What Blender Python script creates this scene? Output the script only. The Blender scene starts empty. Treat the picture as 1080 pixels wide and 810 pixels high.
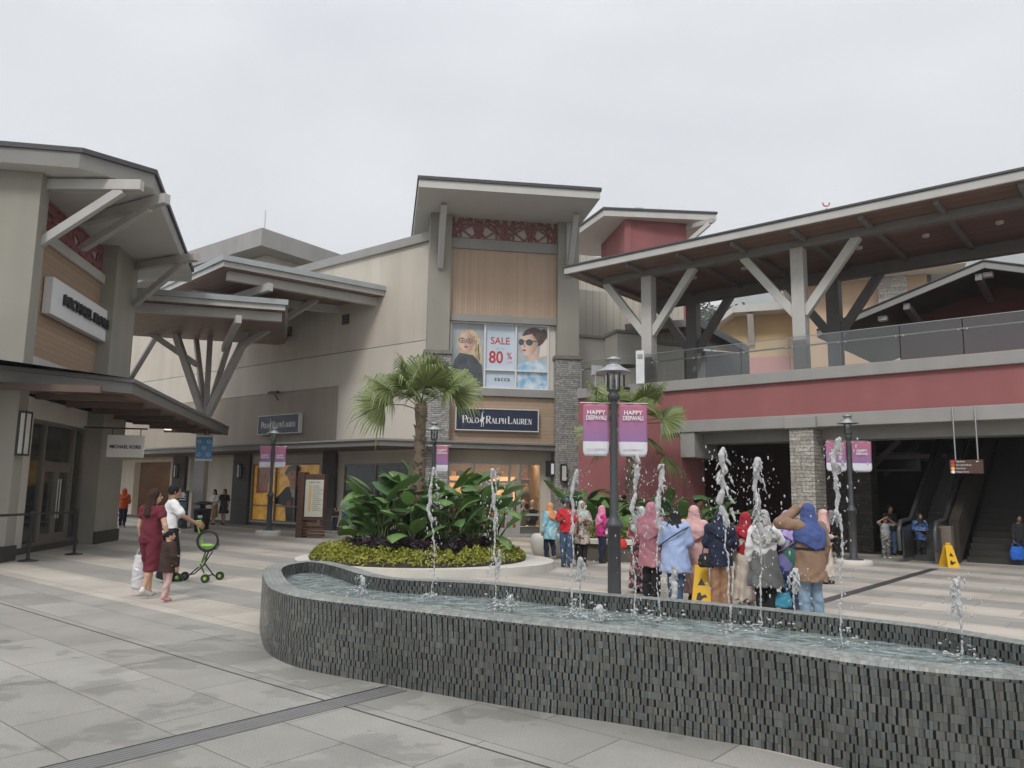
import bpy, math, random
import numpy as np
from mathutils import Vector, Matrix
RNG = random.Random(11)
R = math.radians
SC = bpy.context.scene
COL = SC.collection
# ---------------------------------------------------------------- camera solved from the photograph (1080 x 810)
CAM_H, FPX, CX, CY = 1.6, 816.0, 540.0, 405.0
PITCH, ROLL = R(7.9), R(0.83)
CAM = np.array([0, 0, CAM_H])
_f = np.array([0, math.cos(PITCH), math.sin(PITCH)])
_u0 = np.array([0, -math.sin(PITCH), math.cos(PITCH)])
_x = np.array([1.0, 0, 0])
CR = math.cos(ROLL) * _x + math.sin(ROLL) * _u0
CU = math.cos(ROLL) * _u0 - math.sin(ROLL) * _x

def ray(px, py):
    return _f + (px - CX) / FPX * CR - (py - CY) / FPX * CU
def G(px, py, z=0.0):            # the point at height z seen at a pixel
    d = ray(px, py)
    return CAM + d * ((z - CAM_H) / d[2])
def PY(px, py, Y):               # the point at distance Y seen at a pixel
    d = ray(px, py)
    return CAM + d * (Y / d[1])
def proj(p):
    v = np.array(p) - CAM
    k = FPX / v.dot(_f)
    return CX + v.dot(CR) * k, CY - v.dot(CU) * k

class Fr:
    """a vertical plane in plan: s runs to the right, d towards the viewer, z up"""
    def __init__(self, ox, oy, dx, dy):
        L = math.hypot(dx, dy)
        self.o = np.array([ox, oy, 0.0]); self.e = np.array([dx / L, dy / L, 0.0])
        self.n = np.array([self.e[1], -self.e[0], 0.0])
    def pt(self, s, d=0.0, z=0.0):
        return self.o + self.e * s + self.n * d + np.array([0, 0, z])
    def hit(self, px, py, d=0.0):
        r = ray(px, py)
        t = (self.o + self.n * d - CAM).dot(self.n) / r.dot(self.n)
        p = CAM + r * t
        return float((p - self.o).dot(self.e)), float(p[2])
    def s(self, px, py, d=0.0): return self.hit(px, py, d)[0]
    def z(self, px, py, d=0.0): return self.hit(px, py, d)[1]
    def sub(self, s, d=0.0):
        p = self.pt(s, d); return Fr(p[0], p[1], self.e[0], self.e[1])

# ---------------------------------------------------------------- mesh builder
class MB:
    def __init__(self):
        self.v = []; self.f = []; self.m = []; self.uv = []; self.sm = []
    def add(self, vs, fs, mat=0, uvs=None, smooth=False):
        b = len(self.v)
        self.v.extend([tuple(map(float, p)) for p in vs])
        for i, f in enumerate(fs):
            self.f.append(tuple(b + k for k in f)); self.m.append(mat); self.sm.append(smooth)
            self.uv.append(uvs[i] if uvs else None)
        return self
    def hexa(self, p, mat=0):     # 8 corners: bottom loop 0-3, top loop 4-7
        return self.add(p, [(3, 2, 1, 0), (4, 5, 6, 7), (0, 1, 5, 4), (1, 2, 6, 5), (2, 3, 7, 6), (3, 0, 4, 7)], mat)
    def box(self, fr, s0, s1, d0, d1, z0, z1, mat=0):
        P = fr.pt
        return self.hexa([P(s0, d1, z0), P(s1, d1, z0), P(s1, d0, z0), P(s0, d0, z0),
                          P(s0, d1, z1), P(s1, d1, z1), P(s1, d0, z1), P(s0, d0, z1)], mat)
    def cbox(self, c, sx, sy, sz, yaw=0.0, mat=0):   # centre-bottom box
        fr = Fr(c[0], c[1], math.cos(yaw), math.sin(yaw))
        return self.box(fr, -sx / 2, sx / 2, -sy / 2, sy / 2, c[2], c[2] + sz, mat)
    def bar(self, a, b, w, h, mat=0, up=(0, 0, 1)):
        a = np.array(a, float); b = np.array(b, float); t = b - a; t /= np.linalg.norm(t)
        u = np.array(up, float); sd = np.cross(t, u)
        if np.linalg.norm(sd) < 1e-4: sd = np.cross(t, (1, 0, 0))
        sd /= np.linalg.norm(sd); u = np.cross(sd, t)
        q = lambda c, i, j: c + sd * w / 2 * i + u * h / 2 * j
        return self.hexa([q(a, -1, -1), q(a, 1, -1), q(b, 1, -1), q(b, -1, -1), q(a, -1, 1), q(a, 1, 1), q(b, 1, 1), q(b, -1, 1)], mat)
    def slab(self, poly, z0, z1, mat=0, matside=None, mattop=None):   # plan polygon (ccw or cw) extruded in z
        n = len(poly)
        area = sum(poly[i][0] * poly[(i + 1) % n][1] - poly[(i + 1) % n][0] * poly[i][1] for i in range(n))
        if area < 0: poly = poly[::-1]
        lo = [(p[0], p[1], z0) for p in poly]; hi = [(p[0], p[1], z1) for p in poly]
        self.add(lo, [tuple(range(n))[::-1]], mat)
        self.add(hi, [tuple(range(n))], mat if mattop is None else mattop)
        ms = mat if matside is None else matside
        for i in range(n):
            j = (i + 1) % n
            self.add([lo[i], lo[j], hi[j], hi[i]], [(0, 1, 2, 3)], ms)
        return self
    def prism(self, pts, vec, mat=0):
        n = len(pts); pts = [np.array(p, float) for p in pts]; v = np.array(vec, float)
        q = [p + v for p in pts]
        nn = np.zeros(3)
        for i in range(n): nn += np.cross(pts[i] - pts[0], pts[(i + 1) % n] - pts[0])
        fl = nn.dot(v) > 0
        a = tuple(range(n)); b = tuple(range(n, 2 * n))
        fs = [a[::-1] if fl else a, b if fl else b[::-1]]
        for i in range(n):
            j = (i + 1) % n
            fs.append((i, j, n + j, n + i) if fl else (j, i, n + i, n + j))
        return self.add(pts + q, fs, mat)
    def tube(self, pts, rad, seg=8, mat=0, caps=True, smooth=True):
        pts = [np.array(p, float) for p in pts]; n = len(pts)
        if not hasattr(rad, '__len__'): rad = [rad] * n
        vs = []; ref = None
        for i in range(n):
            t = pts[min(i + 1, n - 1)] - pts[max(i - 1, 0)]
            t /= (np.linalg.norm(t) + 1e-9)
            if ref is None:
                ref = np.cross(t, (0, 0, 1)) if abs(t[2]) < .9 else np.cross(t, (1, 0, 0))
            ref = ref - t * ref.dot(t); ref /= (np.linalg.norm(ref) + 1e-9)
            bn = np.cross(t, ref)
            for k in range(seg):
                a = 2 * math.pi * k / seg
                vs.append(pts[i] + (ref * math.cos(a) + bn * math.sin(a)) * rad[i])
        fs = []
        for i in range(n - 1):
            for k in range(seg):
                j = (k + 1) % seg
                fs.append((i * seg + k, i * seg + j, (i + 1) * seg + j, (i + 1) * seg + k))
        self.add(vs, fs, mat, smooth=smooth)
        if caps:
            self.add(vs[:seg], [tuple(range(seg))[::-1]], mat); self.add(vs[-seg:], [tuple(range(seg))], mat)
        return self
    def lathe(self, c, prof, seg=16, mat=0, smooth=True):     # prof: (r, z) bottom to top
        c = np.array(c, float); vs = []; n = len(prof)
        for r, z in prof:
            for k in range(seg):
                a = 2 * math.pi * k / seg
                vs.append(c + np.array([r * math.cos(a), r * math.sin(a), z]))
        fs = [(i * seg + k, i * seg + (k + 1) % seg, (i + 1) * seg + (k + 1) % seg, (i + 1) * seg + k) for i in range(n - 1) for k in range(seg)]
        self.add(vs, fs, mat, smooth=smooth)
        if prof[0][0] > 1e-3: self.add(vs[:seg], [tuple(range(seg))[::-1]], mat)
        if prof[-1][0] > 1e-3: self.add(vs[-seg:], [tuple(range(seg))], mat)
        return self
    def ball(self, c, r, seg=10, rings=7, mat=0, smooth=True):
        c = np.array(c, float)
        rr = np.array(r if hasattr(r, '__len__') else (r, r, r), float)
        vs = []
        for i in range(rings + 1):
            th = math.pi * i / rings
            for k in range(seg):
                a = 2 * math.pi * k / seg
                vs.append(c + rr * np.array([math.sin(th) * math.cos(a), math.sin(th) * math.sin(a), -math.cos(th)]))
        fs = [(i * seg + k, i * seg + (k + 1) % seg, (i + 1) * seg + (k + 1) % seg, (i + 1) * seg + k) for i in range(rings) for k in range(seg)]
        return self.add(vs, fs, mat, smooth=smooth)
    def quad(self, a, b, c, d, mat=0):
        return self.add([a, b, c, d], [(0, 1, 2, 3)], mat)

def props(o, label=None, cat=None, group=None, kind=None):
    if label: o['label'] = label
    if cat: o['category'] = cat
    if group: o['group'] = group
    if kind: o['kind'] = kind
    return o

def build(mb, name, mats, root=None, bevel=0.0, smooth=False, loc=None):
    """link a builder as ONE mesh object; vertices are given in world space"""
    base = np.zeros(3)
    if root is not None:
        base = WORLD[root.name]
    elif loc is not None:
        base = np.array(loc, float)
    me = bpy.data.meshes.new(name)
    va = np.array(mb.v, float) - base
    me.from_pydata([tuple(p) for p in va], [], mb.f)
    if not isinstance(mats, (list, tuple)): mats = [mats]
    for m in mats: me.materials.append(m)
    me.polygons.foreach_set('material_index', mb.m)
    me.polygons.foreach_set('use_smooth', [bool(s or smooth) for s in mb.sm])
    if any(u is not None for u in mb.uv):
        ul = me.uv_layers.new(name='UVMap'); k = 0
        for pi, p in enumerate(me.polygons):
            u = mb.uv[pi]
            for j in range(p.loop_total):
                ul.data[p.loop_start + j].uv = u[j] if u else (0, 0)
    me.validate(verbose=False); me.update()
    o = bpy.data.objects.new(name, me); COL.objects.link(o)
    if root is not None: o.parent = root
    else: o.location = base
    WORLD[o.name] = base
    if bevel:
        b = o.modifiers.new('bevel', 'BEVEL'); b.width = bevel; b.segments = 2; b.limit_method = 'ANGLE'; b.angle_limit = R(40)
        b.harden_normals = False
    return o

WORLD = {}
def thing(name, label, cat, loc=(0, 0, 0), group=None, kind=None):
    o = bpy.data.objects.new(name, None); COL.objects.link(o)
    o.location = [float(x) for x in loc]; o.empty_display_size = .2
    WORLD[o.name] = np.array(loc, float)
    return props(o, label, cat, group, kind)

def copy_tree(o, parent=None):
    c = o.copy(); COL.objects.link(c); c.parent = parent
    WORLD[c.name] = WORLD.get(o.name, np.zeros(3))
    for ch in list(o.children): copy_tree(ch, c)
    return c

# ---------------------------------------------------------------- materials
MATS = {}
def _new(name):
    m = bpy.data.materials.new(name); m.use_nodes = True
    nt = m.node_tree; b = nt.nodes['Principled BSDF']
    return m, nt, b
def N(nt, t, **kw):
    n = nt.nodes.new(t)
    for k, v in kw.items():
        if k.startswith('i_'):
            key = k[2:]
            n.inputs[int(key) if key.isdigit() else key.replace('_', ' ')].default_value = v
        else: setattr(n, k, v)
    return n
def c4(c): return (c[0], c[1], c[2], 1.0)

def mat(name, col, rough=.7, var=.12, scale=3.0, bump=.0, bscale=40.0, metal=0.0, spec=.5, streak=0.0, trans=0.0, alpha=1.0, coat=0.0, grime=0.0, sss=0.0):
    """plain material with uneven tone: large noise, optional vertical streaks, grime and fine bump"""
    if name in MATS: return MATS[name]
    m, nt, b = _new(name); L = nt.links.new
    tc = N(nt, 'ShaderNodeTexCoord'); out = tc.outputs['Object']
    no = N(nt, 'ShaderNodeTexNoise', i_Scale=scale, i_Detail=6.0, i_Roughness=.6); L(out, no.inputs['Vector'])
    rp = N(nt, 'ShaderNodeMapRange'); L(no.outputs[0], rp.inputs[0])
    rp.inputs[1].default_value = .3; rp.inputs[2].default_value = .7
    rp.inputs[3].default_value = 1 - var; rp.inputs[4].default_value = 1 + var
    fac = rp.outputs[0]
    if streak:
        mp = N(nt, 'ShaderNodeMapping'); mp.inputs['Scale'].default_value = (1.6, 1.6, .16); L(out, mp.inputs[0])
        n2 = N(nt, 'ShaderNodeTexNoise', i_Scale=1.0, i_Detail=5.0); L(mp.outputs[0], n2.inputs['Vector'])
        r2 = N(nt, 'ShaderNodeMapRange'); L(n2.outputs[0], r2.inputs[0])
        r2.inputs[1].default_value = .35; r2.inputs[2].default_value = .75; r2.inputs[3].default_value = 1 + streak * .4; r2.inputs[4].default_value = 1 - streak
        mu = N(nt, 'ShaderNodeMath', operation='MULTIPLY'); L(fac, mu.inputs[0]); L(r2.outputs[0], mu.inputs[1]); fac = mu.outputs[0]
    mx = N(nt, 'ShaderNodeVectorMath', operation='SCALE'); mx.inputs[0].default_value = col[:3]
    L(fac, mx.inputs['Scale']); L(mx.outputs[0], b.inputs['Base Color'])
    b.inputs['Roughness'].default_value = rough; b.inputs['Metallic'].default_value = metal
    b.inputs['Specular IOR Level'].default_value = spec
    if trans: b.inputs['Transmission Weight'].default_value = trans
    if coat: b.inputs['Coat Weight'].default_value = coat
    if sss: b.inputs['Subsurface Weight'].default_value = sss; b.inputs['Subsurface Radius'].default_value = (.01, .004, .002)
    if bump:
        nb = N(nt, 'ShaderNodeTexNoise', i_Scale=bscale, i_Detail=4.0); L(out, nb.inputs['Vector'])
        bp = N(nt, 'ShaderNodeBump', i_Strength=bump, i_Distance=.02); L(nb.outputs[0], bp.inputs['Height']); L(bp.outputs[0], b.inputs['Normal'])
    MATS[name] = m; return m

def emit(name, col, st):
    if name in MATS: return MATS[name]
    m, nt, b = _new(name)
    b.inputs['Base Color'].default_value = c4(col); b.inputs['Emission Color'].default_value = c4(col); b.inputs['Emission Strength'].default_value = st
    MATS[name] = m; return m

def planks(name, col, horizontal=True, w=.12, ang=0.0, rough=.55, var=.18, gap=.012, dirv=None, gapv=.55):
    """wood boards; board direction horizontal (lines at constant z) or vertical, or along a plan direction for soffits"""
    if name in MATS: return MATS[name]
    m, nt, b = _new(name); L = nt.links.new
    tc = N(nt, 'ShaderNodeTexCoord')
    sp = N(nt, 'ShaderNodeSeparateXYZ'); L(tc.outputs['Object'], sp.inputs[0])
    if dirv is not None:       # boards run along dirv in plan
        dt = N(nt, 'ShaderNodeVectorMath', operation='DOT_PRODUCT'); dt.inputs[1].default_value = (-dirv[1], dirv[0], 0)
        L(tc.outputs['Object'], dt.inputs[0]); co = dt.outputs['Value']
    elif horizontal: co = sp.outputs[2]
    else:
        dt = N(nt, 'ShaderNodeVectorMath', operation='DOT_PRODUCT'); dt.inputs[1].default_value = (math.cos(ang), math.sin(ang), 0)
        L(tc.outputs['Object'], dt.inputs[0]); co = dt.outputs['Value']
    dv = N(nt, 'ShaderNodeMath', operation='DIVIDE'); L(co, dv.inputs[0]); dv.inputs[1].default_value = w
    fl = N(nt, 'ShaderNodeMath', operation='FLOOR'); L(dv.outputs[0], fl.inputs[0])
    fr = N(nt, 'ShaderNodeMath', operation='FRACT'); L(dv.outputs[0], fr.inputs[0])
    wn = N(nt, 'ShaderNodeTexWhiteNoise', noise_dimensions='1D'); L(fl.outputs[0], wn.inputs['W'])
    no = N(nt, 'ShaderNodeTexNoise', i_Scale=6.0, i_Detail=5.0); L(tc.outputs['Object'], no.inputs['Vector'])
    ad = N(nt, 'ShaderNodeMath', operation='ADD'); L(wn.outputs[0], ad.inputs[0]); L(no.outputs[0], ad.inputs[1])
    r = N(nt, 'ShaderNodeMapRange'); L(ad.outputs[0], r.inputs[0]); r.inputs[1].default_value = .3; r.inputs[2].default_value = 1.7
    r.inputs[3].default_value = 1 - var; r.inputs[4].default_value = 1 + var
    gp = N(nt, 'ShaderNodeMath', operation='GREATER_THAN'); L(fr.outputs[0], gp.inputs[0]); gp.inputs[1].default_value = gap / w
    g2 = N(nt, 'ShaderNodeMapRange'); L(gp.outputs[0], g2.inputs[0]); g2.inputs[3].default_value = gapv; g2.inputs[4].default_value = 1
    mu = N(nt, 'ShaderNodeMath', operation='MULTIPLY'); L(r.outputs[0], mu.inputs[0]); L(g2.outputs[0], mu.inputs[1])
    mx = N(nt, 'ShaderNodeVectorMath', operation='SCALE'); mx.inputs[0].default_value = col[:3]; L(mu.outputs[0], mx.inputs['Scale'])
    L(mx.outputs[0], b.inputs['Base Color']); b.inputs['Roughness'].default_value = rough
    bp = N(nt, 'ShaderNodeBump', i_Strength=.5, i_Distance=.01); L(gp.outputs[0], bp.inputs['Height']); L(bp.outputs[0], b.inputs['Normal'])
    MATS[name] = m; return m

def stone(name, c1, c2, mortar, fr, bw=.35, bh=.08, rough=.85):
    """stacked ledge stone on a vertical face of frame fr"""
    if name in MATS: return MATS[name]
    m, nt, b = _new(name); L = nt.links.new
    tc = N(nt, 'ShaderNodeTexCoord'); sp = N(nt, 'ShaderNodeSeparateXYZ'); L(tc.outputs['Object'], sp.inputs[0])
    dt = N(nt, 'ShaderNodeVectorMath', operation='DOT_PRODUCT'); dt.inputs[1].default_value = tuple(fr.e + fr.n * .83); L(tc.outputs['Object'], dt.inputs[0])
    cb = N(nt, 'ShaderNodeCombineXYZ'); L(dt.outputs['Value'], cb.inputs[0]); L(sp.outputs[2], cb.inputs[1])
    no = N(nt, 'ShaderNodeTexNoise', i_Scale=4.0, i_Detail=3.0); L(tc.outputs['Object'], no.inputs['Vector'])
    sc = N(nt, 'ShaderNodeVectorMath', operation='SCALE'); L(no.outputs['Color'], sc.inputs[0]); sc.inputs['Scale'].default_value = .05
    ad = N(nt, 'ShaderNodeVectorMath', operation='ADD'); L(cb.outputs[0], ad.inputs[0]); L(sc.outputs[0], ad.inputs[1])
    br = N(nt, 'ShaderNodeTexBrick', offset=.37, squash=.7, squash_frequency=3)
    br.inputs['Scale'].default_value = 1.0; br.inputs['Brick Width'].default_value = bw; br.inputs['Row Height'].default_value = bh
    br.inputs['Mortar Size'].default_value = .006; br.inputs['Mortar Smooth'].default_value = .3
    br.inputs['Color1'].default_value = c4(c1); br.inputs['Color2'].default_value = c4(c2); br.inputs['Mortar'].default_value = c4(mortar)
    L(ad.outputs[0], br.inputs['Vector'])
    n2 = N(nt, 'ShaderNodeTexNoise', i_Scale=14.0, i_Detail=6.0); L(tc.outputs['Object'], n2.inputs['Vector'])
    r = N(nt, 'ShaderNodeMapRange'); L(n2.outputs[0], r.inputs[0]); r.inputs[1].default_value = .3; r.inputs[2].default_value = .7; r.inputs[3].default_value = .7; r.inputs[4].default_value = 1.3
    mx = N(nt, 'ShaderNodeVectorMath', operation='SCALE'); L(br.outputs['Color'], mx.inputs[0]); L(r.outputs[0], mx.inputs['Scale'])
    L(mx.outputs[0], b.inputs['Base Color']); b.inputs['Roughness'].default_value = rough
    hh = N(nt, 'ShaderNodeMath', operation='SUBTRACT'); L(n2.outputs[0], hh.inputs[0]); L(br.outputs['Fac'], hh.inputs[1])
    bp = N(nt, 'ShaderNodeBump', i_Strength=.9, i_Distance=.04); L(hh.outputs[0], bp.inputs['Height']); L(bp.outputs[0], b.inputs['Normal'])
    MATS[name] = m; return m

def glass(name, tint=(.86, .93, .9), rough=.02, alpha=.22, spec=.5):
    """thin architectural glazing: mostly clear, fresnel reflection"""
    if name in MATS: return MATS[name]
    m = bpy.data.materials.new(name); m.use_nodes = True; nt = m.node_tree; L = nt.links.new
    for n in list(nt.nodes): nt.nodes.remove(n)
    o = N(nt, 'ShaderNodeOutputMaterial'); tr = N(nt, 'ShaderNodeBsdfTransparent'); tr.inputs[0].default_value = c4(tint)
    gl = N(nt, 'ShaderNodeBsdfGlossy'); gl.inputs['Roughness'].default_value = rough; gl.inputs[0].default_value = (.95, .97, .97, 1)
    fz = N(nt, 'ShaderNodeFresnel'); fz.inputs[0].default_value = 1.5
    ad = N(nt, 'ShaderNodeMath', operation='ADD'); ad.inputs[1].default_value = alpha * .3; L(fz.outputs[0], ad.inputs[0])
    mx = N(nt, 'ShaderNodeMixShader'); L(ad.outputs[0], mx.inputs[0]); L(tr.outputs[0], mx.inputs[1]); L(gl.outputs[0], mx.inputs[2])
    df = N(nt, 'ShaderNodeBsdfDiffuse'); df.inputs[0].default_value = (.7, .75, .74, 1)
    m2 = N(nt, 'ShaderNodeMixShader'); m2.inputs[0].default_value = alpha * .35; L(mx.outputs[0], m2.inputs[1]); L(df.outputs[0], m2.inputs[2])
    L(m2.outputs[0], o.inputs[0])
    MATS[name] = m; return m

def leafmat(name, c1, c2, rough=.45, trans=.25, scale=2.0):
    if name in MATS: return MATS[name]
    m = bpy.data.materials.new(name); m.use_nodes = True; nt = m.node_tree; L = nt.links.new
    b = nt.nodes['Principled BSDF']; o = nt.nodes['Material Output']
    ge = N(nt, 'ShaderNodeNewGeometry'); tc = N(nt, 'ShaderNodeTexCoord')
    no = N(nt, 'ShaderNodeTexNoise', i_Scale=scale, i_Detail=4.0); L(tc.outputs['Object'], no.inputs['Vector'])
    ad = N(nt, 'ShaderNodeMath', operation='ADD'); L(ge.outputs['Random Per Island'], ad.inputs[0]); L(no.outputs[0], ad.inputs[1])
    mr = N(nt, 'ShaderNodeMapRange'); L(ad.outputs[0], mr.inputs[0]); mr.inputs[1].default_value = .3; mr.inputs[2].default_value = 1.6
    mx = N(nt, 'ShaderNodeMix', data_type='RGBA'); L(mr.outputs[0], mx.inputs[0]); mx.inputs[6].default_value = c4(c1); mx.inputs[7].default_value = c4(c2)
    L(mx.outputs[2], b.inputs['Base Color']); b.inputs['Roughness'].default_value = rough
    tl = N(nt, 'ShaderNodeBsdfTranslucent'); L(mx.outputs[2], tl.inputs[0])
    ms = N(nt, 'ShaderNodeMixShader'); ms.inputs[0].default_value = trans; L(b.outputs[0], ms.inputs[1]); L(tl.outputs[0], ms.inputs[2]); L(ms.outputs[0], o.inputs[0])
    MATS[name] = m; return m

def lettering(body, size, fr, s, d, z, m, root, name='lettering', bold=0.0, ext=.004, align='CENTER', xs=1.0, space=1.0):
    cu = bpy.data.curves.new(name, 'FONT'); cu.body = body; cu.size = size; cu.align_x = align; cu.align_y = 'CENTER'
    cu.extrude = ext; cu.offset = bold * size; cu.resolution_u = 3; cu.space_character = space
    cu.materials.append(m)
    tmp = bpy.data.objects.new(name, cu); me = bpy.data.meshes.new_from_object(tmp)
    bpy.data.objects.remove(tmp)
    o = bpy.data.objects.new(name, me); COL.objects.link(o)
    p = fr.pt(s, d, z)
    if root is not None: o.parent = root; p = p - WORLD[root.name]
    M = Matrix(((fr.e[0] * xs, 0, fr.n[0], p[0]), (fr.e[1] * xs, 0, fr.n[1], p[1]), (0, 1, 0, p[2]), (0, 0, 0, 1)))
    o.matrix_local = M
    return o

# palette (linear base colours)
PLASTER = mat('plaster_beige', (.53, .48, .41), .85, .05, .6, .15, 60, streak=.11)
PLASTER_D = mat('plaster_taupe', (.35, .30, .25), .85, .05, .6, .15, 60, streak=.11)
PLASTER_L = mat('plaster_cream', (.60, .57, .51), .85, .04, .6, .12, 60, streak=.05)
PIERC = mat('pier_olive_grey', (.31, .295, .25), .8, .05, .8, .15, 60, streak=.08)
TRIM = mat('trim_grey', (.30, .29, .275), .6, .05, 1.0, streak=.08)
TRIM_L = mat('trim_light', (.52, .51, .48), .6, .04, 1.0, streak=.05)
TIMBER = mat('painted_timber_grey', (.47, .455, .435), .6, .06, 2.0, streak=.08)
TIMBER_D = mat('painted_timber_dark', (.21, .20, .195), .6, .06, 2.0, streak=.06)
SOFFIT_W = mat('soffit_white', (.62, .61, .59), .8, .03, .5)
ROOFT = mat('roof_edge_dark', (.06, .06, .065), .6, .1, 3, .2, 20)
CANOPY_T = mat('canopy_metal', (.17, .165, .155), .5, .08, 1.5, streak=.08)
REDW = mat('red_plaster', (.29, .105, .105), .85, .07, .8, .12, 60, streak=.10)
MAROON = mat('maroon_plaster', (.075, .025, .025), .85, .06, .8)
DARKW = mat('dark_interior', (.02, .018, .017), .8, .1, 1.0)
DARKG = mat('charcoal_cladding', (.075, .072, .068), .7, .12, 2, .2, 30)
BLACKM = mat('black_metal', (.02, .02, .022), .45, .1, 4)
METAL = mat('brushed_metal', (.55, .55, .54), .3, .05, 4, metal=1.0)
WHITE = mat('white_paint', (.78, .78, .77), .5, .03, 2)
NAVY = mat('navy_panel', (.012, .02, .055), .4, .05, 2)
FRAME_W = mat('white_frame', (.70, .70, .68), .4, .03, 2)
BRONZE = mat('bronze_frame', (.20, .18, .155), .4, .05, 3, metal=.4)
CONC = mat('pale_concrete', (.55, .53, .48), .8, .08, 2, .2, 30)
GLASS = glass('rail_glass', (.93, .94, .93), .02, .05)
SHOPGLASS = glass('shop_glass', (.86, .88, .87), .02, .04)
# ---------------------------------------------------------------- distance-field modelling: one continuous skin from blended limbs
def cap(a, b, ra, rb, k=.02, sq=None):
    return ('cap', np.array(a, float), np.array(b, float), float(ra), float(rb), k, sq)
def ellip(c, r, k=.02, R_=None):
    return ('ell', np.array(c, float), np.array(r, float), k, R_)
def loft(st, k=.02, zr=.0):      # stations: (z, cx, cy, rx, ry)
    return ('loft', np.array(st, float), k, zr)
def _bb(p):
    if p[0] == 'cap':
        r = max(p[3], p[4]); return np.minimum(p[1], p[2]) - r, np.maximum(p[1], p[2]) + r
    if p[0] == 'ell':
        r = np.max(p[2]) if p[4] is not None else p[2]; return p[1] - r, p[1] + r
    s = p[1]; return (np.array([np.min(s[:, 1] - s[:, 3]), np.min(s[:, 2] - s[:, 4]), s[0, 0]]), np.array([np.max(s[:, 1] + s[:, 3]), np.max(s[:, 2] + s[:, 4]), s[-1, 0]]))
def _eval(p, X, Y, Z):
    if p[0] == 'cap':
        a, b, ra, rb = p[1], p[2], p[3], p[4]; d = b - a; L2 = d.dot(d) + 1e-9
        px, py, pz = X - a[0], Y - a[1], Z - a[2]
        t = np.clip((px * d[0] + py * d[1] + pz * d[2]) / L2, 0, 1)
        return np.sqrt((px - d[0] * t) ** 2 + (py - d[1] * t) ** 2 + (pz - d[2] * t) ** 2) - (ra + (rb - ra) * t)
    if p[0] == 'ell':
        c, r = p[1], p[2]; q = [X - c[0], Y - c[1], Z - c[2]]
        if p[4] is not None:
            M = p[4]; q = [M[0, i] * q[0] + M[1, i] * q[1] + M[2, i] * q[2] for i in range(3)]
        k0 = np.sqrt((q[0] / r[0]) ** 2 + (q[1] / r[1]) ** 2 + (q[2] / r[2]) ** 2)
        k1 = np.sqrt((q[0] / r[0] ** 2) ** 2 + (q[1] / r[1] ** 2) ** 2 + (q[2] / r[2] ** 2) ** 2) + 1e-9
        return k0 * (k0 - 1) / k1
    s = p[1]; zc = np.clip(Z, s[0, 0], s[-1, 0])
    cx, cy, rx, ry = (np.interp(zc, s[:, 0], s[:, i]) for i in (1, 2, 3, 4))
    d = (np.sqrt(((X - cx) / rx) ** 2 + ((Y - cy) / ry) ** 2) - 1) * np.minimum(rx, ry)
    return np.maximum(d, np.maximum(s[0, 0] - Z, Z - s[-1, 0]))
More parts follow.
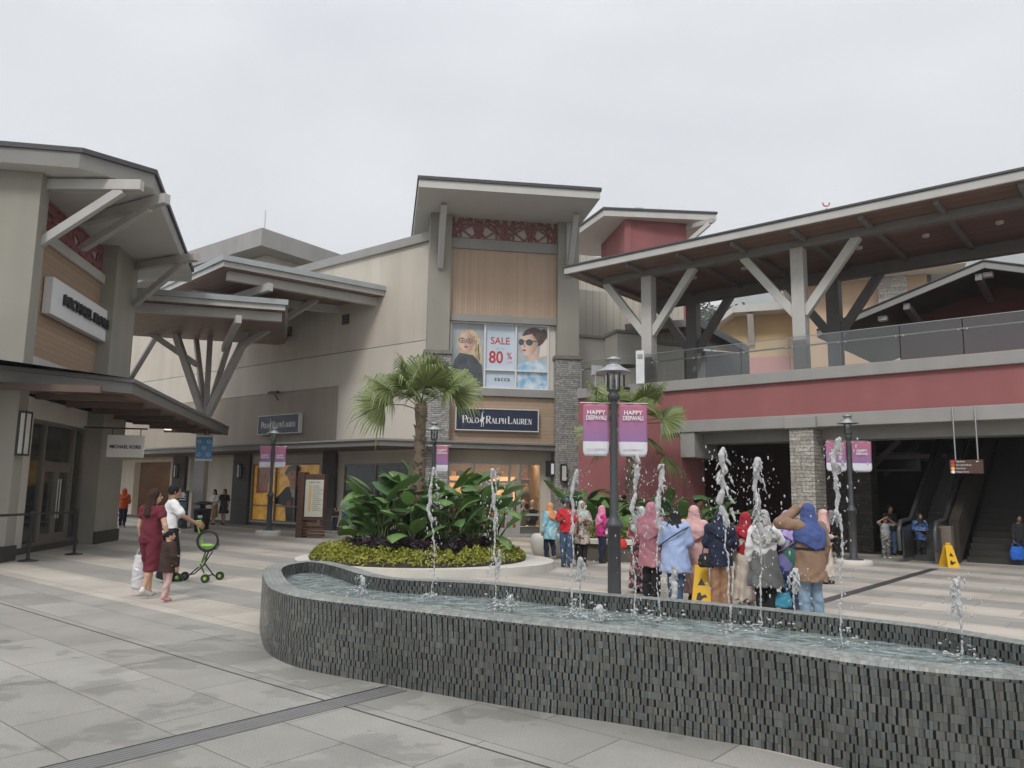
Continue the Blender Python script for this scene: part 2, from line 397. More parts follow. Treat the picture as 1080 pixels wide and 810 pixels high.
def sdf_mesh(prims, h, cut=(), fold=None, keep=()):
    """prims are blended together, cut ones carved out; returns vertices and quads"""
    bbs = [_bb(p) for p in prims]; lo = np.min([b[0] for b in bbs], 0) - 3 * h - .01; hi = np.max([b[1] for b in bbs], 0) + 3 * h + .01
    n = np.ceil((hi - lo) / h).astype(int) + 1
    f = np.full(n, 1.0); ax = [lo[i] + h * np.arange(n[i]) for i in range(3)]
    def region(b0, b1, m):
        i0 = np.maximum(0, np.floor((b0 - m - lo) / h).astype(int)); i1 = np.minimum(n, np.ceil((b1 + m - lo) / h).astype(int) + 1)
        return tuple(slice(a, b) for a, b in zip(i0, i1))
    for p, b in zip(prims, bbs):
        k = p[5] if p[0] == 'cap' else (p[3] if p[0] == 'ell' else p[2])
        sl = region(b[0], b[1], k + 3 * h)
        X, Y, Z = ax[0][sl[0]][:, None, None], ax[1][sl[1]][None, :, None], ax[2][sl[2]][None, None, :]
        d = _eval(p, X, Y, Z); g = f[sl]
        if k > 0:
            hh = np.maximum(k - np.abs(g - d), 0) / k; f[sl] = np.minimum(g, d) - hh * hh * k * .25
        else: f[sl] = np.minimum(g, d)
    X, Y, Z = ax[0][:, None, None], ax[1][None, :, None], ax[2][None, None, :]
    if fold is not None: f = f + fold(X, Y, Z)
    for p in cut: f = np.maximum(f, -_eval(p, X, Y, Z))
    for p in keep: f = np.maximum(f, p(X, Y, Z))
    f[0], f[-1], f[:, 0], f[:, -1], f[:, :, 0], f[:, :, -1] = (1,) * 6
    S = f < 0
    cn = [(0, 0, 0), (1, 0, 0), (0, 1, 0), (1, 1, 0), (0, 0, 1), (1, 0, 1), (0, 1, 1), (1, 1, 1)]
    sh = tuple(n - 1); cnt = np.zeros(sh, np.int8)
    for c in cn: cnt += S[c[0]:c[0] + sh[0], c[1]:c[1] + sh[1], c[2]:c[2] + sh[2]]
    I = np.argwhere((cnt > 0) & (cnt < 8))
    idx = np.full(sh, -1, np.int64); idx[I[:, 0], I[:, 1], I[:, 2]] = np.arange(len(I))
    val = np.stack([f[I[:, 0] + c[0], I[:, 1] + c[1], I[:, 2] + c[2]] for c in cn], 1)
    acc = np.zeros((len(I), 3)); num = np.zeros(len(I)); cna = np.array(cn, float)
    for a in range(8):
        for b in range(a + 1, 8):
            if np.abs(cna[a] - cna[b]).sum() == 1:
                m = (val[:, a] < 0) != (val[:, b] < 0); t = np.where(m, val[:, a] / np.where(m, val[:, a] - val[:, b], 1), 0)
                acc += (cna[a] + (cna[b] - cna[a]) * t[:, None]) * m[:, None]; num += m
    V = lo + h * (I + acc / num[:, None])
    Q = []
    for d in range(3):
        e, g = (d + 1) % 3, (d + 2) % 3
        s0 = [slice(1, -1)] * 3; s1 = [slice(1, -1)] * 3; s0[d] = slice(0, n[d] - 1); s1[d] = slice(1, n[d])
        A, B_ = S[tuple(s0)], S[tuple(s1)]
        E = np.argwhere(A != B_)
        if not len(E): continue
        off = np.ones(3, int); off[d] = 0; E2 = E + off
        fl = A[E[:, 0], E[:, 1], E[:, 2]]
        def cell(de, dg):
            c = E2.copy(); c[:, e] -= de; c[:, g] -= dg; return idx[c[:, 0], c[:, 1], c[:, 2]]
        q = np.stack([cell(1, 1), cell(0, 1), cell(0, 0), cell(1, 0)], 1)
        q[~fl] = q[~fl][:, ::-1]; Q.append(q)
    Q = np.concatenate(Q); Q = Q[(Q >= 0).all(1)]
    return V, Q
def sdf_obj(name, prims, h, m, root, M=None, **kw):
    V, Q = sdf_mesh(prims, h, **kw)
    if M is not None: V = V @ M[0].T + M[1]
    me = bpy.data.meshes.new(name); V = V - WORLD[root.name]
    me.vertices.add(len(V)); me.vertices.foreach_set('co', V.astype(np.float32).ravel())
    me.loops.add(len(Q) * 4); me.loops.foreach_set('vertex_index', Q.astype(np.int32).ravel())
    me.polygons.add(len(Q)); me.polygons.foreach_set('loop_start', np.arange(0, len(Q) * 4, 4, dtype=np.int32)); me.polygons.foreach_set('loop_total', np.full(len(Q), 4, np.int32))
    me.polygons.foreach_set('use_smooth', np.ones(len(Q), bool))
    me.materials.append(m); me.update(calc_edges=True); me.validate()
    o = bpy.data.objects.new(name, me); COL.objects.link(o); o.parent = root; WORLD[o.name] = WORLD[root.name]
    return o
# ---------------------------------------------------------------- camera, world, sun
cam = bpy.data.objects.new('camera', bpy.data.cameras.new('camera')); COL.objects.link(cam)
cam.data.sensor_width = 36; cam.data.sensor_fit = 'HORIZONTAL'; cam.data.lens = FPX / 1080 * 36
cam.data.clip_end = 8000; cam.data.clip_start = .05
_m = Matrix(((CR[0], CU[0], -_f[0], 0), (CR[1], CU[1], -_f[1], 0), (CR[2], CU[2], -_f[2], CAM_H), (0, 0, 0, 1)))
cam.matrix_world = _m; SC.camera = cam
SC.view_settings.view_transform = 'Standard'; SC.view_settings.look = 'None'
SC.view_settings.gamma = 1; SC.view_settings.use_curve_mapping = False; SC.view_settings.exposure = 0.40
SC.render.engine = 'CYCLES'; SC.cycles.use_denoising = True
SC.cycles.max_bounces = 8; SC.cycles.transparent_max_bounces = 16; SC.cycles.caustics_reflective = False; SC.cycles.caustics_refractive = False
SUN_EL, SUN_AZ = R(48), R(200)      # azimuth clockwise from +Y: behind the viewer, to the left
w = bpy.data.worlds.new('World'); SC.world = w; w.use_nodes = True
nt = w.node_tree; L = nt.links.new; bg = nt.nodes['Background']
sky = N(nt, 'ShaderNodeTexSky', sky_type='NISHITA', sun_disc=False, sun_elevation=SUN_EL, sun_rotation=SUN_AZ, dust_density=4.0, altitude=1500.0)
tc = N(nt, 'ShaderNodeTexCoord')
mp = N(nt, 'ShaderNodeMapping'); mp.inputs['Scale'].default_value = (1.0, 1.0, 2.2); L(tc.outputs['Generated'], mp.inputs[0])
no = N(nt, 'ShaderNodeTexNoise', i_Scale=1.7, i_Detail=7.0, i_Roughness=.5, i_Distortion=.6); L(mp.outputs[0], no.inputs['Vector'])
cr = N(nt, 'ShaderNodeMapRange'); L(no.outputs[0], cr.inputs[0]); cr.inputs[1].default_value = .3; cr.inputs[2].default_value = .7
cl = N(nt, 'ShaderNodeMix', data_type='RGBA'); L(cr.outputs[0], cl.inputs[0])
SKYV = 6.0
cl.inputs[6].default_value = (SKYV * .78, SKYV * .80, SKYV * .86, 1); cl.inputs[7].default_value = (SKYV * 1.15, SKYV * 1.16, SKYV * 1.19, 1)
# an overcast dome is brighter overhead than low down
sz = N(nt, 'ShaderNodeSeparateXYZ'); L(tc.outputs['Generated'], sz.inputs[0])
zg = N(nt, 'ShaderNodeMapRange', interpolation_type='SMOOTHSTEP'); L(sz.outputs[2], zg.inputs[0]); zg.inputs[1].default_value = .45; zg.inputs[2].default_value = .95; zg.inputs[3].default_value = 1.0; zg.inputs[4].default_value = 2.3
cz = N(nt, 'ShaderNodeVectorMath', operation='SCALE'); L(cl.outputs[2], cz.inputs[0]); L(zg.outputs[0], cz.inputs['Scale'])
mx = N(nt, 'ShaderNodeMix', data_type='RGBA'); mx.inputs[0].default_value = .93
L(sky.outputs[0], mx.inputs[6]); L(cz.outputs[0], mx.inputs[7]); L(mx.outputs[2], bg.inputs[0]); bg.inputs[1].default_value = .1
sd = bpy.data.lights.new('sun', 'SUN'); sd.energy = 1.5; sd.angle = R(14); sd.color = (1, .97, .93)
so = bpy.data.objects.new('sun', sd); COL.objects.link(so)
sv = Vector((math.sin(SUN_AZ) * math.cos(SUN_EL), math.cos(SUN_AZ) * math.cos(SUN_EL), math.sin(SUN_EL)))
so.rotation_euler = sv.to_track_quat('Z', 'Y').to_euler(); so.location = (0, 0, 40)

# ---------------------------------------------------------------- frames of the facades
BF = Fr(8.0, 21.0, .765, -.644)              # bridge front, s to the right and nearer
WF = Fr(-3.1, 27.6, .788, -.616)             # store wing left of the tower (s = 0 at the tower, negative away)
TF = Fr(-3.01, 27.3, .987, .162)             # tower front
_p0, _p1 = G(0, 588), G(95, 570)
MF = Fr(_p0[0], _p0[1], -.156, .988)         # left store wall, s away from the viewer
GV = np.array([.644, .765, 0]); GT = np.array([-.772, .636, 0])

# ---------------------------------------------------------------- paving
def paving():
    m, nt, b = _new('granite_paving'); L = nt.links.new
    tc = N(nt, 'ShaderNodeTexCoord'); P = tc.outputs['Object']
    dv = N(nt, 'ShaderNodeVectorMath', operation='DOT_PRODUCT'); dv.inputs[1].default_value = tuple(GV); L(P, dv.inputs[0])
    dt = N(nt, 'ShaderNodeVectorMath', operation='DOT_PRODUCT'); dt.inputs[1].default_value = tuple(GT); L(P, dt.inputs[0])
    def mth(op, a, b_=None, c=None):
        n = N(nt, 'ShaderNodeMath', operation=op)
        for i, q in enumerate((a, b_, c)):
            if q is None: continue
            if isinstance(q, (int, float)): n.inputs[i].default_value = q
            else: L(q, n.inputs[i])
        return n.outputs[0]
    v, t = dv.outputs['Value'], dt.outputs['Value']
    cb = N(nt, 'ShaderNodeCombineXYZ'); L(mth('ADD', t, .35), cb.inputs[0]); L(mth('SUBTRACT', v, .1), cb.inputs[1])
    br = N(nt, 'ShaderNodeTexBrick', offset=.5); L(cb.outputs[0], br.inputs['Vector'])
    br.inputs['Scale'].default_value = 1; br.inputs['Brick Width'].default_value = 1.27; br.inputs['Row Height'].default_value = .64
    br.inputs['Mortar Size'].default_value = .005; br.inputs['Mortar Smooth'].default_value = .1
    br.inputs['Color1'].default_value = (.85, .85, .84, 1); br.inputs['Color2'].default_value = (1.10, 1.10, 1.10, 1); br.inputs['Mortar'].default_value = (.45, .44, .43, 1)
    # cream and grey bands from v = 5.0 on
    fr = mth('FRACT', mth('DIVIDE', mth('SUBTRACT', v, 5.0), 1.92))
    band = mth('MULTIPLY', mth('LESS_THAN', fr, .50), mth('GREATER_THAN', v, 5.0))
    far = mth('MULTIPLY', mth('GREATER_THAN', v, 14.8), 1.0)
    ns = N(nt, 'ShaderNodeTexNoise', i_Scale=.35, i_Detail=3.0); L(P, ns.inputs['Vector'])
    mix = N(nt, 'ShaderNodeMix', data_type='RGBA'); L(band, mix.inputs[0])
    mix.inputs[6].default_value = (.292, .280, .254, 1); mix.inputs[7].default_value = (.43, .39, .335, 1)
    m2 = N(nt, 'ShaderNodeMix', data_type='RGBA', blend_type='MULTIPLY'); m2.inputs[0].default_value = 1
    L(mix.outputs[2], m2.inputs[6]); L(br.outputs['Color'], m2.inputs[7])
    # speckle and blotches, stained wear
    n1 = N(nt, 'ShaderNodeTexNoise', i_Scale=90.0, i_Detail=3.0); L(P, n1.inputs['Vector'])
    n2 = N(nt, 'ShaderNodeTexNoise', i_Scale=.9, i_Detail=7.0, i_Roughness=.65); L(P, n2.inputs['Vector'])
    r1 = N(nt, 'ShaderNodeMapRange'); L(n1.outputs[0], r1.inputs[0]); r1.inputs[1].default_value = .3; r1.inputs[2].default_value = .7; r1.inputs[3].default_value = .82; r1.inputs[4].default_value = 1.18
    r2 = N(nt, 'ShaderNodeMapRange'); L(n2.outputs[0], r2.inputs[0]); r2.inputs[1].default_value = .3; r2.inputs[2].default_value = .7; r2.inputs[3].default_value = .86; r2.inputs[4].default_value = 1.12
    s1 = N(nt, 'ShaderNodeVectorMath', operation='SCALE'); L(m2.outputs[2], s1.inputs[0]); L(mth('MULTIPLY', r1.outputs[0], r2.outputs[0]), s1.inputs['Scale'])
    # gum spots and small scuffs
    gv = N(nt, 'ShaderNodeTexVoronoi', i_Scale=1.7); L(P, gv.inputs['Vector']); gs = mth('LESS_THAN', gv.outputs['Distance'], .022)
    s1b = N(nt, 'ShaderNodeVectorMath', operation='SCALE'); L(s1.outputs[0], s1b.inputs[0]); L(mth('MULTIPLY_ADD', gs, -.35, 1.0), s1b.inputs['Scale']); s1 = s1b
    # damp patches near the fountain (spray): darker and shinier
    n3 = N(nt, 'ShaderNodeTexNoise', i_Scale=.8, i_Detail=10.0, i_Roughness=.66, i_Distortion=.25); L(P, n3.inputs['Vector'])
    ds = N(nt, 'ShaderNodeVectorMath', operation='DISTANCE'); L(P, ds.inputs[0]); ds.inputs[1].default_value = (-1.9, 6.6, 0)
    wv = mth('SUBTRACT', n3.outputs[0], mth('MULTIPLY', ds.outputs['Value'], .035))
    wet = N(nt, 'ShaderNodeMapRange'); L(wv, wet.inputs[0]); wet.inputs[1].default_value = .462; wet.inputs[2].default_value = .482
    s2 = N(nt, 'ShaderNodeVectorMath', operation='SCALE'); L(s1.outputs[0], s2.inputs[0]); L(mth('SUBTRACT', 1.0, mth('MULTIPLY', wet.outputs[0], .15)), s2.inputs['Scale'])
    # the two long drain-side joints
    j = mth('LESS_THAN', mth('ABSOLUTE', mth('SUBTRACT', v, 3.83)), .011)
    s3 = N(nt, 'ShaderNodeMix', data_type='RGBA'); L(j, s3.inputs[0]); L(s2.outputs[0], s3.inputs[6]); s3.inputs[7].default_value = (.04, .04, .04, 1)
    L(s3.outputs[2], b.inputs['Base Color'])
    ro = mth('SUBTRACT', mth('ADD', .42, mth('MULTIPLY', n2.outputs[0], .35)), mth('MULTIPLY', wet.outputs[0], .15)); L(ro, b.inputs['Roughness'])
    bp = N(nt, 'ShaderNodeBump', i_Strength=.35, i_Distance=.006); L(mth('SUBTRACT', r1.outputs[0], mth('MULTIPLY', br.outputs['Fac'], 2.0)), bp.inputs['Height']); L(bp.outputs[0], b.inputs['Normal'])
    return m
PAVE = paving()
mb = MB(); mb.add([(-60, -25, 0), (70, -25, 0), (70, 75, 0), (-60, 75, 0)], [(0, 1, 2, 3)])
props(build(mb, 'plaza_paving', PAVE), kind='structure')
GRASSY = mat('far_ground', (.05, .07, .035), .95, .3, .02)
mb = MB(); mb.add([(-2100, -280, -.3), (5100, -280, -.3), (5100, 2050, -.3), (-2100, 2050, -.3)], [(0, 1, 2, 3)])
props(build(mb, 'ground', GRASSY), kind='structure')
# drain channels: slotted strips let into the paving
def drain_mat():
    m, nt, b = _new('drain_slots'); L = nt.links.new
    tc = N(nt, 'ShaderNodeTexCoord')
    d = N(nt, 'ShaderNodeVectorMath', operation='DOT_PRODUCT'); d.inputs[1].default_value = tuple(GT); L(tc.outputs['Object'], d.inputs[0])
    s = N(nt, 'ShaderNodeMath', operation='MULTIPLY'); L(d.outputs['Value'], s.inputs[0]); s.inputs[1].default_value = 1 / .036
    f = N(nt, 'ShaderNodeMath', operation='FRACT'); L(s.outputs[0], f.inputs[0])
    g = N(nt, 'ShaderNodeMath', operation='LESS_THAN'); L(f.outputs[0], g.inputs[0]); g.inputs[1].default_value = .3
    no = N(nt, 'ShaderNodeTexNoise', i_Scale=5.0, i_Detail=5.0); L(tc.outputs['Object'], no.inputs['Vector'])
    c = N(nt, 'ShaderNodeMix', data_type='RGBA'); L(no.outputs[0], c.inputs[0]); c.inputs[6].default_value = (.13, .13, .13, 1); c.inputs[7].default_value = (.23, .225, .22, 1)
    c2 = N(nt, 'ShaderNodeMix', data_type='RGBA'); L(g.outputs[0], c2.inputs[0]); L(c.outputs[2], c2.inputs[6]); c2.inputs[7].default_value = (.07, .07, .07, 1)
    L(c2.outputs[2], b.inputs['Base Color']); b.inputs['Roughness'].default_value = .55
    return m
DRAIN = drain_mat()
def strip(name, t0, t1, v0, v1, m, z=.004):
    mb = MB(); mb.add([GT * t0 + GV * v0 + [0, 0, z], GT * t1 + GV * v0 + [0, 0, z], GT * t1 + GV * v1 + [0, 0, z], GT * t0 + GV * v1 + [0, 0, z]], [(0, 1, 2, 3)])
    return props(build(mb, name, m), kind='structure')
strip('drain_channel', 4.80, 5.02, -1, 4.5, DRAIN)
strip('drain_edge_line', 5.02, 5.04, -1, 4.5, mat('slot_black', (.012, .012, .012), .6), .0045)
strip('drain_channel', 4.08, 4.26, 11.2, 20.0, mat('drain_dark', (.05, .05, .05), .5))
# ---------------------------------------------------------------- hills far behind
HILLM = leafmat('hill_forest', (.022, .045, .02), (.05, .085, .035), .9, 0.0, .12)
def hill(name, x0, x1, Y, prof, seed):
    rng = random.Random(seed); mb = MB(); nx, ny = 60, 14; vs = []
    for j in range(ny + 1):
        q = j / ny
        for i in range(nx + 1):
            p = i / nx
            k = p * (len(prof) - 1); a = int(min(k, len(prof) - 2)); h = prof[a] + (prof[a + 1] - prof[a]) * (k - a)
            vs.append((x0 + (x1 - x0) * p, Y + q * 120 + rng.uniform(-2, 2), -1 + h * math.sin(q * math.pi / 2) + rng.uniform(-1.6, 1.6) * (q > 0)))
    fs = [(j * (nx + 1) + i, j * (nx + 1) + i + 1, (j + 1) * (nx + 1) + i + 1, (j + 1) * (nx + 1) + i) for j in range(ny) for i in range(nx)]
    mb.add(vs, fs, smooth=True)
    return props(build(mb, name, HILLM), kind='structure')
hill('hill', 350, 4300, 1800, [405, 650, 800, 860, 880, 880, 880, 860], 3)
# ---------------------------------------------------------------- thin cloud drifting over the hilltop resort: one even box of air
hz = MB(); hz.cbox((1500, 900, -1.4), 7400, 2400, 1000)
hzm = bpy.data.materials.new('air'); hzm.use_nodes = True; hn = hzm.node_tree
hn.nodes.remove(hn.nodes['Principled BSDF']); pv = hn.nodes.new('ShaderNodeVolumePrincipled'); pv.inputs['Color'].default_value = (.96, .97, 1, 1); pv.inputs['Density'].default_value = .00042; pv.inputs['Anisotropy'].default_value = 0.0
hn.links.new(pv.outputs[0], hn.nodes['Material Output'].inputs['Volume'])
props(build(hz, 'haze', hzm), kind='stuff')
SC.cycles.volume_bounces = 2
# ================================================================ left corner store (white sign board)
WOODH = planks('wood_cladding_horizontal', (.39, .285, .20), True, .13, var=.1, gapv=.7)
WOODH_L = planks('wood_cladding_left', (.39, .27, .185), True, .14, var=.12, gapv=.7)
WOODV = planks('wood_cladding_vertical', (.47, .34, .245), False, .11, math.atan2(TF.e[1], TF.e[0]), var=.08, gapv=.78)
SOFFIT_B = planks('soffit_brown_boards', (.24, .145, .115), True, .16, dirv=(BF.e[0], BF.e[1]), rough=.5)
SOFFIT_C = planks('canopy_soffit_boards', (.20, .12, .08), True, .22, dirv=(MF.e[0], MF.e[1]), rough=.5, gap=.03)
LATT = mat('lattice_red', (.27, .105, .105), .7, .1, 2)
LATT_D = mat('lattice_back', (.13, .10, .115), .8)

def lattice(fr, s0, s1, z0, z1, d, root, seed, cell=.95, th=.055, dep=.05):
    """fretwork of random criss-cross bars inside repeated square panels"""
    rng = random.Random(seed); mb = MB()
    n = max(1, round((s1 - s0) / cell)); w_ = (s1 - s0) / n
    lines = []
    for k in range(13):
        a = rng.random() * math.pi; lines.append(((k % 4 + rng.uniform(.2, .8)) / 4, (k // 4 + rng.uniform(.2, .8)) / 3.3, a))
    for i in range(n):
        a0 = s0 + i * w_
        for (cx, cz, a) in lines:
            if i % 2: cx, a = 1 - cx, math.pi - a
            dx, dz = math.cos(a), math.sin(a)
            ts = []
            for lim, c, dd in ((0, cx, dx), (1, cx, dx), (0, cz, dz), (1, cz, dz)):
                if abs(dd) > 1e-4:
                    t = (lim - c) / dd
                    if -1e-6 <= cx + t * dx <= 1 + 1e-6 and -1e-6 <= cz + t * dz <= 1 + 1e-6: ts.append(t)
            if len(ts) < 2: continue
            ta, tb = min(ts), max(ts)
            A = fr.pt(a0 + (cx + ta * dx) * w_, d, z0 + (cz + ta * dz) * (z1 - z0)); B = fr.pt(a0 + (cx + tb * dx) * w_, d, z0 + (cz + tb * dz) * (z1 - z0))
            mb.bar(A, B, dep + rng.uniform(-.004, .004), th, up=tuple(np.cross(B - A, fr.n)))
        mb.box(fr, a0 - .02, a0 + .02, d - .03, d + .03, z0, z1)
    mb.box(fr, s1 - .03, s1, d - .032, d + .028, z0, z1); mb.box(fr, s0 - .03, s1, d - .028, d + .032, z0 - .02, z0 + .04); mb.box(fr, s0 - .03, s1, d - .028, d + .032, z1 - .04, z1 + .02)
    o = build(mb, 'lattice_screen', LATT, root)
    mb = MB(); mb.box(fr, s0, s1, d - .16, d - .10, z0, z1); build(mb, 'screen_backing', LATT_D, o)
    return o

def roof_poly(pts, thick, name, root, mside=TRIM, mtop=ROOFT, msoff=SOFFIT_W, lip=.09):
    poly = [tuple(p[:2]) for p in pts]; z = pts[0][2]
    mb = MB(); mb.slab(poly, z - thick, z - lip, 0, 1, 1)
    o = build(mb, name, [msoff, mside], root, .008)
    c = np.mean([p[:2] for p in pts], axis=0)
    big = [tuple(np.array(p[:2]) + (np.array(p[:2]) - c) / np.linalg.norm(np.array(p[:2]) - c) * .07) for p in pts]
    mb = MB(); mb.slab(big, z - lip + .002, z + .02, 0); build(mb, 'roof_edge', mtop, o, .006)
    return o

ls = thing('corner_store', 'beige corner store with big overhanging roof, timber brackets and red fretwork at left', 'store building', MF.pt(3, -3, 0))
M = MF
d1 = .55
sA = M.s(33, 300, d1)            # near face of the corner mass
sB = M.s(47, 260, d1)            # far edge of the first pier
sC, sD = M.s(122, 300, .45), M.s(145, 300, .45)     # second pier
zR = 8.9
mb = MB()
mb.box(M, sA, sB, -.3, d1, 0, zR - .4)                       # corner pier
mb.box(M, sA, sB, -9, -.3, 0, zR - .42)
build(mb, 'corner_pier', PIERC, ls, .012)
mb = MB(); mb.box(M, sC, sD, -.3, .45, 0, zR - .4); build(mb, 'pier', PIERC, ls, .012)
mb = MB()
mb.box(M, sB, sC, -.5, 0, 4.6, zR - .4); mb.box(M, sB + .02, sC - .02, -9, -.5, 4.5, zR - .45)
build(mb, 'wall', PLASTER, ls)
zb = M.z(62, 258, .1)            # sill beam under the fretwork
zs0 = M.z(57, 350, .08); zw1 = zb - .1
zlow = M.z(60, 362, .08)
mb = MB(); mb.box(M, sB, sC, .003, .07, zlow - .55, zb - .17); build(mb, 'wood_cladding', WOODH_L, ls)
mb = MB(); mb.box(M, sB, sC, .003, .16, zb - .18, zb + .08); build(mb, 'sill_beam', TRIM_L, ls, .012)
mb = MB(); mb.box(M, sB, sC, .003, .16, zlow - .80, zlow - .55); build(mb, 'sill_beam', TRIM_L, ls, .012)
lattice(M, sB + .05, sC - .05, zb + .12, zR - .55, .04, ls, 5, 1.25, .07)
print('MK', sA, sB, sC, sD, M.pt(sC), M.pt(sA), [G(*q, zR).round(2) for q in ((0,150),(85,157),(163,180),(203,284))])
rp = [G(0, 150, zR), G(85, 157, zR), G(163, 180, zR), G(203, 284, zR)]
e0 = rp[0] + (rp[0] - rp[1]) * 5.0
back = [M.pt(sD + 3, -9, zR), M.pt(sA - 1, -14, zR)]
roof_poly([e0] + rp + back, .44, 'roof', ls, mat('fascia_taupe', (.235, .225, .21), .6, .05, 1.0, streak=.06))
# timber outriggers with raking braces
def outrigger(root, foot, tip, brz, w=.18, h=.24, m=TIMBER, frac=.8):
    mb = MB(); foot = np.array(foot); tip = np.array(tip)
    mb.bar(foot, tip, w, h)
    o = build(mb, 'outrigger', m, root, .012)
    mb = MB(); t = foot + (tip - foot) * frac; mb.bar([foot[0], foot[1], brz], t - [0, 0, h * .45], w * .82, w * 1.1)
    build(mb, 'brace', m, o, .012)
zo = zR - .44 - .17
for (sp, tipx, tipy, brpx, brpy) in ((sB - .12, 150, 196, 48, 264), ((sB + sC) / 2 - .2, 186, 207, 92, 268), (sD - .3, 208, 271, 134, 318)):
    f = M.pt(sp, .5, zo); tp = G(tipx, tipy, zo)
    tl = tp - f; tl[2] = 0
    if np.linalg.norm(tl) > 3.2: tp = f + tl / np.linalg.norm(tl) * 3.2
    outrigger(ls, f, tp, M.z(brpx, brpy, .4))
# sign board
q = [M.hit(*p, d=.30) for p in ((57, 293), (117, 329), (113, 360), (50, 331))]
sg = thing('sign_board', 'long white lit sign board with black raised letters on wood cladding', 'sign', M.pt((q[0][0] + q[1][0]) / 2, .1, (q[2][1] + q[0][1]) / 2))
ss0, ss1 = q[0][0], q[1][0] + .1; sz0, sz1 = (q[2][1] + q[3][1]) / 2, (q[0][1] + q[1][1]) / 2
mb = MB(); mb.box(M, ss0, ss1, .09, .30, sz0, sz1); build(mb, 'panel', mat('sign_white', (.82, .84, .85), .35, .03, 2), sg, .015)
lettering('MICHAEL KORS', (sz1 - sz0) * .40, M, (ss0 + ss1) / 2 + .15, .34, (sz0 + sz1) / 2 + .02, BLACKM, sg, bold=.032, ext=.03, xs=(ss1 - ss0) * .80 / ((sz1 - sz0) * .40 * 7.1))
# ground floor: shopfront
sg0, sg1 = M.s(27, 520, .0), M.s(94, 520, 0)
zt = M.z(90, 452, 0)
mb = MB(); mb.box(M, sB - .02, sg0, -.3, .02, 0, 4.6); mb.box(M, sg1, sC, -.3, .02, 0, 4.6); mb.box(M, sg0, sg1, -.3, .02, zt, 4.6)
build(mb, 'shopfront_wall', PLASTER_L, ls)
mb = MB(); mb.box(M, sA - 4, sB, d1 + .003, d1 + .05, 0, .32); mb.box(M, sC - .04, sD + .04, .453, .5, 0, .34); mb.box(M, sB, sC, .023, .06, 0, .14); mb.box(M, sA - .04, sA - .003, -9, d1 + .05, 0, .32)
build(mb, 'plinth', mat('plinth_dark', (.045, .043, .04), .6), ls, .008)
sh = MB()
W3 = (sg1 - sg0); cols = [sg0, sg0 + W3 * .22, sg0 + W3 * .68, sg1]
for c in cols: sh.box(M, c - .045, c + .045, -.14, -.02, .1, zt)
sh.box(M, sg0, sg1, -.13, -.03, zt - .09, zt); sh.box(M, sg0, sg1, -.13, -.03, .1, .2); zd = zt * .66; sh.box(M, cols[1], cols[2], -.13, -.03, zd, zd + .09)
fo = build(sh, 'shop_window', BRONZE, ls, .006)
mb = MB(); mb.box(M, sg0, cols[1], -.09, -.075, .2, zt - .09); mb.box(M, cols[2], sg1, -.09, -.075, .2, zt - .09); mb.box(M, cols[1], cols[2], -.09, -.075, zd + .09, zt - .09)
build(mb, 'pane', SHOPGLASS, fo)
mid = (cols[1] + cols[2]) / 2
for a, b in ((cols[1] + .05, mid - .012), (mid + .012, cols[2] - .05)):
    mb = MB(); t_ = .13
    mb.box(M, a, a + t_, -.12, -.04, .12, zd); mb.box(M, b - t_, b, -.12, -.04, .12, zd); mb.box(M, a + t_, b - t_, -.12, -.04, .12, .38); mb.box(M, a + t_, b - t_, -.12, -.04, zd - .16, zd)
    dr = build(mb, 'door', BRONZE, ls, .006)
    mb = MB(); mb.box(M, a + t_, b - t_, -.09, -.075, .38, zd - .16); build(mb, 'pane', SHOPGLASS, dr)
    hx = b - t_ * .5 if a < mid - .1 and b < mid + .1 else a + t_ * .5
    mb = MB(); mb.tube([M.pt(hx, .03, .75), M.pt(hx, .03, 1.75)], .018); mb.tube([M.pt(hx, -.04, .8), M.pt(hx, .03, .8)], .012); mb.tube([M.pt(hx, -.04, 1.7), M.pt(hx, .03, 1.7)], .012)
    build(mb, 'handle', METAL, dr)
# the room behind the glass
mb = MB(); mb.box(M, sB, sC, -5.1, -5.0, 0, 4.4); mb.box(M, sB + .01, sB + .1, -5, -.31, 0, 4.4); mb.box(M, sC - .1, sC - .01, -5, -.31, 0, 4.4); mb.box(M, sB, sC, -5, -.31, 4.3, 4.42)
build(mb, 'interior_wall', mat('shop_wall_warm', (.30, .25, .19), .8, .1, 1), ls)
mb = MB(); mb.box(M, sB + .1, sC - .1, -4.99, -.32, .006, .02); build(mb, 'interior_floor', mat('shop_floor', (.25, .2, .15), .4), ls)
for k in range(6):
    mb = MB(); mb.cbox(M.pt(sB + .7 + (k // 2) * (sC - sB) / 3.3, -1.3 - (k % 2) * 1.9, 4.25), .4, .4, .04)
    build(mb, 'ceiling_lamp', emit('shop_lamp', (1, .78, .5), 70), ls)
rng = random.Random(4)
cs = [mat('stock_%s' % n, c, .6) for n, c in (('tan', (.32, .17, .08)), ('black', (.02, .02, .02)), ('cream', (.6, .55, .45)), ('rust', (.35, .1, .04)), ('wine', (.14, .02, .03)))]
sf = MB()
for k in range(16):
    s_ = rng.uniform(sB + .5, sC - .5); d_ = rng.choice((-1.3, -2.6, -4.6)); z_ = rng.choice((.5, 1.1, 1.7, 2.3))
    sf.cbox(M.pt(s_, d_, z_), .3, .2, rng.uniform(.25, .45), rng.random(), k % 5)
for d_ in (-1.3, -2.6, -4.6):
    for z_ in (.47, 1.07, 1.67, 2.27): sf.box(M, sB + .4, sC - .4, d_ - .16, d_ + .16, z_ - .03, z_, 2)
build(sf, 'display_shelving', cs, ls)
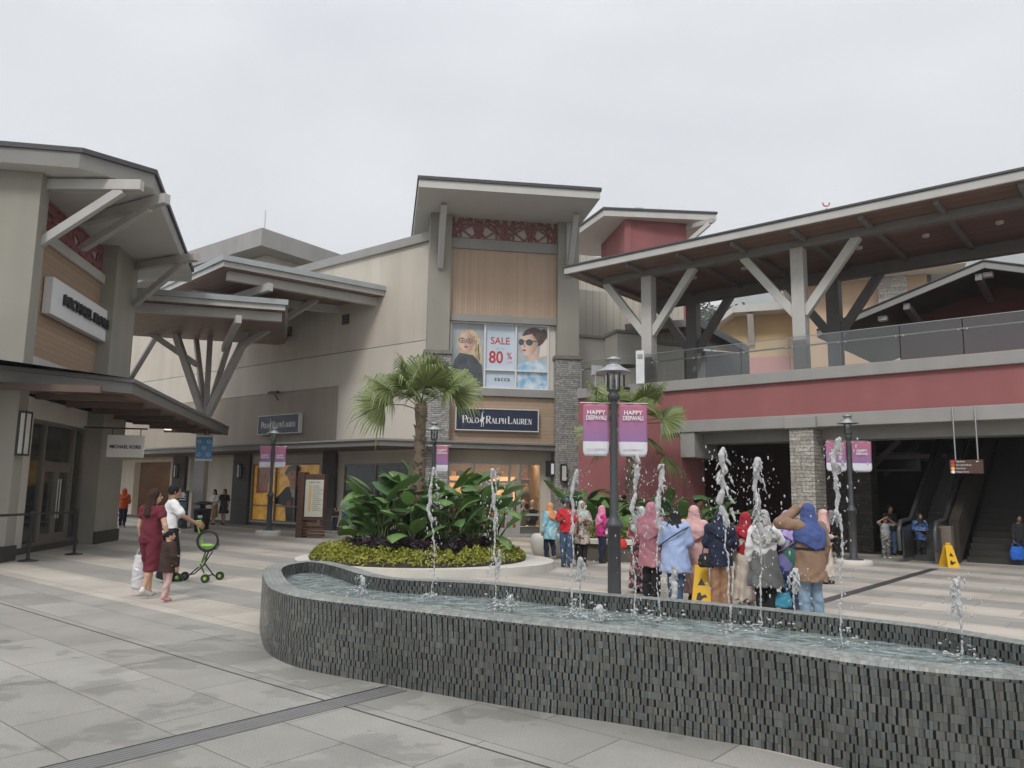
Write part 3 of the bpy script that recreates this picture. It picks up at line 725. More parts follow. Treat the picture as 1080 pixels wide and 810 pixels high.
# entrance canopy
zc = 3.9
c0, c1, c2 = G(0, 389, zc), G(140, 403, zc), G(241, 452, zc)
cm = c0 + (c0 - c1) * 3.0
w2 = M.pt((c2 - M.o).dot(M.e) - .3, .8, zc); w1 = M.pt(sA - 3, -.2, zc)
pl = [cm, c0, c1, c2, w2, w1]
mb = MB(); mb.slab([p[:2] for p in pl], zc - .26, zc - .02, 0, 1, 1)
cn = build(mb, 'entrance_canopy', [SOFFIT_C, CANOPY_T], ls, .008)
cc = np.mean([p[:2] for p in pl], axis=0)
big = [p[:2] + (p[:2] - cc) / np.linalg.norm(p[:2] - cc) * .08 for p in pl]
mb = MB(); mb.slab(big, zc - .018, zc + .07, 0); build(mb, 'roof_edge', mat('canopy_lip', (.14, .14, .14), .45), cn, .01)
mb = MB()
ce = (c2 - c1) / np.linalg.norm(c2 - c1)
for k in range(1, 9):
    p = c1 + ce * (k * 1.7 - 3.0); f = M.pt((p - M.o).dot(M.e), .5, zc - .34)
    mb = MB(); mb.bar([p[0] - M.n[0] * .25, p[1] - M.n[1] * .25, zc - .34], f, .1, .14)
    build(mb, 'canopy_joist', mat('joist_brown', (.115, .075, .055), .55, .1, 3), cn)
for (px, py) in ((65, 419), (177, 452)):
    mb = MB(); p = G(px, py, zc - .3); mb.cbox(p + [0, 0, -.05], .2, .2, .09, .2); build(mb, 'downlight', emit('downlight_cream', (1, .88, .68), 1.2), cn, .004)
# wall lantern
p = M.pt(M.s(22, 455, d1), d1, M.z(22, 455, d1)); fr = Fr(p[0], p[1], M.e[0], M.e[1])
def wall_lamp(fr, z, label, h=.75, w_=.22, root_group='rectangular wall lamps by the shopfronts'):
    t = thing('wall_lamp', label, 'wall lamp', fr.pt(0, 0, z - h / 2), root_group)
    mb = MB(); mb.box(fr, -w_ / 2, w_ / 2, .003, .04, z - h / 2, z + h / 2); mb.box(fr, -w_ / 2, w_ / 2, .04, .17, z + h / 2 - .04, z + h / 2); mb.box(fr, -w_ / 2, w_ / 2, .04, .17, z - h / 2, z - h / 2 + .04)
    mb.box(fr, -w_ / 2, -w_ / 2 + .025, .14, .17, z - h / 2, z + h / 2); mb.box(fr, w_ / 2 - .025, w_ / 2, .14, .17, z - h / 2, z + h / 2)
    build(mb, 'lamp_frame', BLACKM, t)
    mb = MB(); mb.box(fr, -w_ / 2 + .03, w_ / 2 - .03, .045, .15, z - h / 2 + .045, z + h / 2 - .045); build(mb, 'lamp_shade', mat('frosted_shade', (.62, .60, .55), .4), t)
wall_lamp(Fr(*M.pt(sA + (sB - sA) * .35, d1)[:2], M.e[0], M.e[1]), M.z(20, 457, d1), 'frosted rectangular wall lamp on the olive corner pier under the left canopy', .95, .3)
# hanging sign under the canopy
def hang(p0, p1):
    pass
pa, pb = G(113, 470, 2.9), G(152, 470, 2.9)
Yh = 20.5
a_, b_ = PY(113, 470, Yh), PY(152, 472, Yh + .2)
HF = Fr(a_[0], a_[1], b_[0] - a_[0], b_[1] - a_[1]); hw = np.linalg.norm((b_ - a_)[:2])
z0, z1 = PY(113, 482, Yh)[2], PY(113, 458.5, Yh)[2]
hs = thing('hanging_sign', 'small white hanging shop sign with black letters under the left canopy', 'sign', HF.pt(hw / 2, 0, (z0 + z1) / 2))
mb = MB(); mb.box(HF, 0, hw, -.04, .04, z0, z1); build(mb, 'panel', mat('sign_cream', (.72, .70, .66), .5, .04, 2), hs, .008)
lettering('MICHAEL KORS', (z1 - z0) * .22, HF, hw / 2, .045, (z0 + z1) / 2 - .02, BLACKM, hs, bold=.02, ext=.006, xs=hw * .86 / ((z1 - z0) * .22 * 7.1))
mb = MB()
for q_ in (.12, .88): mb.tube([HF.pt(hw * q_, 0, z1), HF.pt(hw * q_, 0, z1 + .16)], .012, 6)
mb.bar(HF.pt(-.6, 0, z1 + .18), HF.pt(hw + .05, 0, z1 + .18), .04, .04); build(mb, 'bracket', BLACKM, hs)
# ================================================================ centre: store wing and tower
W = WF; T = TF
STONE_T = stone('ledge_stone_tower', (.27, .265, .25), (.41, .40, .375), (.12, .115, .11), T, .34, .075)
st = thing('tower_store', 'store with square tower, vertical timber panel and pale wing with stepped colour bands', 'store building', T.pt(3, -2, 0))
def zz(px, py, d=0.0): return T.z(px, py, d)
# --- tower piers
l0, l1 = T.s(448, 420), T.s(471.5, 420); r0, r1 = T.s(586, 330), T.s(608.5, 330)
ztop = 11.6
for a, b in ((l0, l1), (r0, r1)):
    zst = zz(597, 378)
    mb = MB(); mb.box(T, a, b, -.9, .35, zst, ztop); build(mb, 'pier', PIERC, st, .012)
    mb = MB(); mb.box(T, a - .06, b + .06, -.9, .44, 0, zst - .10); build(mb, 'stone_base', STONE_T, st, .01)
    mb = MB(); mb.box(T, a - .11, b + .11, -.9, .50, zst - .11, zst + .03); build(mb, 'pier_cap', mat('cap_grey', (.20, .19, .175), .7, .1), st, .012)
    sc = (a + b) / 2
    mb = MB(); mb.box(T, sc - .05, sc + .05, .353, .46, zz(610, 283) - .25, zz(610, 283) + .02); build(mb, 'spot_lamp', BLACKM, st, .01)
    mb = MB(); mb.bar(T.pt(sc, .36, 9.55), T.pt(sc, 1.45, 11.5), .2, .24); mb.box(T, sc - .1, sc + .1, .352, .40, 9.45, 11.55); build(mb, 'brace', TIMBER, st, .012)
# --- tower wall between the piers
zsill, zlin = zz(530, 410), zz(530, 337.5)
zp1 = zz(530, 262); zl0, zl1 = zz(530, 257), zz(530, 225)
mb = MB(); mb.box(T, l1 - .05, r0 + .05, -.5, 0, zlin, ztop); mb.box(T, l1 - .05, r0 + .05, -.5, 0, 3.2, zsill); wl0, wl1 = T.s(475, 380), T.s(578, 380)
mb.box(T, l1 - .05, wl0, -.5, 0, zsill, zlin); mb.box(T, wl1, r0 + .05, -.5, 0, zsill, zlin); mb.box(T, l0 + .1, r1 - .1, -8, -.5, 4.4, ztop - .02)
build(mb, 'wall', PLASTER_L, st)
mb = MB(); mb.box(T, l1, r0, .003, .09, zlin + .12, zp1 - .14); build(mb, 'wood_panel', WOODV, st)
for z0, z1, dd in ((zlin - .14, zlin + .12, .17), (zp1 - .14, zl0 + .06, .17), (zsill - .30, zsill - .02, .20), (zl1 - .02, ztop, .12)):
    mb = MB(); mb.box(T, l1, r0, .003, dd, z0, z1); build(mb, 'string_course', TRIM, st, .012)
lattice(T, l1 + .03, r0, zl0 + .07, zl1 - .02, .06, st, 21, .92, .05)
mb = MB(); mb.box(T, l1, r0, .003, .06, 3.3, zsill - .31); build(mb, 'wood_cladding', WOODH, st)
# --- tower roof
A = [G(442, 186, 11.93), G(633, 199, 11.93)]
e2 = (A[1] - A[0]) / np.linalg.norm(A[1] - A[0]); bk = -T.n * 7.5
bk[2] = 0
roof_poly([A[0], A[1], A[1] + bk, A[0] + bk], .36, 'roof', st, TRIM_L, ROOFT)
# --- big poster window
pw = thing('window_poster', 'tall upstairs window posters with SALE 80% between two faces in glasses', 'poster', T.pt((wl0 + wl1) / 2, 0, zsill))
def flat(fr, pts, d, m, name, root, th=.002):
    mb = MB(); mb.prism([fr.pt(s, d, z) for s, z in pts], fr.n * th); return build(mb, name, m, root)
def ell(cx, cz, rx, rz, n=20, a0=0, a1=2 * math.pi): return [(cx + rx * math.cos(a0 + (a1 - a0) * k / n), cz + rz * math.sin(a0 + (a1 - a0) * k / n)) for k in range(n)]
ww = wl1 - wl0; wh = zlin - .15 - zsill; zb = zsill
c1, c2, c3, c4_ = wl0, wl0 + ww * .345, wl0 + ww * .665, wl1
zm = zb + wh * .28
def shade(name, a, b, sc=2.0):
    m = mat(name, a, .35, 0, 1); nt = m.node_tree; L = nt.links.new
    bs = nt.nodes['Principled BSDF']; tc = N(nt, 'ShaderNodeTexCoord'); no = N(nt, 'ShaderNodeTexNoise', i_Scale=sc, i_Detail=4.0); L(tc.outputs['Object'], no.inputs['Vector'])
    r = N(nt, 'ShaderNodeMapRange'); L(no.outputs[0], r.inputs[0]); r.inputs[1].default_value = .35; r.inputs[2].default_value = .65
    mx = N(nt, 'ShaderNodeMix', data_type='RGBA'); L(r.outputs[0], mx.inputs[0]); mx.inputs[6].default_value = c4(a); mx.inputs[7].default_value = c4(b)
    L(mx.outputs[2], bs.inputs['Base Color']); bs.inputs['Coat Weight'].default_value = .35; bs.inputs['Coat Roughness'].default_value = .05
    return m
PB1 = shade('poster_grey', (.25, .30, .34), (.42, .44, .45), 1.2); PB2 = shade('poster_blue', (.50, .58, .67), (.60, .68, .76), .7); PB3 = shade('poster_steel', (.36, .42, .47), (.52, .56, .58), 1.0)
SKIN_P = shade('poster_skin', (.62, .42, .33), (.72, .52, .42), 3); HAIR_P = shade('poster_blonde', (.48, .34, .19), (.66, .52, .34), 6); HAIR_D = shade('poster_dark_hair', (.05, .035, .03), (.14, .09, .07), 7)
INK = shade('poster_ink', (.035, .045, .05), (.08, .09, .10), 3); REDI = mat('poster_red', (.50, .04, .05), .4, .02); FLORAL = shade('poster_floral', (.70, .76, .80), (.22, .44, .66), 4)
SKIN_S = shade('poster_skin_shade', (.46, .29, .22), (.55, .36, .28), 3)
ROSE = mat('poster_lip', (.45, .10, .10), .4); PEACH = shade('poster_glow', (.8, .62, .45), (.75, .7, .66), 1.5)
base = -.06
flat(T, [(c1, zb), (c2, zb), (c2, zb + wh), (c1, zb + wh)], base, PB1, 'poster_sheet', pw)
def skin_print(name, s0, s1, a, b):      # a printed portrait: tone turns from light to shade across the face
    m = mat(name, a, .35, 0, 1); nt = m.node_tree; L = nt.links.new; bs = nt.nodes['Principled BSDF']
    tc = N(nt, 'ShaderNodeTexCoord'); d = N(nt, 'ShaderNodeVectorMath', operation='DOT_PRODUCT'); d.inputs[1].default_value = tuple(T.e); L(tc.outputs['Object'], d.inputs[0])
    off = float((T.pt(0) - WORLD[pw.name]).dot(T.e)); r = N(nt, 'ShaderNodeMapRange', interpolation_type='SMOOTHSTEP'); L(d.outputs['Value'], r.inputs[0]); r.inputs[1].default_value = s0 + off; r.inputs[2].default_value = s1 + off
    no = N(nt, 'ShaderNodeTexNoise', i_Scale=5.0, i_Detail=3.0); L(tc.outputs['Object'], no.inputs['Vector'])
    ad = N(nt, 'ShaderNodeMath', operation='MULTIPLY_ADD'); L(no.outputs[0], ad.inputs[0]); ad.inputs[1].default_value = .5; ad.inputs[2].default_value = -.25
    a2 = N(nt, 'ShaderNodeMath', operation='ADD', use_clamp=True); L(r.outputs[0], a2.inputs[0]); L(ad.outputs[0], a2.inputs[1])
    mx = N(nt, 'ShaderNodeMix', data_type='RGBA'); L(a2.outputs[0], mx.inputs[0]); mx.inputs[6].default_value = c4(a); mx.inputs[7].default_value = c4(b); L(mx.outputs[2], bs.inputs['Base Color'])
    return m
w1 = c2 - c1; hx = c1 + w1 * .47; hz = zb + wh * .70
flat(T, ell(hx + w1 * .06, hz - wh * .02, w1 * .34, wh * .22), base + .003, HAIR_P, 'hair', pw)
flat(T, [(hx + w1 * .06, hz), (hx + w1 * .42, hz - wh * .05), (hx + w1 * .46, zb + wh * .38), (hx + w1 * .22, zb + wh * .34), (hx, zb + wh * .45)], base + .005, HAIR_P, 'hair', pw)
flat(T, [(c1 + w1 * .02, zb + wh * .02), (c1 + w1 * .97, zb + wh * .02), (c1 + w1 * .94, zb + wh * .34), (hx + w1 * .2, zb + wh * .50), (hx - w1 * .2, zb + wh * .53), (c1 + w1 * .12, zb + wh * .42)], base + .008, INK, 'jumper', pw)
flat(T, ell(hx, hz, w1 * .22, wh * .155), base + .011, skin_print('portrait_print_a', hx - w1 * .15, hx + w1 * .30, (.72, .53, .44), (.36, .21, .15)), 'face', pw)
for q in (-1, 1):
    mb = MB(); mb.tube([T.pt(s, base + .016, z) for s, z in ell(hx - w1 * .03 + q * w1 * .105, hz + wh * .02, w1 * .085, wh * .035, 14)] + [T.pt(*(lambda t: (t[0], base + .016, t[1]))(ell(hx - w1 * .03 + q * w1 * .105, hz + wh * .02, w1 * .085, wh * .035, 14)[0]))], .012, 5); build(mb, 'glasses', INK, pw)
    flat(T, ell(hx - w1 * .03 + q * w1 * .10, hz + wh * .018, w1 * .035, wh * .012), base + .014, INK, 'eye', pw)
flat(T, ell(hx - w1 * .02, hz - wh * .075, w1 * .06, wh * .016), base + .014, ROSE, 'mouth', pw)
flat(T, [(hx + w1 * .06, hz - wh * .15), (hx + w1 * .17, hz - wh * .09), (hx + w1 * .21, hz + wh * .02), (hx + w1 * .13, hz - wh * .06)], base + .0125, SKIN_S, 'face_shade', pw)
flat(T, [(hx - w1 * .06, hz + wh * .01), (hx - w1 * .03, hz + wh * .01), (hx - w1 * .005, hz - wh * .045), (hx - w1 * .06, hz - wh * .045)], base + .0128, SKIN_S, 'nose', pw)
for q in (-1, 1): flat(T, ell(hx - w1 * .03 + q * w1 * .10, hz + wh * .062, w1 * .07, wh * .010), base + .0135, HAIR_P, 'brow', pw)
for q in range(9):
    a_ = .25 + q * .13; flat(T, [(hx + w1 * (.16 + .02 * q), hz + wh * (.13 - .02 * q)), (hx + w1 * (.18 + .022 * q), hz + wh * (.13 - .02 * q)), (hx + w1 * (.30 + .012 * q), zb + wh * .42), (hx + w1 * (.27 + .012 * q), zb + wh * .42)], base + .0065 + .0003 * q, (HAIR_P, HAIR_D)[q % 3 == 2], 'hair_strand', pw)
# middle sheet
flat(T, [(c2, zm), (c3, zm), (c3, zb + wh), (c2, zb + wh)], base, PB2, 'poster_sheet', pw)
flat(T, [(c2, zb), (c3, zb), (c3, zm), (c2, zm)], base, PB2, 'poster_sheet', pw)
cm_ = (c2 + c3) / 2; w2_ = c3 - c2
lettering('SALE', wh * .155, T, cm_, base + .004, zb + wh * .735, REDI, pw, bold=.012, ext=.001, xs=.92)
lettering('UP TO', wh * .045, T, cm_, base + .004, zb + wh * .615, mat('poster_pale_ink', (.30, .36, .5), .4), pw, ext=.001)
lettering('80', wh * .26, T, cm_ - w2_ * .13, base + .004, zb + wh * .475, REDI, pw, bold=.022, ext=.001, xs=.86)
lettering('%', wh * .15, T, cm_ + w2_ * .30, base + .004, zb + wh * .505, REDI, pw, bold=.012, ext=.001, xs=.8)
lettering('OFF', wh * .06, T, cm_ + w2_ * .30, base + .004, zb + wh * .405, mat('poster_pink_ink', (.62, .3, .33), .4), pw, ext=.001)
lettering('sacca', wh * .10, T, cm_ + w2_ * .08, base + .004, zb + wh * .15, INK, pw, bold=.02, ext=.001, space=1.15)
# right sheet
w3 = c4_ - c3; fx = c3 + w3 * .36; fz = zb + wh * .70
flat(T, [(c3, zb), (c4_, zb), (c4_, zb + wh), (c3, zb + wh)], base, PB3, 'poster_sheet', pw)
flat(T, [(c3 + w3 * .72, zb + wh * .5), (c4_ - .03, zb + wh * .55), (c4_ - .03, zb + wh * .86), (c3 + w3 * .8, zb + wh * .83)], base + .003, PEACH, 'backlight', pw)
flat(T, ell(fx + w3 * .20, fz + wh * .12, w3 * .36, wh * .15), base + .005, HAIR_D, 'hair', pw)
flat(T, ell(fx + w3 * .52, fz + wh * .17, w3 * .11, wh * .09), base + .006, HAIR_D, 'hair', pw)
flat(T, [(fx - w3 * .02, fz - wh * .1), (fx + w3 * .30, fz), (fx + w3 * .34, zb + wh * .45), (fx + w3 * .05, zb + wh * .44)], base + .008, SKIN_P, 'neck', pw)
flat(T, [(fx - w3 * .22, fz + wh * .12), (fx + w3 * .14, fz + wh * .17), (fx + w3 * .34, fz + wh * .05), (fx + w3 * .28, fz - wh * .08), (fx + w3 * .06, fz - wh * .19), (fx - w3 * .10, fz - wh * .17), (fx - w3 * .17, fz - wh * .08), (fx - w3 * .22, fz)], base + .011, skin_print('portrait_print_b', fx - w3 * .12, fx + w3 * .42, (.76, .57, .48), (.42, .25, .18)), 'face', pw)
for q, rx in ((-.19, .085), (.06, .11)): flat(T, ell(fx + w3 * q, fz + wh * .035, w3 * rx, wh * .05), base + .015, INK, 'sunglasses', pw)
flat(T, [(fx - w3 * .2, fz + wh * .06), (fx + w3 * .36, fz + wh * .065), (fx + w3 * .36, fz + wh * .05), (fx - w3 * .2, fz + wh * .045)], base + .014, INK, 'sunglasses', pw)
flat(T, ell(fx - w3 * .10, fz - wh * .09, w3 * .06, wh * .016), base + .014, ROSE, 'mouth', pw)
flat(T, [(c3 + w3 * .02, zb + .02), (c4_ - .03, zb + .02), (c4_ - .04, zb + wh * .36), (fx + w3 * .36, zb + wh * .47), (fx - w3 * .02, zb + wh * .44), (c3 + w3 * .04, zb + wh * .38)], base + .010, FLORAL, 'shirt', pw)
flat(T, [(fx + w3 * .10, fz - wh * .17), (fx + w3 * .27, fz - wh * .07), (fx + w3 * .33, fz + wh * .05), (fx + w3 * .20, fz - wh * .06)], base + .0125, SKIN_S, 'face_shade', pw)
flat(T, [(fx - w3 * .10, fz + wh * .02), (fx - w3 * .07, fz + wh * .01), (fx - w3 * .06, fz - wh * .04), (fx - w3 * .13, fz - wh * .045)], base + .013, SKIN_S, 'nose', pw)
flat(T, ell(fx + w3 * .27, fz + wh * .0, w3 * .045, wh * .035), base + .0135, SKIN_S, 'ear', pw)
mb = MB()
for s_ in (c1 - .03, c2 - .03, c3 - .03, c4_ - .03): mb.box(T, s_, s_ + .06, -.055, .05, zb, zb + wh)
mb.box(T, c1, c4_, -.053, .052, zb - .03, zb + .03); mb.box(T, c1, c4_, -.053, .052, zb + wh - .04, zb + wh + .02); mb.box(T, c2, c4_, -.05, .045, zm - .025, zm + .025)
build(mb, 'window_frame', FRAME_W, st, .006)
# --- navy sign with serif lettering and a rider
SERIF = {  # thick / thin strokes in a unit box, serifs added at stroke ends: (x0,y0,x1,y1,width)
 'P': ([(.18, 0, .18, 1, .17)], [(.5, .74, .30, .26, -90, 90)], [(.18, .97, .48, .97, .06), (.18, .49, .48, .49, .06)], [(.18, 0), (.18, 1)], .82),
 'O': ([], [(.5, .5, .40, .49, 0, 360)], [], [], 1.0),
 'L': ([(.2, 0, .2, 1, .17)], [], [(.2, .03, .75, .03, .06), (.75, 0, .78, .25, .05)], [(.2, 0), (.2, 1)], .85),
 'R': ([(.18, 0, .18, 1, .17), (.45, .5, .85, .02, .15)], [(.5, .75, .28, .25, -90, 90)], [(.18, .97, .48, .97, .06), (.18, .51, .48, .51, .06)], [(.18, 0), (.18, 1), (.85, 0)], .95),
 'A': ([(.45, 1, .83, 0, .17)], [], [(.45, 1, .12, 0, .06), (.25, .33, .7, .33, .05)], [(.12, 0), (.83, 0)], .95),
 'H': ([(.2, 0, .2, 1, .16), (.8, 0, .8, 1, .16)], [], [(.2, .5, .8, .5, .06)], [(.2, 0), (.2, 1), (.8, 0), (.8, 1)], 1.0),
 'U': ([(.2, .3, .2, 1, .16)], [(.5, .32, .30, .32, 180, 360)], [(.8, .3, .8, 1, .06)], [(.2, 1), (.8, 1)], 1.0),
 'E': ([(.2, 0, .2, 1, .17)], [], [(.2, .97, .72, .97, .06), (.2, .5, .6, .5, .06), (.2, .03, .75, .03, .06), (.72, .8, .72, 1, .05), (.76, 0, .76, .22, .05)], [(.2, 0), (.2, 1)], .85),
 'N': ([(.2, 1, .8, 0, .17)], [], [(.2, 0, .2, 1, .06), (.8, 0, .8, 1, .06)], [(.2, 0), (.2, 1), (.8, 1)], 1.0)}
def serif_text(fr, s, z, words, h, d, m, root, sx=1.0):
    """words: list of (text, small-cap ratio); returns the end s"""
    mb = MB()
    def st_(x0, y0, x1, y1, w, ox, k):
        A_ = fr.pt(ox + x0 * k * sx, d, z + y0 * k); B_ = fr.pt(ox + x1 * k * sx, d, z + y1 * k)
        mb.bar(A_, B_, w * k, .012 + .004 * w, up=tuple(fr.n))
    for wd in words:
        for i, ch in enumerate(wd):
            k = h if i == 0 else h * .74
            th, arcs, tn, sf, adv = SERIF[ch]
            for a in th: st_(*a, s, k)
            for a in tn: st_(*a, s, k)
            for (x, y) in sf: st_(x - .13, y + (.02 if y < .5 else -.02), x + .13, y + (.02 if y < .5 else -.02), .045, s, k)
            for (cx, cy, rx, ry, a0, a1) in arcs:
                n = 14
                for q in range(n):
                    t0, t1 = R(a0 + (a1 - a0) * q / n), R(a0 + (a1 - a0) * (q + 1) / n); tm = (t0 + t1) / 2
                    w_ = .05 + .12 * abs(math.cos(tm))
                    st_(cx + rx * math.cos(t0), cy + ry * math.sin(t0), cx + rx * math.cos(t1), cy + ry * math.sin(t1), w_, s, k)
            s += (adv + .04) * k * sx
        s += h * .55 * sx
    if mb.v: build(mb, 'lettering', m, root)
    return s
PONY = [(.30, 0), (.36, .22), (.30, .34), (.20, .36), (.10, .28), (.12, .42), (.24, .50), (.36, .54), (.40, .70), (.44, .78), (.38, .86), (.62, .98), (.78, 1.0), (.60, .92), (.52, .86), (.56, .78), (.62, .70), (.60, .58), (.76, .64), (.88, .60), (.84, .52), (.72, .48), (.70, .34), (.80, .20), (.72, 0), (.66, 0), (.70, .18), (.60, .30), (.50, .30), (.46, .16), (.50, 0), (.44, 0), (.40, .16), (.36, 0)]
def navy_sign(fr, s0, s1, z0, z1, label, root_d=.0):
    t = thing('shop_sign', label, 'sign', fr.pt((s0 + s1) / 2, root_d, (z0 + z1) / 2), 'navy shop signs')
    h = z1 - z0; wd = s1 - s0
    mb = MB(); mb.box(fr, s0, s1, root_d + .02, root_d + .16, z0, z1); build(mb, 'panel', NAVY, t)
    mb = MB(); e = h * .055
    mb.box(fr, s0 - e, s1 + e, root_d + .003, root_d + .19, z0 - e, z0); mb.box(fr, s0 - e, s1 + e, root_d + .003, root_d + .19, z1, z1 + e); mb.box(fr, s0 - e, s0, root_d + .003, root_d + .19, z0, z1); mb.box(fr, s1, s1 + e, root_d + .003, root_d + .19, z0, z1)
    build(mb, 'frame', mat('sign_frame_cream', (.62, .58, .52), .4), t, .008)
    lh = h * .36; d = root_d + .17; zb_ = (z0 + z1) / 2 - lh * .5
    tot = 0
    for w_ in ('POLO',): pass
    def wid(word): return sum((SERIF[c][4] + .04) * (lh if i == 0 else lh * .74) for i, c in enumerate(word))
    gap = lh * .5; pony = h * .62 * .62
    total = wid('POLO') + pony + gap * .3 + wid('RALPH') + gap * .4 + wid('LAUREN')
    sx = wd * .86 / total
    s = s0 + wd * .07
    s = serif_text(fr, s, zb_, ['POLO'], lh, d, WHITE, t, sx) - lh * .55 * sx
    mb = MB(); pz = z0 + h * .15; ph = h * .74; pw_ = pony * sx * 1.05
    mb.prism([fr.pt(s + x * pw_, d, pz + y * ph) for x, y in PONY], fr.n * .012); build(mb, 'rider_emblem', WHITE, t)
    s += pony * sx + gap * .3 * sx
    s = serif_text(fr, s, zb_, ['RALPH'], lh, d, WHITE, t, sx) - lh * .55 * sx + gap * .4 * sx
    serif_text(fr, s, zb_, ['LAUREN'], lh, d, WHITE, t, sx)
    return t
a0 = T.hit(481, 442, .1); a1 = T.hit(566.5, 444, .1)
navy_sign(T, a0[0], a1[0], T.z(524, 454, .1), T.z(524, 432.5, .1), 'navy shop sign with white serif letters and rider on the tower front', .06)

# --- wing wall
sL = -34.0; ztw = W.z(440, 258)
zj1, zj2 = W.z(440, 359.5), W.z(357, 407)
zcan = 3.25
mb = MB(); mb.box(W, sL, .35, -.6, 0, zj1, ztw); build(mb, 'upper_wall', PLASTER, st)
sP = W.s(357, 420)
mb = MB(); mb.box(W, sL, .35, -.6, .018, zj2, zj1 - .03); build(mb, 'wall_band', mat('band_pale', (.55, .505, .44), .85, .05, .6, .15, 60, streak=.06), st)
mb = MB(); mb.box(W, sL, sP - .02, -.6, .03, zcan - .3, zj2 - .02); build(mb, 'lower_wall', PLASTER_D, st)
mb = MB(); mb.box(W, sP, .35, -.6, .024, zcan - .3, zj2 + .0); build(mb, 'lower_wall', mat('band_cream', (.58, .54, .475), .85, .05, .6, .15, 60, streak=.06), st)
mb = MB(); mb.box(W, sL, .5, -.75, .12, ztw, ztw + .34); build(mb, 'coping', TRIM, st, .012)
for (px, py) in ((305, 350), (365, 337)):
    s_, z_ = W.hit(px, py); mb = MB(); mb.box(W, s_ - .2, s_ + .2, .003, .05, z_ - .2, z_ + .2); o = build(mb, 'vent', DARKW, st)
    mb = MB()
    for k in range(4): mb.box(W, s_ - .18, s_ + .18, .05, .07, z_ - .17 + k * .095, z_ - .13 + k * .095)
    build(mb, 'louvre', mat('louvre_grey', (.12, .12, .12), .5), o)
a0, a1 = W.hit(275.5, 449, .1), W.hit(317.5, 447, .1)
navy_sign(W, a0[0], a1[0], W.z(296, 457, .1), W.z(296, 438.5, .1), 'navy shop sign with white serif letters on the taupe wing wall above the lamp', .06)
# small flood lamp above the sign
s_, z_ = W.hit(288, 414, .3)
mb = MB(); mb.box(W, s_ - .3, s_ + .3, .2, .36, z_ - .05, z_ + .05); mb.tube([W.pt(s_, .02, z_ - .3), W.pt(s_, .25, z_)], .025, 6); build(mb, 'flood_lamp', BLACKM, st)
# --- canopy along wing and tower
kc = G(400, 463.5, zcan); kr = G(622, 471, zcan); kl = G(120, 481, zcan)
inner = [T.pt(r1 + .35, -.2, zcan), T.pt(l0, -.2, zcan), W.pt(-.2, -.3, zcan), W.pt(sL + 2, -.3, zcan)]
kd = W.e * -1
kl = kc + kd * 26.0
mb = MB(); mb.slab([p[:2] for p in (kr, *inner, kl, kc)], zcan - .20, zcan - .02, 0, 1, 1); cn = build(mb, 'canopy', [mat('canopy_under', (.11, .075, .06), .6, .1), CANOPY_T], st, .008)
cc = np.mean([p[:2] for p in (kr, *inner, kl, kc)], axis=0)
mb = MB(); mb.slab([(p[0] - .03, p[1] - .07) if i in (0, 5, 6) else (p[0], p[1]) for i, p in enumerate((kr, *inner, kl, kc))], zcan - .018, zcan + .045, 0); build(mb, 'canopy_edge', mat('canopy_lip2', (.24, .235, .22), .45, .08), cn, .008)
# --- ground floor of the tower: glazed entrance
gT = T.sub(0, -.35)
gl0, gl1 = gT.s(398, 520), gT.s(574, 520)
ztr = gT.z(540, 488); zdoor = gT.z(540, 509)
mb = MB(); mb.box(gT, l1, r0, -.25, .02, ztr, 3.3); mb.box(gT, r0 - .45, r0, -.25, .02, 0, ztr); build(mb, 'shopfront_wall', PLASTER, st)
ms = [gT.s(x, 540) for x in (472, 499, 537, 548, 574.5)]
sh = MB()
for c in (ms[0], ms[1], ms[2], ms[3], ms[4]): sh.box(gT, c - .04, c + .04, -.15, -.02, 0, ztr)
sh.box(gT, ms[0], ms[4], -.14, -.03, ztr - .07, ztr); sh.box(gT, ms[0], ms[4], -.14, -.03, 0, .1); sh.box(gT, ms[0], ms[3], -.14, -.03, zdoor - .04, zdoor + .05)
zmid = gT.z(560, 543); sh.box(gT, ms[3], ms[4], -.14, -.03, zmid - .04, zmid + .04)
fo = build(sh, 'shop_window', mat('alu_frame', (.42, .42, .40), .4, .05, 3, metal=.3), st, .006)
mb = MB(); mb.box(gT, ms[3], ms[4], -.09, -.075, .1, ztr - .07); mb.box(gT, ms[0], ms[3], -.09, -.075, zdoor + .05, ztr - .07); mb.box(gT, ms[0], ms[1], -.09, -.075, .1, zdoor); build(mb, 'pane', SHOPGLASS, fo)
for a, b, op in ((ms[1] + .05, ms[2] - .05, 0), (ms[2] + .05, ms[3] - .03, 0)):
    mb = MB(); t_ = .09
    mb.box(gT, a, a + t_, -.11, -.05, .11, zdoor - .05); mb.box(gT, b - t_, b, -.11, -.05, .11, zdoor - .05); mb.box(gT, a + t_, b - t_, -.11, -.05, .11, .3); mb.box(gT, a + t_, b - t_, -.11, -.05, zdoor - .15, zdoor - .05)
    dr = build(mb, 'door', mat('alu_frame', (.42, .42, .40)), st, .006)
    if b - a > .6:
        mb = MB(); mb.box(gT, a + t_, b - t_, -.085, -.075, .3, zdoor - .15); build(mb, 'pane', SHOPGLASS, dr)
    mb = MB(); mb.tube([gT.pt(b - .12, .02, .7), gT.pt(b - .12, .02, 1.5)], .016); build(mb, 'handle', BLACKM, dr)
SHOPW = mat('shop_inner_brown', (.20, .13, .085), .7, .2, 1.5)
mb = MB(); mb.box(gT, l1 - 1, r1, -5.0, -4.9, 0, 3.2); mb.box(gT, l1 - 1, l1 - .9, -5, -.3, 0, 3.2); mb.box(gT, r0 + .02, r0 + .1, -5, -.3, 0, 3.2); mb.box(gT, l1 - 1, r0 + .1, -5, -.26, 3.1, 3.22)
build(mb, 'interior_wall', SHOPW, st)
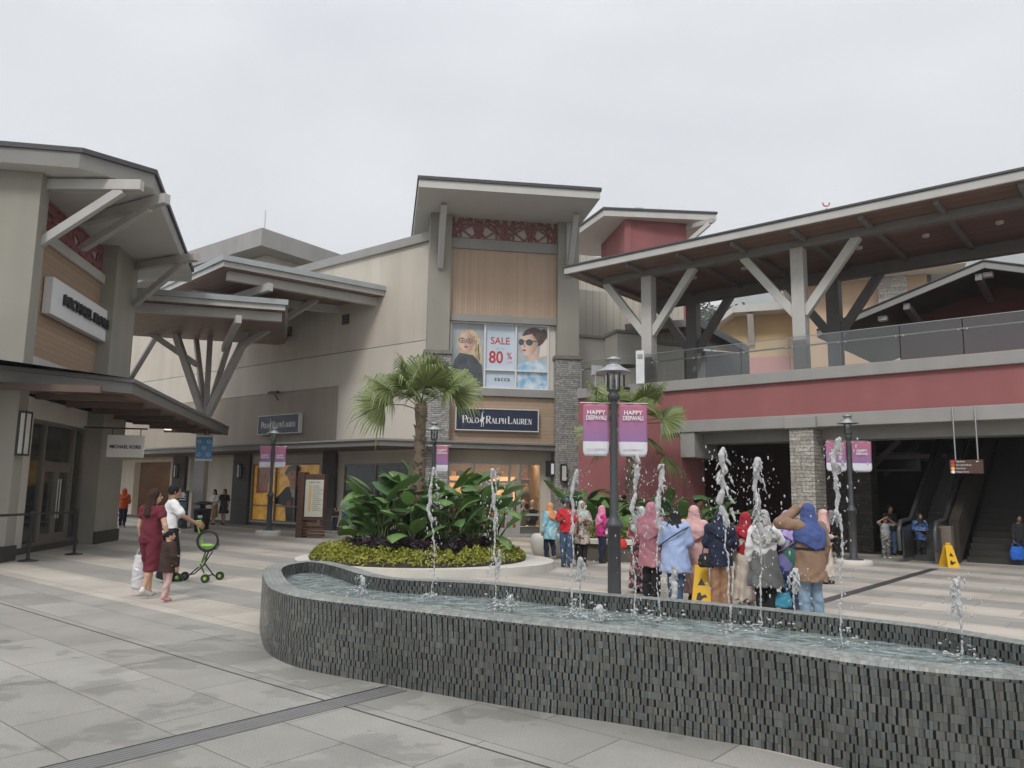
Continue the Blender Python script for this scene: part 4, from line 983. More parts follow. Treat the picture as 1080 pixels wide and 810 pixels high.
mb = MB(); mb.box(gT, l1 - .9, r0, -4.9, -.26, .005, .02); build(mb, 'interior_floor', mat('shop_timber_floor', (.16, .10, .06), .4), st)
for k in range(3):
    for j in range(2):
        mb = MB(); mb.lathe(gT.pt(l1 + .5 + k * 1.6, -1.2 - j * 2, 3.03), [(.2, .05), (.2, 0)], 12); build(mb, 'ceiling_lamp', emit('shop_lamp', (1, .78, .5), 70), st)
rng = random.Random(9); sf = MB()
for sx_ in (l1 + .3, l1 + 1.9, l1 + 3.6):
    for z_ in (.6, 1.1, 1.6, 2.1):
        sf.box(gT, sx_, sx_ + 1.2, -4.88, -4.5, z_, z_ + .04, 0)
        for k in range(4): sf.cbox(gT.pt(sx_ + .2 + k * .27, -4.68, z_ + .04), .2, .25, rng.uniform(.1, .3), 0, rng.randrange(5))
build(sf, 'display_shelving', cs, st)
for k, (a_, b_) in enumerate(((.25, 1.5), (2.2, 3.3), (4.0, 5.0))):
    mb = MB(); mb.box(gT, l1 + a_, l1 + b_, -4.46, -4.42, 1.15, 2.2); build(mb, 'lit_display', emit('lit_panel_%d' % k, ((.60, .32, .15), (.72, .48, .28), (.45, .24, .12))[k], .30), st)
# window display step
mb = MB(); mb.box(gT, ms[3] + .05, ms[4] - .05, -1.0, -.2, .02, .35); build(mb, 'display_plinth', WHITE, st, .01)
# perpendicular blade sign right of the entrance
s_ = gT.s(578, 500); z0, z1 = gT.z(578, 503, .5), gT.z(578, 486, .5)
bl = thing('blade_sign', 'small dark blade sign hung beside the tower entrance, white mark', 'sign', gT.pt(s_, .55, z0))
BFm = Fr(*gT.pt(s_ - .15, .35)[:2], gT.e[0] * .7 + gT.n[0] * .7, gT.e[1] * .7 + gT.n[1] * .7)
mb = MB(); mb.box(BFm, 0, .6, -.03, .03, z0, z1); mb.bar(BFm.pt(.3, 0, z1), BFm.pt(.3, 0, z1 + .12), .04, .04); build(mb, 'panel', BLACKM, bl, .006)
mb = MB(); mb.box(BFm, .24, .36, .031, .036, z0 + .1, z1 - .1); build(mb, 'mark', WHITE, bl)
s_ = T.s(594, 500, .45)
wall_lamp(Fr(*T.pt(s_, .44)[:2], T.e[0], T.e[1]), T.z(594, 499, .45), 'frosted rectangular wall lamp on the stone pier right of the tower entrance', .62, .22)

# --- ground floor of the wing
gW = W.sub(0, -.1)
STONE_D = mat('pilaster_charcoal', (.060, .056, .052), .75, .2, 5, .5, 25)
def pil(x0, x1, y):
    s0, s1 = W.s(x0, y, .15), W.s(x1, y, .15)
    mb = MB(); mb.box(W, s0, s1, -.3, .15, 0, zcan - .2); build(mb, 'pilaster', STONE_D, st, .01); return s0, s1
pils = [pil(180, 193, 520), pil(244, 261, 520), pil(338.5, 352, 520), pil(446, 462, 500)]
mb = MB()
wa0, wa1 = W.s(265, 520), W.s(336, 520); zw0, zw1 = W.z(300, 551), W.z(300, 489)
wb0, wb1 = W.s(362, 520), W.s(430, 520)
gS = [W.s(140, 520), W.s(178, 520)]
mb.box(W, sL, gS[0], -.3, 0, 0, zcan - .2); mb.box(W, gS[1], wa0, -.3, 0, 0, zcan - .2); mb.box(W, wa1, wb0, -.3, 0, 0, zcan - .2); mb.box(W, wb1, .3, -.3, 0, 0, zcan - .2)
mb.box(W, wa0, wa1, -.3, 0, zw1, zcan - .2); mb.box(W, wb0, wb1, -.3, 0, zw1 - .05, zcan - .2); mb.box(W, wa0, wa1, -.3, 0, 0, max(.1, zw0)); mb.box(W, wb0, wb1, -.3, 0, 0, .5); mb.box(W, gS[0], gS[1], -.3, 0, zw1 + .2, zcan - .2)
build(mb, 'shopfront_wall', PLASTER, st)
mb = MB(); mb.box(W, sL, .2, .003, .04, 0, .14); build(mb, 'plinth', mat('plinth_dark', (.045, .043, .04)), st)
# orange poster window with a man in a dark blazer
wp = thing('window_poster', 'big orange window poster of a man in dark blazer behind brown directory board', 'poster', W.pt((wa0 + wa1) / 2, 0, zw0))
OR1 = shade('poster_orange', (.62, .22, .015), (.90, .52, .08), 3.2); OR1.node_tree.nodes['Principled BSDF'].inputs['Emission Color'].default_value = (.9, .48, .06, 1); OR1.node_tree.nodes['Principled BSDF'].inputs['Emission Strength'].default_value = .10  # orange print with a faint added glow that brightens it under the canopy
RED2 = shade('poster_brick', (.30, .07, .04), (.45, .14, .06), 2)
zw0 = max(.1, zw0); wd = wa1 - wa0; ht = zw1 - zw0
flat(W, [(wa0, zw0), (wa1, zw0), (wa1, zw1), (wa0, zw1)], -.12, OR1, 'poster_sheet', wp)
flat(W, [(wa0 + wd * .04, zw0 + ht * .48), (wa0 + wd * .22, zw0 + ht * .5), (wa0 + wd * .25, zw0 + ht * .95), (wa0 + wd * .04, zw0 + ht * .93)], -.117, RED2, 'banner_shape', wp)
mx_ = wa0 + wd * .60
flat(W, [(wa0 + wd * .30, zw0 + ht * .32), (mx_ - wd * .10, zw0 + ht * .60), (mx_ + wd * .1, zw0 + ht * .62), (wa0 + wd * .92, zw0 + ht * .5), (wa0 + wd * .98, zw0 + ht * .02), (wa0 + wd * .52, zw0 + ht * .02), (wa0 + wd * .5, zw0 + ht * .28)], -.113, mat('poster_blazer', (.012, .012, .016), .4), 'blazer', wp)
flat(W, [(mx_ - wd * .05, zw0 + ht * .62), (mx_ + wd * .06, zw0 + ht * .62), (mx_ + wd * .05, zw0 + ht * .45), (mx_, zw0 + ht * .42)], -.110, mat('poster_shirt', (.5, .5, .5), .4), 'shirt', wp)
flat(W, [(mx_ - wd * .04, zw0 + ht * .56), (mx_ + wd * .07, zw0 + ht * .56), (mx_ + wd * .07, zw0 + ht * .7), (mx_ - wd * .05, zw0 + ht * .7)], -.108, mat('poster_skin_tan', (.60, .30, .17), .4), 'neck', wp)
flat(W, ell(mx_ + wd * .02, zw0 + ht * .80, wd * .105, ht * .145), -.106, mat('poster_skin_tan', (.45, .22, .12)), 'face', wp)
flat(W, [(mx_ - wd * .10, zw0 + ht * .78), (mx_ - wd * .07, zw0 + ht * .86), (mx_ + wd * .10, zw0 + ht * .88), (mx_ + wd * .125, zw0 + ht * .92), (mx_ + wd * .04, zw0 + ht * .99), (mx_ - wd * .08, zw0 + ht * .95), (mx_ - wd * .13, zw0 + ht * .84)], -.103, HAIR_D, 'hair', wp)
for q in (-.03, .06): flat(W, ell(mx_ + wd * q, zw0 + ht * .82, wd * .017, ht * .011), -.102, INK, 'eye', wp)
flat(W, ell(mx_ + wd * .02, zw0 + ht * .72, wd * .03, ht * .010), -.102, ROSE, 'mouth', wp)
flat(W, ell(wa0 + wd * .55, zw0 + ht * .32, wd * .035, ht * .05), -.105, mat('poster_badge', (.35, .05, .04), .4), 'badge', wp)
mb = MB()
for s_ in (wa0, wa0 + wd * .36, wa0 + wd * .66, wa1): mb.box(W, s_ - .03, s_ + .03, -.1, -.01, zw0, zw1)
mb.box(W, wa0, wa1, -.095, -.015, zw0 + ht * .26, zw0 + ht * .27 + .03); mb.box(W, wa0, wa1, -.095, -.012, zw1 - .06, zw1); mb.box(W, wa0, wa1, -.095, -.012, zw0, zw0 + .06)
build(mb, 'window_frame', BRONZE, st, .005)
mb = MB(); mb.box(W, wa0, wa1, -.3, -.2, 0, zcan - .2); build(mb, 'backing_wall', SHOPW, st)
mb = MB(); mb.box(W, wb0, wb1, -1.6, -1.5, 0, zcan - .2); mb.box(W, wb0 - .1, wb0, -1.5, -.3, 0, zcan - .2); mb.box(W, wb1, wb1 + .1, -1.5, -.3, 0, zcan - .2); 
build(mb, 'interior_wall', SHOPW, st)
mb = MB(); mb.box(W, gS[0], gS[1], -2.6, -2.5, 0, zcan - .2); mb.box(W, gS[0] - .1, gS[0], -2.5, -.3, 0, 3); mb.box(W, gS[1], gS[1] + .1, -2.5, -.3, 0, 3)
build(mb, 'interior_wall', SHOPW, st)
# second window: orange autumn display
dp = thing('window_display', 'autumn window display with orange leaf backdrop behind the broad leaves', 'display', W.pt((wb0 + wb1) / 2, -1.4, 0))
mb = MB(); rng = random.Random(3)
mb.box(W, wb0 + .02, wb1 - .02, -1.5, -1.46, .02, zw1); build(mb, 'backdrop', shade('display_backdrop', (.40, .20, .05), (.14, .10, .05), 2.5), dp)
for k in range(9):
    mb = MB(); c_ = W.pt(rng.uniform(wb0 + .3, wb1 - .3), -1.3 + rng.uniform(0, .6), rng.uniform(.8, zw1 - .3)); mb.ball(c_, (rng.uniform(.12, .28),) * 3, 8, 5); build(mb, 'ornament', (OR1, HAIR_D, RED2)[k % 3], dp)
mb = MB()
for s_ in (wb0, (wb0 + wb1) / 2, wb1): mb.box(W, s_ - .035, s_ + .035, -.1, -.01, .5, zw1 - .05)
mb.box(W, wb0, wb1, -.095, -.012, zw1 - .12, zw1 - .05); mb.box(W, wb0, wb1, -.095, -.012, .5, .56); fo = build(mb, 'window_frame', BRONZE, st, .005)
mb = MB(); mb.box(W, wb0, wb1, -.06, -.05, .56, zw1 - .12); build(mb, 'pane', SHOPGLASS, fo)
# lit far shop window at the left end
mb = MB(); mb.box(W, gS[0], gS[1], -2.49, -2.45, .3, 2.3); build(mb, 'lit_display', emit('lit_shop', (.9, .68, .42), .55), st)
mb = MB(); rng = random.Random(2)
for k in range(7): mb.cbox(W.pt(gS[0] + .3 + k * (gS[1] - gS[0] - .6) / 6, -2.0 - rng.random() * .3, .2), .35, .3, rng.uniform(.7, 1.6), 0, k % 5)
build(mb, 'display_shelving', cs, st)
for (px, lab) in ((254, 'frosted wall lamp on the charcoal pilaster beside the orange poster'), (187, 'frosted wall lamp on the far charcoal pilaster left of the walking women')):
    s_ = W.s(px, 500, .15); wall_lamp(Fr(*W.pt(s_, .15)[:2], W.e[0], W.e[1]), W.z(px, 497, .15), lab, .62, .2)
# fire hose sign panel between the far pilasters
s_ = W.s(207, 500); 
mb = MB(); mb.box(W, s_ - .5, s_ + .5, .003, .03, W.z(207, 520), W.z(207, 480)); build(mb, 'sign_panel', mat('panel_taupe', (.25, .24, .21), .6), st)
# ================================================================ passage canopies between the two stores
B = BF
pc = thing('passage_canopy', 'two-tier brown-boarded canopy on branching grey timber props beside the left corner store', 'canopy', (-12.4, 33, 0))
def deck_roof(pts, z, th, name, root, mt=TRIM_L):
    mb = MB(); mb.slab([tuple(p[:2]) for p in pts], z - th, z - .03, 0, 1, 1); o = build(mb, name, [SOFFIT_B, TIMBER], root, .01)
    c = np.mean([p[:2] for p in pts], axis=0)
    mb = MB(); mb.slab([tuple(np.array(p[:2]) + (np.array(p[:2]) - c) / np.linalg.norm(np.array(p[:2]) - c) * .12) for p in pts], z - .028, z + .16, 0)
    build(mb, 'roof_edge', mt, o, .008); return o
ROOFGREEN = mat('roof_sheet_grey', (.36, .39, .39), .4, .06, 1.5, streak=.05)
zu = 9.2
a, b = G(236, 274, zu), G(406, 294, zu); l_ = G(199, 291, zu)
b2 = W.pt(W.s(406, 300), 0, zu)
dv = (l_ - a) / np.linalg.norm(l_ - a)
up = deck_roof([a, b2, W.pt(W.s(406, 300) - 9, 0, zu), a + dv * 9], zu, .22, 'upper_roof', pc, ROOFGREEN)
zl = 8.0
a2, b3 = G(153, 309.5, zl), G(301, 321, zl)
fw = (b3 - a2) / np.linalg.norm(b3 - a2); dv2 = np.array([-fw[1], fw[0], 0])
lo = deck_roof([a2 - fw * 4, b3, b3 + dv2 * 7, a2 - fw * 4 + dv2 * 7], zl, .22, 'lower_roof', pc, ROOFGREEN)
# beams under the roofs
def beam(a, b, w, h, root, m=TIMBER, name='beam'):
    mb = MB(); mb.bar(a, b, w, h); return build(mb, name, m, root, .012)
e = (b2 - a) / np.linalg.norm(b2 - a); e[2] = 0
sd = np.array([-e[1], e[0], 0])
o1 = -.22 - .17
beam(a + e * .3 + sd * .5 + [0, 0, o1], b2 - e * .1 + sd * .5 + [0, 0, o1], .22, .32, pc)
beam(a + e * .1 + sd * 4 + [0, 0, o1], b2 + sd * 2.5 + [0, 0, o1], .22, .32, pc, TIMBER)
for q in (1.6,): beam(a + e * q - sd * .15 + [0, 0, o1 - .30], a + e * (q - 1.0) + sd * 6 + [0, 0, o1 - .30], .2, .28, pc)
e2_ = fw
beam(a2 - fw * 3 + dv2 * .45 + [0, 0, o1], b3 - fw * .1 + dv2 * .45 + [0, 0, o1], .22, .32, pc)
beam(b3 - fw * 1.5 - dv2 * .2 + [0, 0, o1 - .30], b3 - fw * 2.4 + dv2 * 6 + [0, 0, o1 - .30], .2, .28, pc)
# branching props: a trunk of joined posts and raking limbs
Yt = 31.0
def P3(px, py, Y): return PY(px, py, Y)
tb = P3(216, 440, Yt); t0 = tb.copy(); t0[2] = 0
mb = MB(); mb.bar(t0, tb, .42, .42); build(mb, 'post', TIMBER, pc, .015)
for (x0, y0, x1, y1, dY, w_) in ((214, 438, 182, 342, .3, .24), (219, 438, 268, 338, -.5, .24), (217, 436, 222, 350, .9, .22), (219, 436, 246, 348, .5, .18), (208, 385, 143, 341, .4, .2), (255, 365, 335, 315, -1.0, .2), (216, 436, 206, 350, 1.4, .18)):
    A_ = P3(x0, y0, Yt + (0 if y0 > 430 else dY * .5)); Z_ = P3(x1, y1, Yt + dY)
    beam(A_, Z_, w_, w_ * 1.1, pc, TIMBER, 'raking_limb')
# two dark struts behind
beam(P3(136, 402, 33), P3(172, 343, 34), .18, .2, pc, TIMBER_D, 'raking_limb')
# ---------------------------------------------------------------- flat-roofed block rising behind the wing
bb = thing('rear_block', 'cream block with deep grey flat roof edge rising behind the pale wing', 'building', G(276, 239, 15.0) * [1, 1, 0])
zt = 15.0
c_ = G(276.5, 240, zt); rr = G(376, 274, zt); ll = G(190, 268, zt)
er = (rr - c_) / np.linalg.norm(rr - c_); el = (ll - c_) / np.linalg.norm(ll - c_)
pl = [c_, c_ + er * 22, c_ + er * 22 + el * 26, c_ + el * 26]
mb = MB(); mb.slab([tuple(p[:2]) for p in pl], zt - .95, zt, 0); build(mb, 'roof', mat('parapet_grey', (.33, .32, .31), .75, .06, .8, streak=.1), bb, .02)
ins = [c_ + er * 1.2 + el * 1.2, c_ + er * 21 + el * 1.2, c_ + er * 21 + el * 25, c_ + er * 1.2 + el * 25]
mb = MB(); mb.slab([tuple(p[:2]) for p in ins], 0, zt - .953, 0); build(mb, 'wall', PLASTER_L, bb)
mb = MB(); mb.tube([c_ + er * .5 + el * .5, c_ + er * .5 + el * .5 + [0, 0, 1.2]], .025, 6); build(mb, 'lightning_rod', METAL, bb)

# ================================================================ covered walkway bridge
br = thing('covered_walkway', 'raised covered walkway with red band, glass rail and grey timber posts', 'footbridge', B.pt(0, -2, 0))
PST = stone('ledge_stone_pier', (.30, .275, .24), (.45, .42, .37), (.12, .11, .10), B, .42, .10)
sl, sr = B.s(610, 415), 9.0
def bz(px, py, d=0.0): return B.z(px, py, d)
zs = bz(850, 389.5); zs0 = bz(850, 401.5); zrb = bz(850, 437.5); zbb = bz(850, 451)
Dk = 15.0
mb = MB(); mb.box(B, sl, sr, -.6, .10, zs0, zs); build(mb, 'parapet_beam', TRIM, br, .015)
mb = MB(); mb.box(B, sl, sr, -.6, 0, zrb, zs0); build(mb, 'red_band', REDW, br)
so_ = B.s(698, 450); spier = B.s(719, 480)
mb = MB(); mb.box(B, so_, sr, -.6, .09, zbb, zrb); build(mb, 'lintel_beam', TRIM, br, .015)
mb = MB(); mb.box(B, so_ + .4, sr, -1.4, -.6, zbb - .32, zrb); build(mb, 'lintel_beam', TRIM, br, .015)
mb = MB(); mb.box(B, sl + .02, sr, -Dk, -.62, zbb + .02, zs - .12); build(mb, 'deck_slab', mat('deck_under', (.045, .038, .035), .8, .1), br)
mb = MB(); mb.box(B, sl, spier, -1.5, -.02, 0, zrb + .01); build(mb, 'red_wall', REDW, br)
mb = MB(); mb.box(B, spier - .02, spier + .45, -1.5, .05, zbb - .75, zbb); build(mb, 'corbel', TRIM, br, .015)
# stone pier
s0, s1 = B.s(834.5, 520, .12), B.s(860, 520, .12)
mb = MB(); mb.box(B, s0, s1, -.75, .12, 0, zbb - .002); build(mb, 'stone_pier', PST, br, .01)
mb = MB(); mb.box(B, s0 - .1, s1 + .1, -.85, .20, zbb - .02, zrb - .06); build(mb, 'pier_capital', TRIM, br, .015)
mb = MB(); mb.box(B, s0 + 8.2, s1 + 8.2, -.75, .12, 0, zbb - .002); build(mb, 'stone_pier', PST, br, .01)
# posts
zr0 = bz(845, 262, -.3)
posts = []
dF, dB = -.32, -3.95
def post(px, d, z1, w=.36, m=TIMBER):
    s_ = B.s(px, 350, d)
    mb = MB(); mb.box(B, s_ - w / 2, s_ + w / 2, d - w / 2, d + w / 2, zs, z1); build(mb, 'post', m, br, .012); return s_
pf = [post(684.5, dF, zr0), post(845, dF, zr0)]; pf.append(pf[1] + (pf[1] - pf[0]) * 1.62); sr_post = pf[2]
mb = MB(); mb.box(B, pf[2] - .18, pf[2] + .18, dF - .18, dF + .18, zs, zr0); build(mb, 'post', TIMBER, br, .012)
pb = []
for px in (731.5, 881):
    s_ = B.s(px, 350, dB); pb.append(s_)
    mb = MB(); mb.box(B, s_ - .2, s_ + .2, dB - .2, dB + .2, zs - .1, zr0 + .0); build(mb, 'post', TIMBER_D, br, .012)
# longitudinal beams and knee braces
ro_l = B.s(598, 300, .9)
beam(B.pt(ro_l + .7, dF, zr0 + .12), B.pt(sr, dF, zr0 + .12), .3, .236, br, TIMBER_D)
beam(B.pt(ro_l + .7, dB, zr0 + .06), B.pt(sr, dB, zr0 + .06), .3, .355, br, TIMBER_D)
for i, s_ in enumerate(pf):
    for q in (-1, 1):
        beam(B.pt(s_ + q * .12, dF, zs + (zr0 - zs) * .46), B.pt(s_ + q * 1.62, dF, zr0 + .04), .2, .24, br, TRIM_L, 'knee_brace')
for i, s_ in enumerate(pb):
    for q in (-1, 1):
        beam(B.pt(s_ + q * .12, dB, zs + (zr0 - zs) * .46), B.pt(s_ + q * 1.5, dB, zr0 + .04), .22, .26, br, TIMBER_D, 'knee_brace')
# roof: gently pitched plate with brown boards
zrt = zr0 + .47
mb = MB(); mb.box(B, ro_l, sr + 1, -5.0, .95, zr0 + .24, zrt - .05); rf = build(mb, 'roof', SOFFIT_B, br)
mb = MB(); mb.box(B, ro_l - .03, sr + 1, .95, 1.03, zr0 + .21, zrt - .046); build(mb, 'fascia', TIMBER, rf, .01)
mb = MB(); mb.box(B, ro_l - .08, sr + 1, -5.05, 1.07, zrt - .045, zrt + .02); build(mb, 'roof_edge', ROOFT, rf, .01)
mb = MB(); mb.box(B, ro_l - .03, ro_l - .002, -5.0, .95, zr0 + .21, zrt - .05); build(mb, 'fascia', TIMBER, rf, .01)
s_ = ro_l + .5
k = 0
while s_ < sr:
    beam(B.pt(s_, .8, zr0 + .18), B.pt(s_, -4.9, zr0 + .18), .12, .12, br, TIMBER_D, 'rafter'); s_ += 1.75
    mb = MB(); mb.lathe(B.pt(s_ - .8, -1.9, zr0 + .16), [(.10, .08), (.10, .02), (.07, 0)], 10); build(mb, 'downlight', mat('downlight_pale', (.6, .58, .52), .4), br)
# glass rail
zg = bz(850, 354); n = 0; s_ = B.s(610, 400) + .05
joints = []
while s_ < sr: joints.append(s_); s_ += 1.42
rl = None
for i in range(len(joints) - 1):
    mb = MB(); mb.box(B, joints[i] + .012, joints[i + 1] - .012, -.075, -.06, zs + .01, zg); o = build(mb, 'glass_panel', GLASS, br)
    mb = MB()
    for a_ in (joints[i] + .09, joints[i + 1] - .09): mb.ball(B.pt(a_, -.05, zs + (zg - zs) * .70), .03, 8, 5)
    build(mb, 'clamp', METAL, o)
mb = MB(); mb.tube([B.pt(joints[0], -.16, zs + (zg - zs) * .74), B.pt(sr, -.16, zs + (zg - zs) * .74)], .022, 8); build(mb, 'handrail', METAL, br)
mb = MB(); mb.tube([B.pt(joints[0], -.068, zg + .008), B.pt(sr, -.068, zg + .008)], .012, 6); build(mb, 'rail_cap', METAL, br)

# ---------------------------------------------------------------- covered hall under the bridge
hl = thing('undercroft', 'dark hall under the walkway with maroon side wall and deep back wall', 'hall', B.pt(2, -8, 0))
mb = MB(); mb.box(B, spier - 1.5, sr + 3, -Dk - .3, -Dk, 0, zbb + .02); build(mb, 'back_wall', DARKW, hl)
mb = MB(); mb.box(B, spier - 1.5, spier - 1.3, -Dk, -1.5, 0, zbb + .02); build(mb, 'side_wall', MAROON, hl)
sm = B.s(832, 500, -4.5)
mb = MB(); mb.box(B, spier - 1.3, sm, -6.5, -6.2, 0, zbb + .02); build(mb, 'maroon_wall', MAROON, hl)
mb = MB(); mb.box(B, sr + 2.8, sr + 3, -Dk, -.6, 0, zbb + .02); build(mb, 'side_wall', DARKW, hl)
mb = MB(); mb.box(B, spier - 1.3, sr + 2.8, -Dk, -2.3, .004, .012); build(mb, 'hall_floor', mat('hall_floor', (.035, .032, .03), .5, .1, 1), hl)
# inner stone columns
for px in (881, 908):
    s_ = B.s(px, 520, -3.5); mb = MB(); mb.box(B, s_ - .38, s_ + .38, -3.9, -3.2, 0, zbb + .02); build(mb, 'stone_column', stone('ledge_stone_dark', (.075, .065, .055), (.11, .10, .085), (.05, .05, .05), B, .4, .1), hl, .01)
# dark timber brackets under the ceiling
for (s_, d_) in ((B.s(945, 470, -5), -5.0), (B.s(965, 470, -7), -7.0)):
    beam(B.pt(s_ - 1.0, d_, 2.3), B.pt(s_ + .1, d_, zbb - .1), .14, .16, hl, TIMBER_D, 'brace'); beam(B.pt(s_ - 1.6, d_, zbb - .6), B.pt(s_ + 1.4, d_, zbb - .6), .12, .14, hl, TIMBER_D, 'crossbeam')
# wall screen with dim message
s_, z_ = B.hit(943, 487, -5.5)
tv = thing('display_screen', 'dark wall display screen in pale frame hung in the dim hall', 'screen', B.pt(s_, -5.5, z_))
mb = MB(); mb.box(B, s_ - .75, s_ + .75, -5.6, -5.5, z_ - .3, z_ + .3); build(mb, 'casing', mat('screen_frame', (.30, .30, .30), .5), tv, .01)
mb = MB(); mb.box(B, s_ - .68, s_ + .68, -5.499, -5.49, z_ - .24, z_ + .24); build(mb, 'panel', mat('screen_black', (.01, .01, .012), .2), tv)
mb = MB(); mb.bar(B.pt(s_, -5.56, z_ + .3), B.pt(s_, -5.56, zbb), .05, .05); build(mb, 'bracket', BLACKM, tv)
# escalator: truss, balustrades, handrails, steps
es = thing('escalator', 'escalator rising into the dim hall with dark glass sides', 'escalator', G(985, 590))
ed = -B.n * math.cos(R(31)) + np.array([0, 0, math.sin(R(31))])
def esc_pt(s, t, h=0.0): return B.pt(s, -.9, 0) - B.n * 0 + (-B.n) * (t * math.cos(R(31))) + np.array([0, 0, t * math.sin(R(31)) + h])
se0, se1 = B.s(962, 585, -.9), B.s(999, 590, -.9)
RUB = mat('rubber_black', (.035, .035, .037), .45)
for s_, nm in ((se0, 0), (se1, 1)):
    A_ = esc_pt(s_, 0, .1); Z_ = esc_pt(s_, 7.5, .1)
    mb = MB(); mb.add([A_ + [0, 0, 0], A_ + (-B.n) * -.9, A_ + (-B.n) * -.9 + [0, 0, .75], esc_pt(s_, 0, .92), esc_pt(s_, 7.5, .92), Z_], [(0, 1, 2, 3, 4, 5)])
    v = [np.array(p) for p in mb.v]; mb = MB(); mb.prism(v, B.e * .04); build(mb, 'side_panel', mat('esc_side', (.035, .035, .035), .3, .1), es)
    mb = MB(); mb.tube([B.pt(s_, .25, .3), B.pt(s_, .28, .75), B.pt(s_, 0.1, 1.0), esc_pt(s_, -.7, 1.32) * [1, 1, 0] + [0, 0, 1.02], esc_pt(s_, 0, 1.05), esc_pt(s_, 7.6, 1.05)], .05, 8); build(mb, 'handrail', mat('rail_sheen', (.05, .05, .05), .35), es)
mb = MB()
for k in range(26):
    t_ = k * .29; mb.hexa([*[esc_pt(s_, t_) for s_ in (se0 + .05, se1 - .02)], *[esc_pt(s_, t_) + (-B.n) * .26 for s_ in (se1 - .02, se0 + .05)], *[esc_pt(s_, t_, .15) for s_ in (se0 + .05, se1 - .02)], *[esc_pt(s_, t_, .15) + (-B.n) * .26 for s_ in (se1 - .02, se0 + .05)]])
build(mb, 'step', mat('esc_step', (.05, .05, .05), .4, .1), es)
# broad stair beside it
stp = thing('staircase', 'broad dark stone staircase climbing beside the escalator', 'staircase', B.pt(se1 + 2, -2, 0))
mb = MB()
for k in range(26): mb.box(B, se1 + .35, se1 + 6, -1.4 - k * .29 - 3, -1.4 - k * .29, k * .15, (k + 1) * .15 - .001 if k < 25 else 26 * .15)
build(mb, 'step', mat('stair_dark', (.030, .027, .022), .7, .12, 3), stp)
mb = MB(); mb.prism([B.pt(se1 + .08, -.9, 0), B.pt(se1 + .08, -.9, 1.0), B.pt(se1 + .08, -8.5, 5.0), B.pt(se1 + .08, -8.5, 4)], B.e * .22); build(mb, 'side_wall', mat('stair_cheek', (.04, .03, .022), .7), stp)
mb = MB(); 
for h_ in (.0, .28): mb.tube([B.pt(se0 + .75, -.5, .95 + h_), B.pt(se1 - .05, -.5, .95 + h_)], .02, 6)
build(mb, 'barrier_rail', METAL, es)
nw = MB(); nw.box(B, se1 - .13, se1 + .25, -.55, -.2, 0, bz(999, 555, -.3)); build(nw, 'newel_post', mat('newel_taupe', (.17, .14, .11), .6, .08), stp, .01)
# hanging wayfinding sign
dh = .2
h0, h1 = B.hit(1002.5, 499, dh), B.hit(1037, 485, dh)
sgn = thing('hanging_sign', 'brown hanging direction sign with four lines of white text', 'sign', B.pt((h0[0] + h1[0]) / 2, dh, h0[1]))
mb = MB(); mb.box(B, h0[0], h1[0], dh - .05, dh + .05, B.z(1020, 499.5, dh), B.z(1020, 485, dh)); build(mb, 'panel', mat('sign_brown', (.075, .035, .025), .5), sgn, .008)
zz0, zz1 = B.z(1020, 499.5, dh), B.z(1020, 485, dh); rh = (zz1 - zz0) / 4
for k, tx in enumerate(('High Street', 'Sky Central Skyway', 'Food Court', 'Shopper Service')):
    zc_ = zz1 - rh * (k + .5)
    lettering(tx, rh * .62, B, h0[0] + (h1[0] - h0[0]) * .2, dh + .052, zc_, WHITE, sgn, ext=.002, align='LEFT', xs=.8)
    mb = MB(); mb.prism([B.pt(h0[0] + (h1[0] - h0[0]) * .1 + .045 * math.cos(q), dh + .051, zc_ + .04 * math.sin(q)) for q in np.linspace(0, 2 * math.pi, 9)[:-1]], B.n * .004); build(mb, 'symbol', (REDI, ROSE, OR1, WHITE)[k], sgn)
mb = MB(); mb.prism([B.pt(h1[0] - .14, dh + .051, zz1 - rh * .35), B.pt(h1[0] - .06, dh + .051, zz1 - rh * .5), B.pt(h1[0] - .14, dh + .051, zz1 - rh * .65)], B.n * .004); build(mb, 'arrow', WHITE, sgn)
for q in (.18, .85):
    mb = MB(); s_ = h0[0] + (h1[0] - h0[0]) * q; mb.tube([B.pt(s_, dh, zz1), B.pt(s_, dh, zrb)], .018, 6); build(mb, 'hanger', METAL, sgn)
mb = MB(); mb.box(B, h0[0] - .2, h1[0] + .2, -.0, dh + .06, zrb - .02, zrb + .05)

# ================================================================ things seen behind and above the bridge
tw = thing('terrace_wing', 'cream rear wall of the tower store with dark terrace roof behind glass rail', 'building', T.pt(r1 + .5, -3, 0))
TP = Fr(*T.pt(r1 - .15, -.9)[:2], B.e[0] * .25 + .8, B.e[1] * .25 + .55)
SID = planks('siding_cream', (.47, .44, .37), False, .3, math.atan2(TP.e[1], TP.e[0]), .8, .05, .02)
tpe = TP.s(721, 350); mb = MB(); mb.box(TP, 0, tpe, -.4, 0, 3.6, 7.6); build(mb, 'wall', PLASTER_L, tw)
mb = MB(); mb.box(TP, 0, tpe, -.4, .02, 7.6, 9.4); build(mb, 'siding', SID, tw)
mb = MB(); mb.box(TP, 0, tpe + .05, -.5, .06, 7.52, 7.64); build(mb, 'string_course', PIERC, tw, .01)
# terrace pilaster with cap
pz = PY(658, 380, 27.0); zc_ = PY(658, 355, 27)[2]
mb = MB(); mb.cbox([pz[0], 27.0, 4.6], 1.0, 1.0, zc_ - 4.6, .3); build(mb, 'pilaster', PLASTER_L, tw, .01)
mb = MB(); mb.cbox([pz[0], 27.0, zc_], 1.2, 1.2, .1, .3); build(mb, 'pilaster_cap', TRIM, tw, .01)
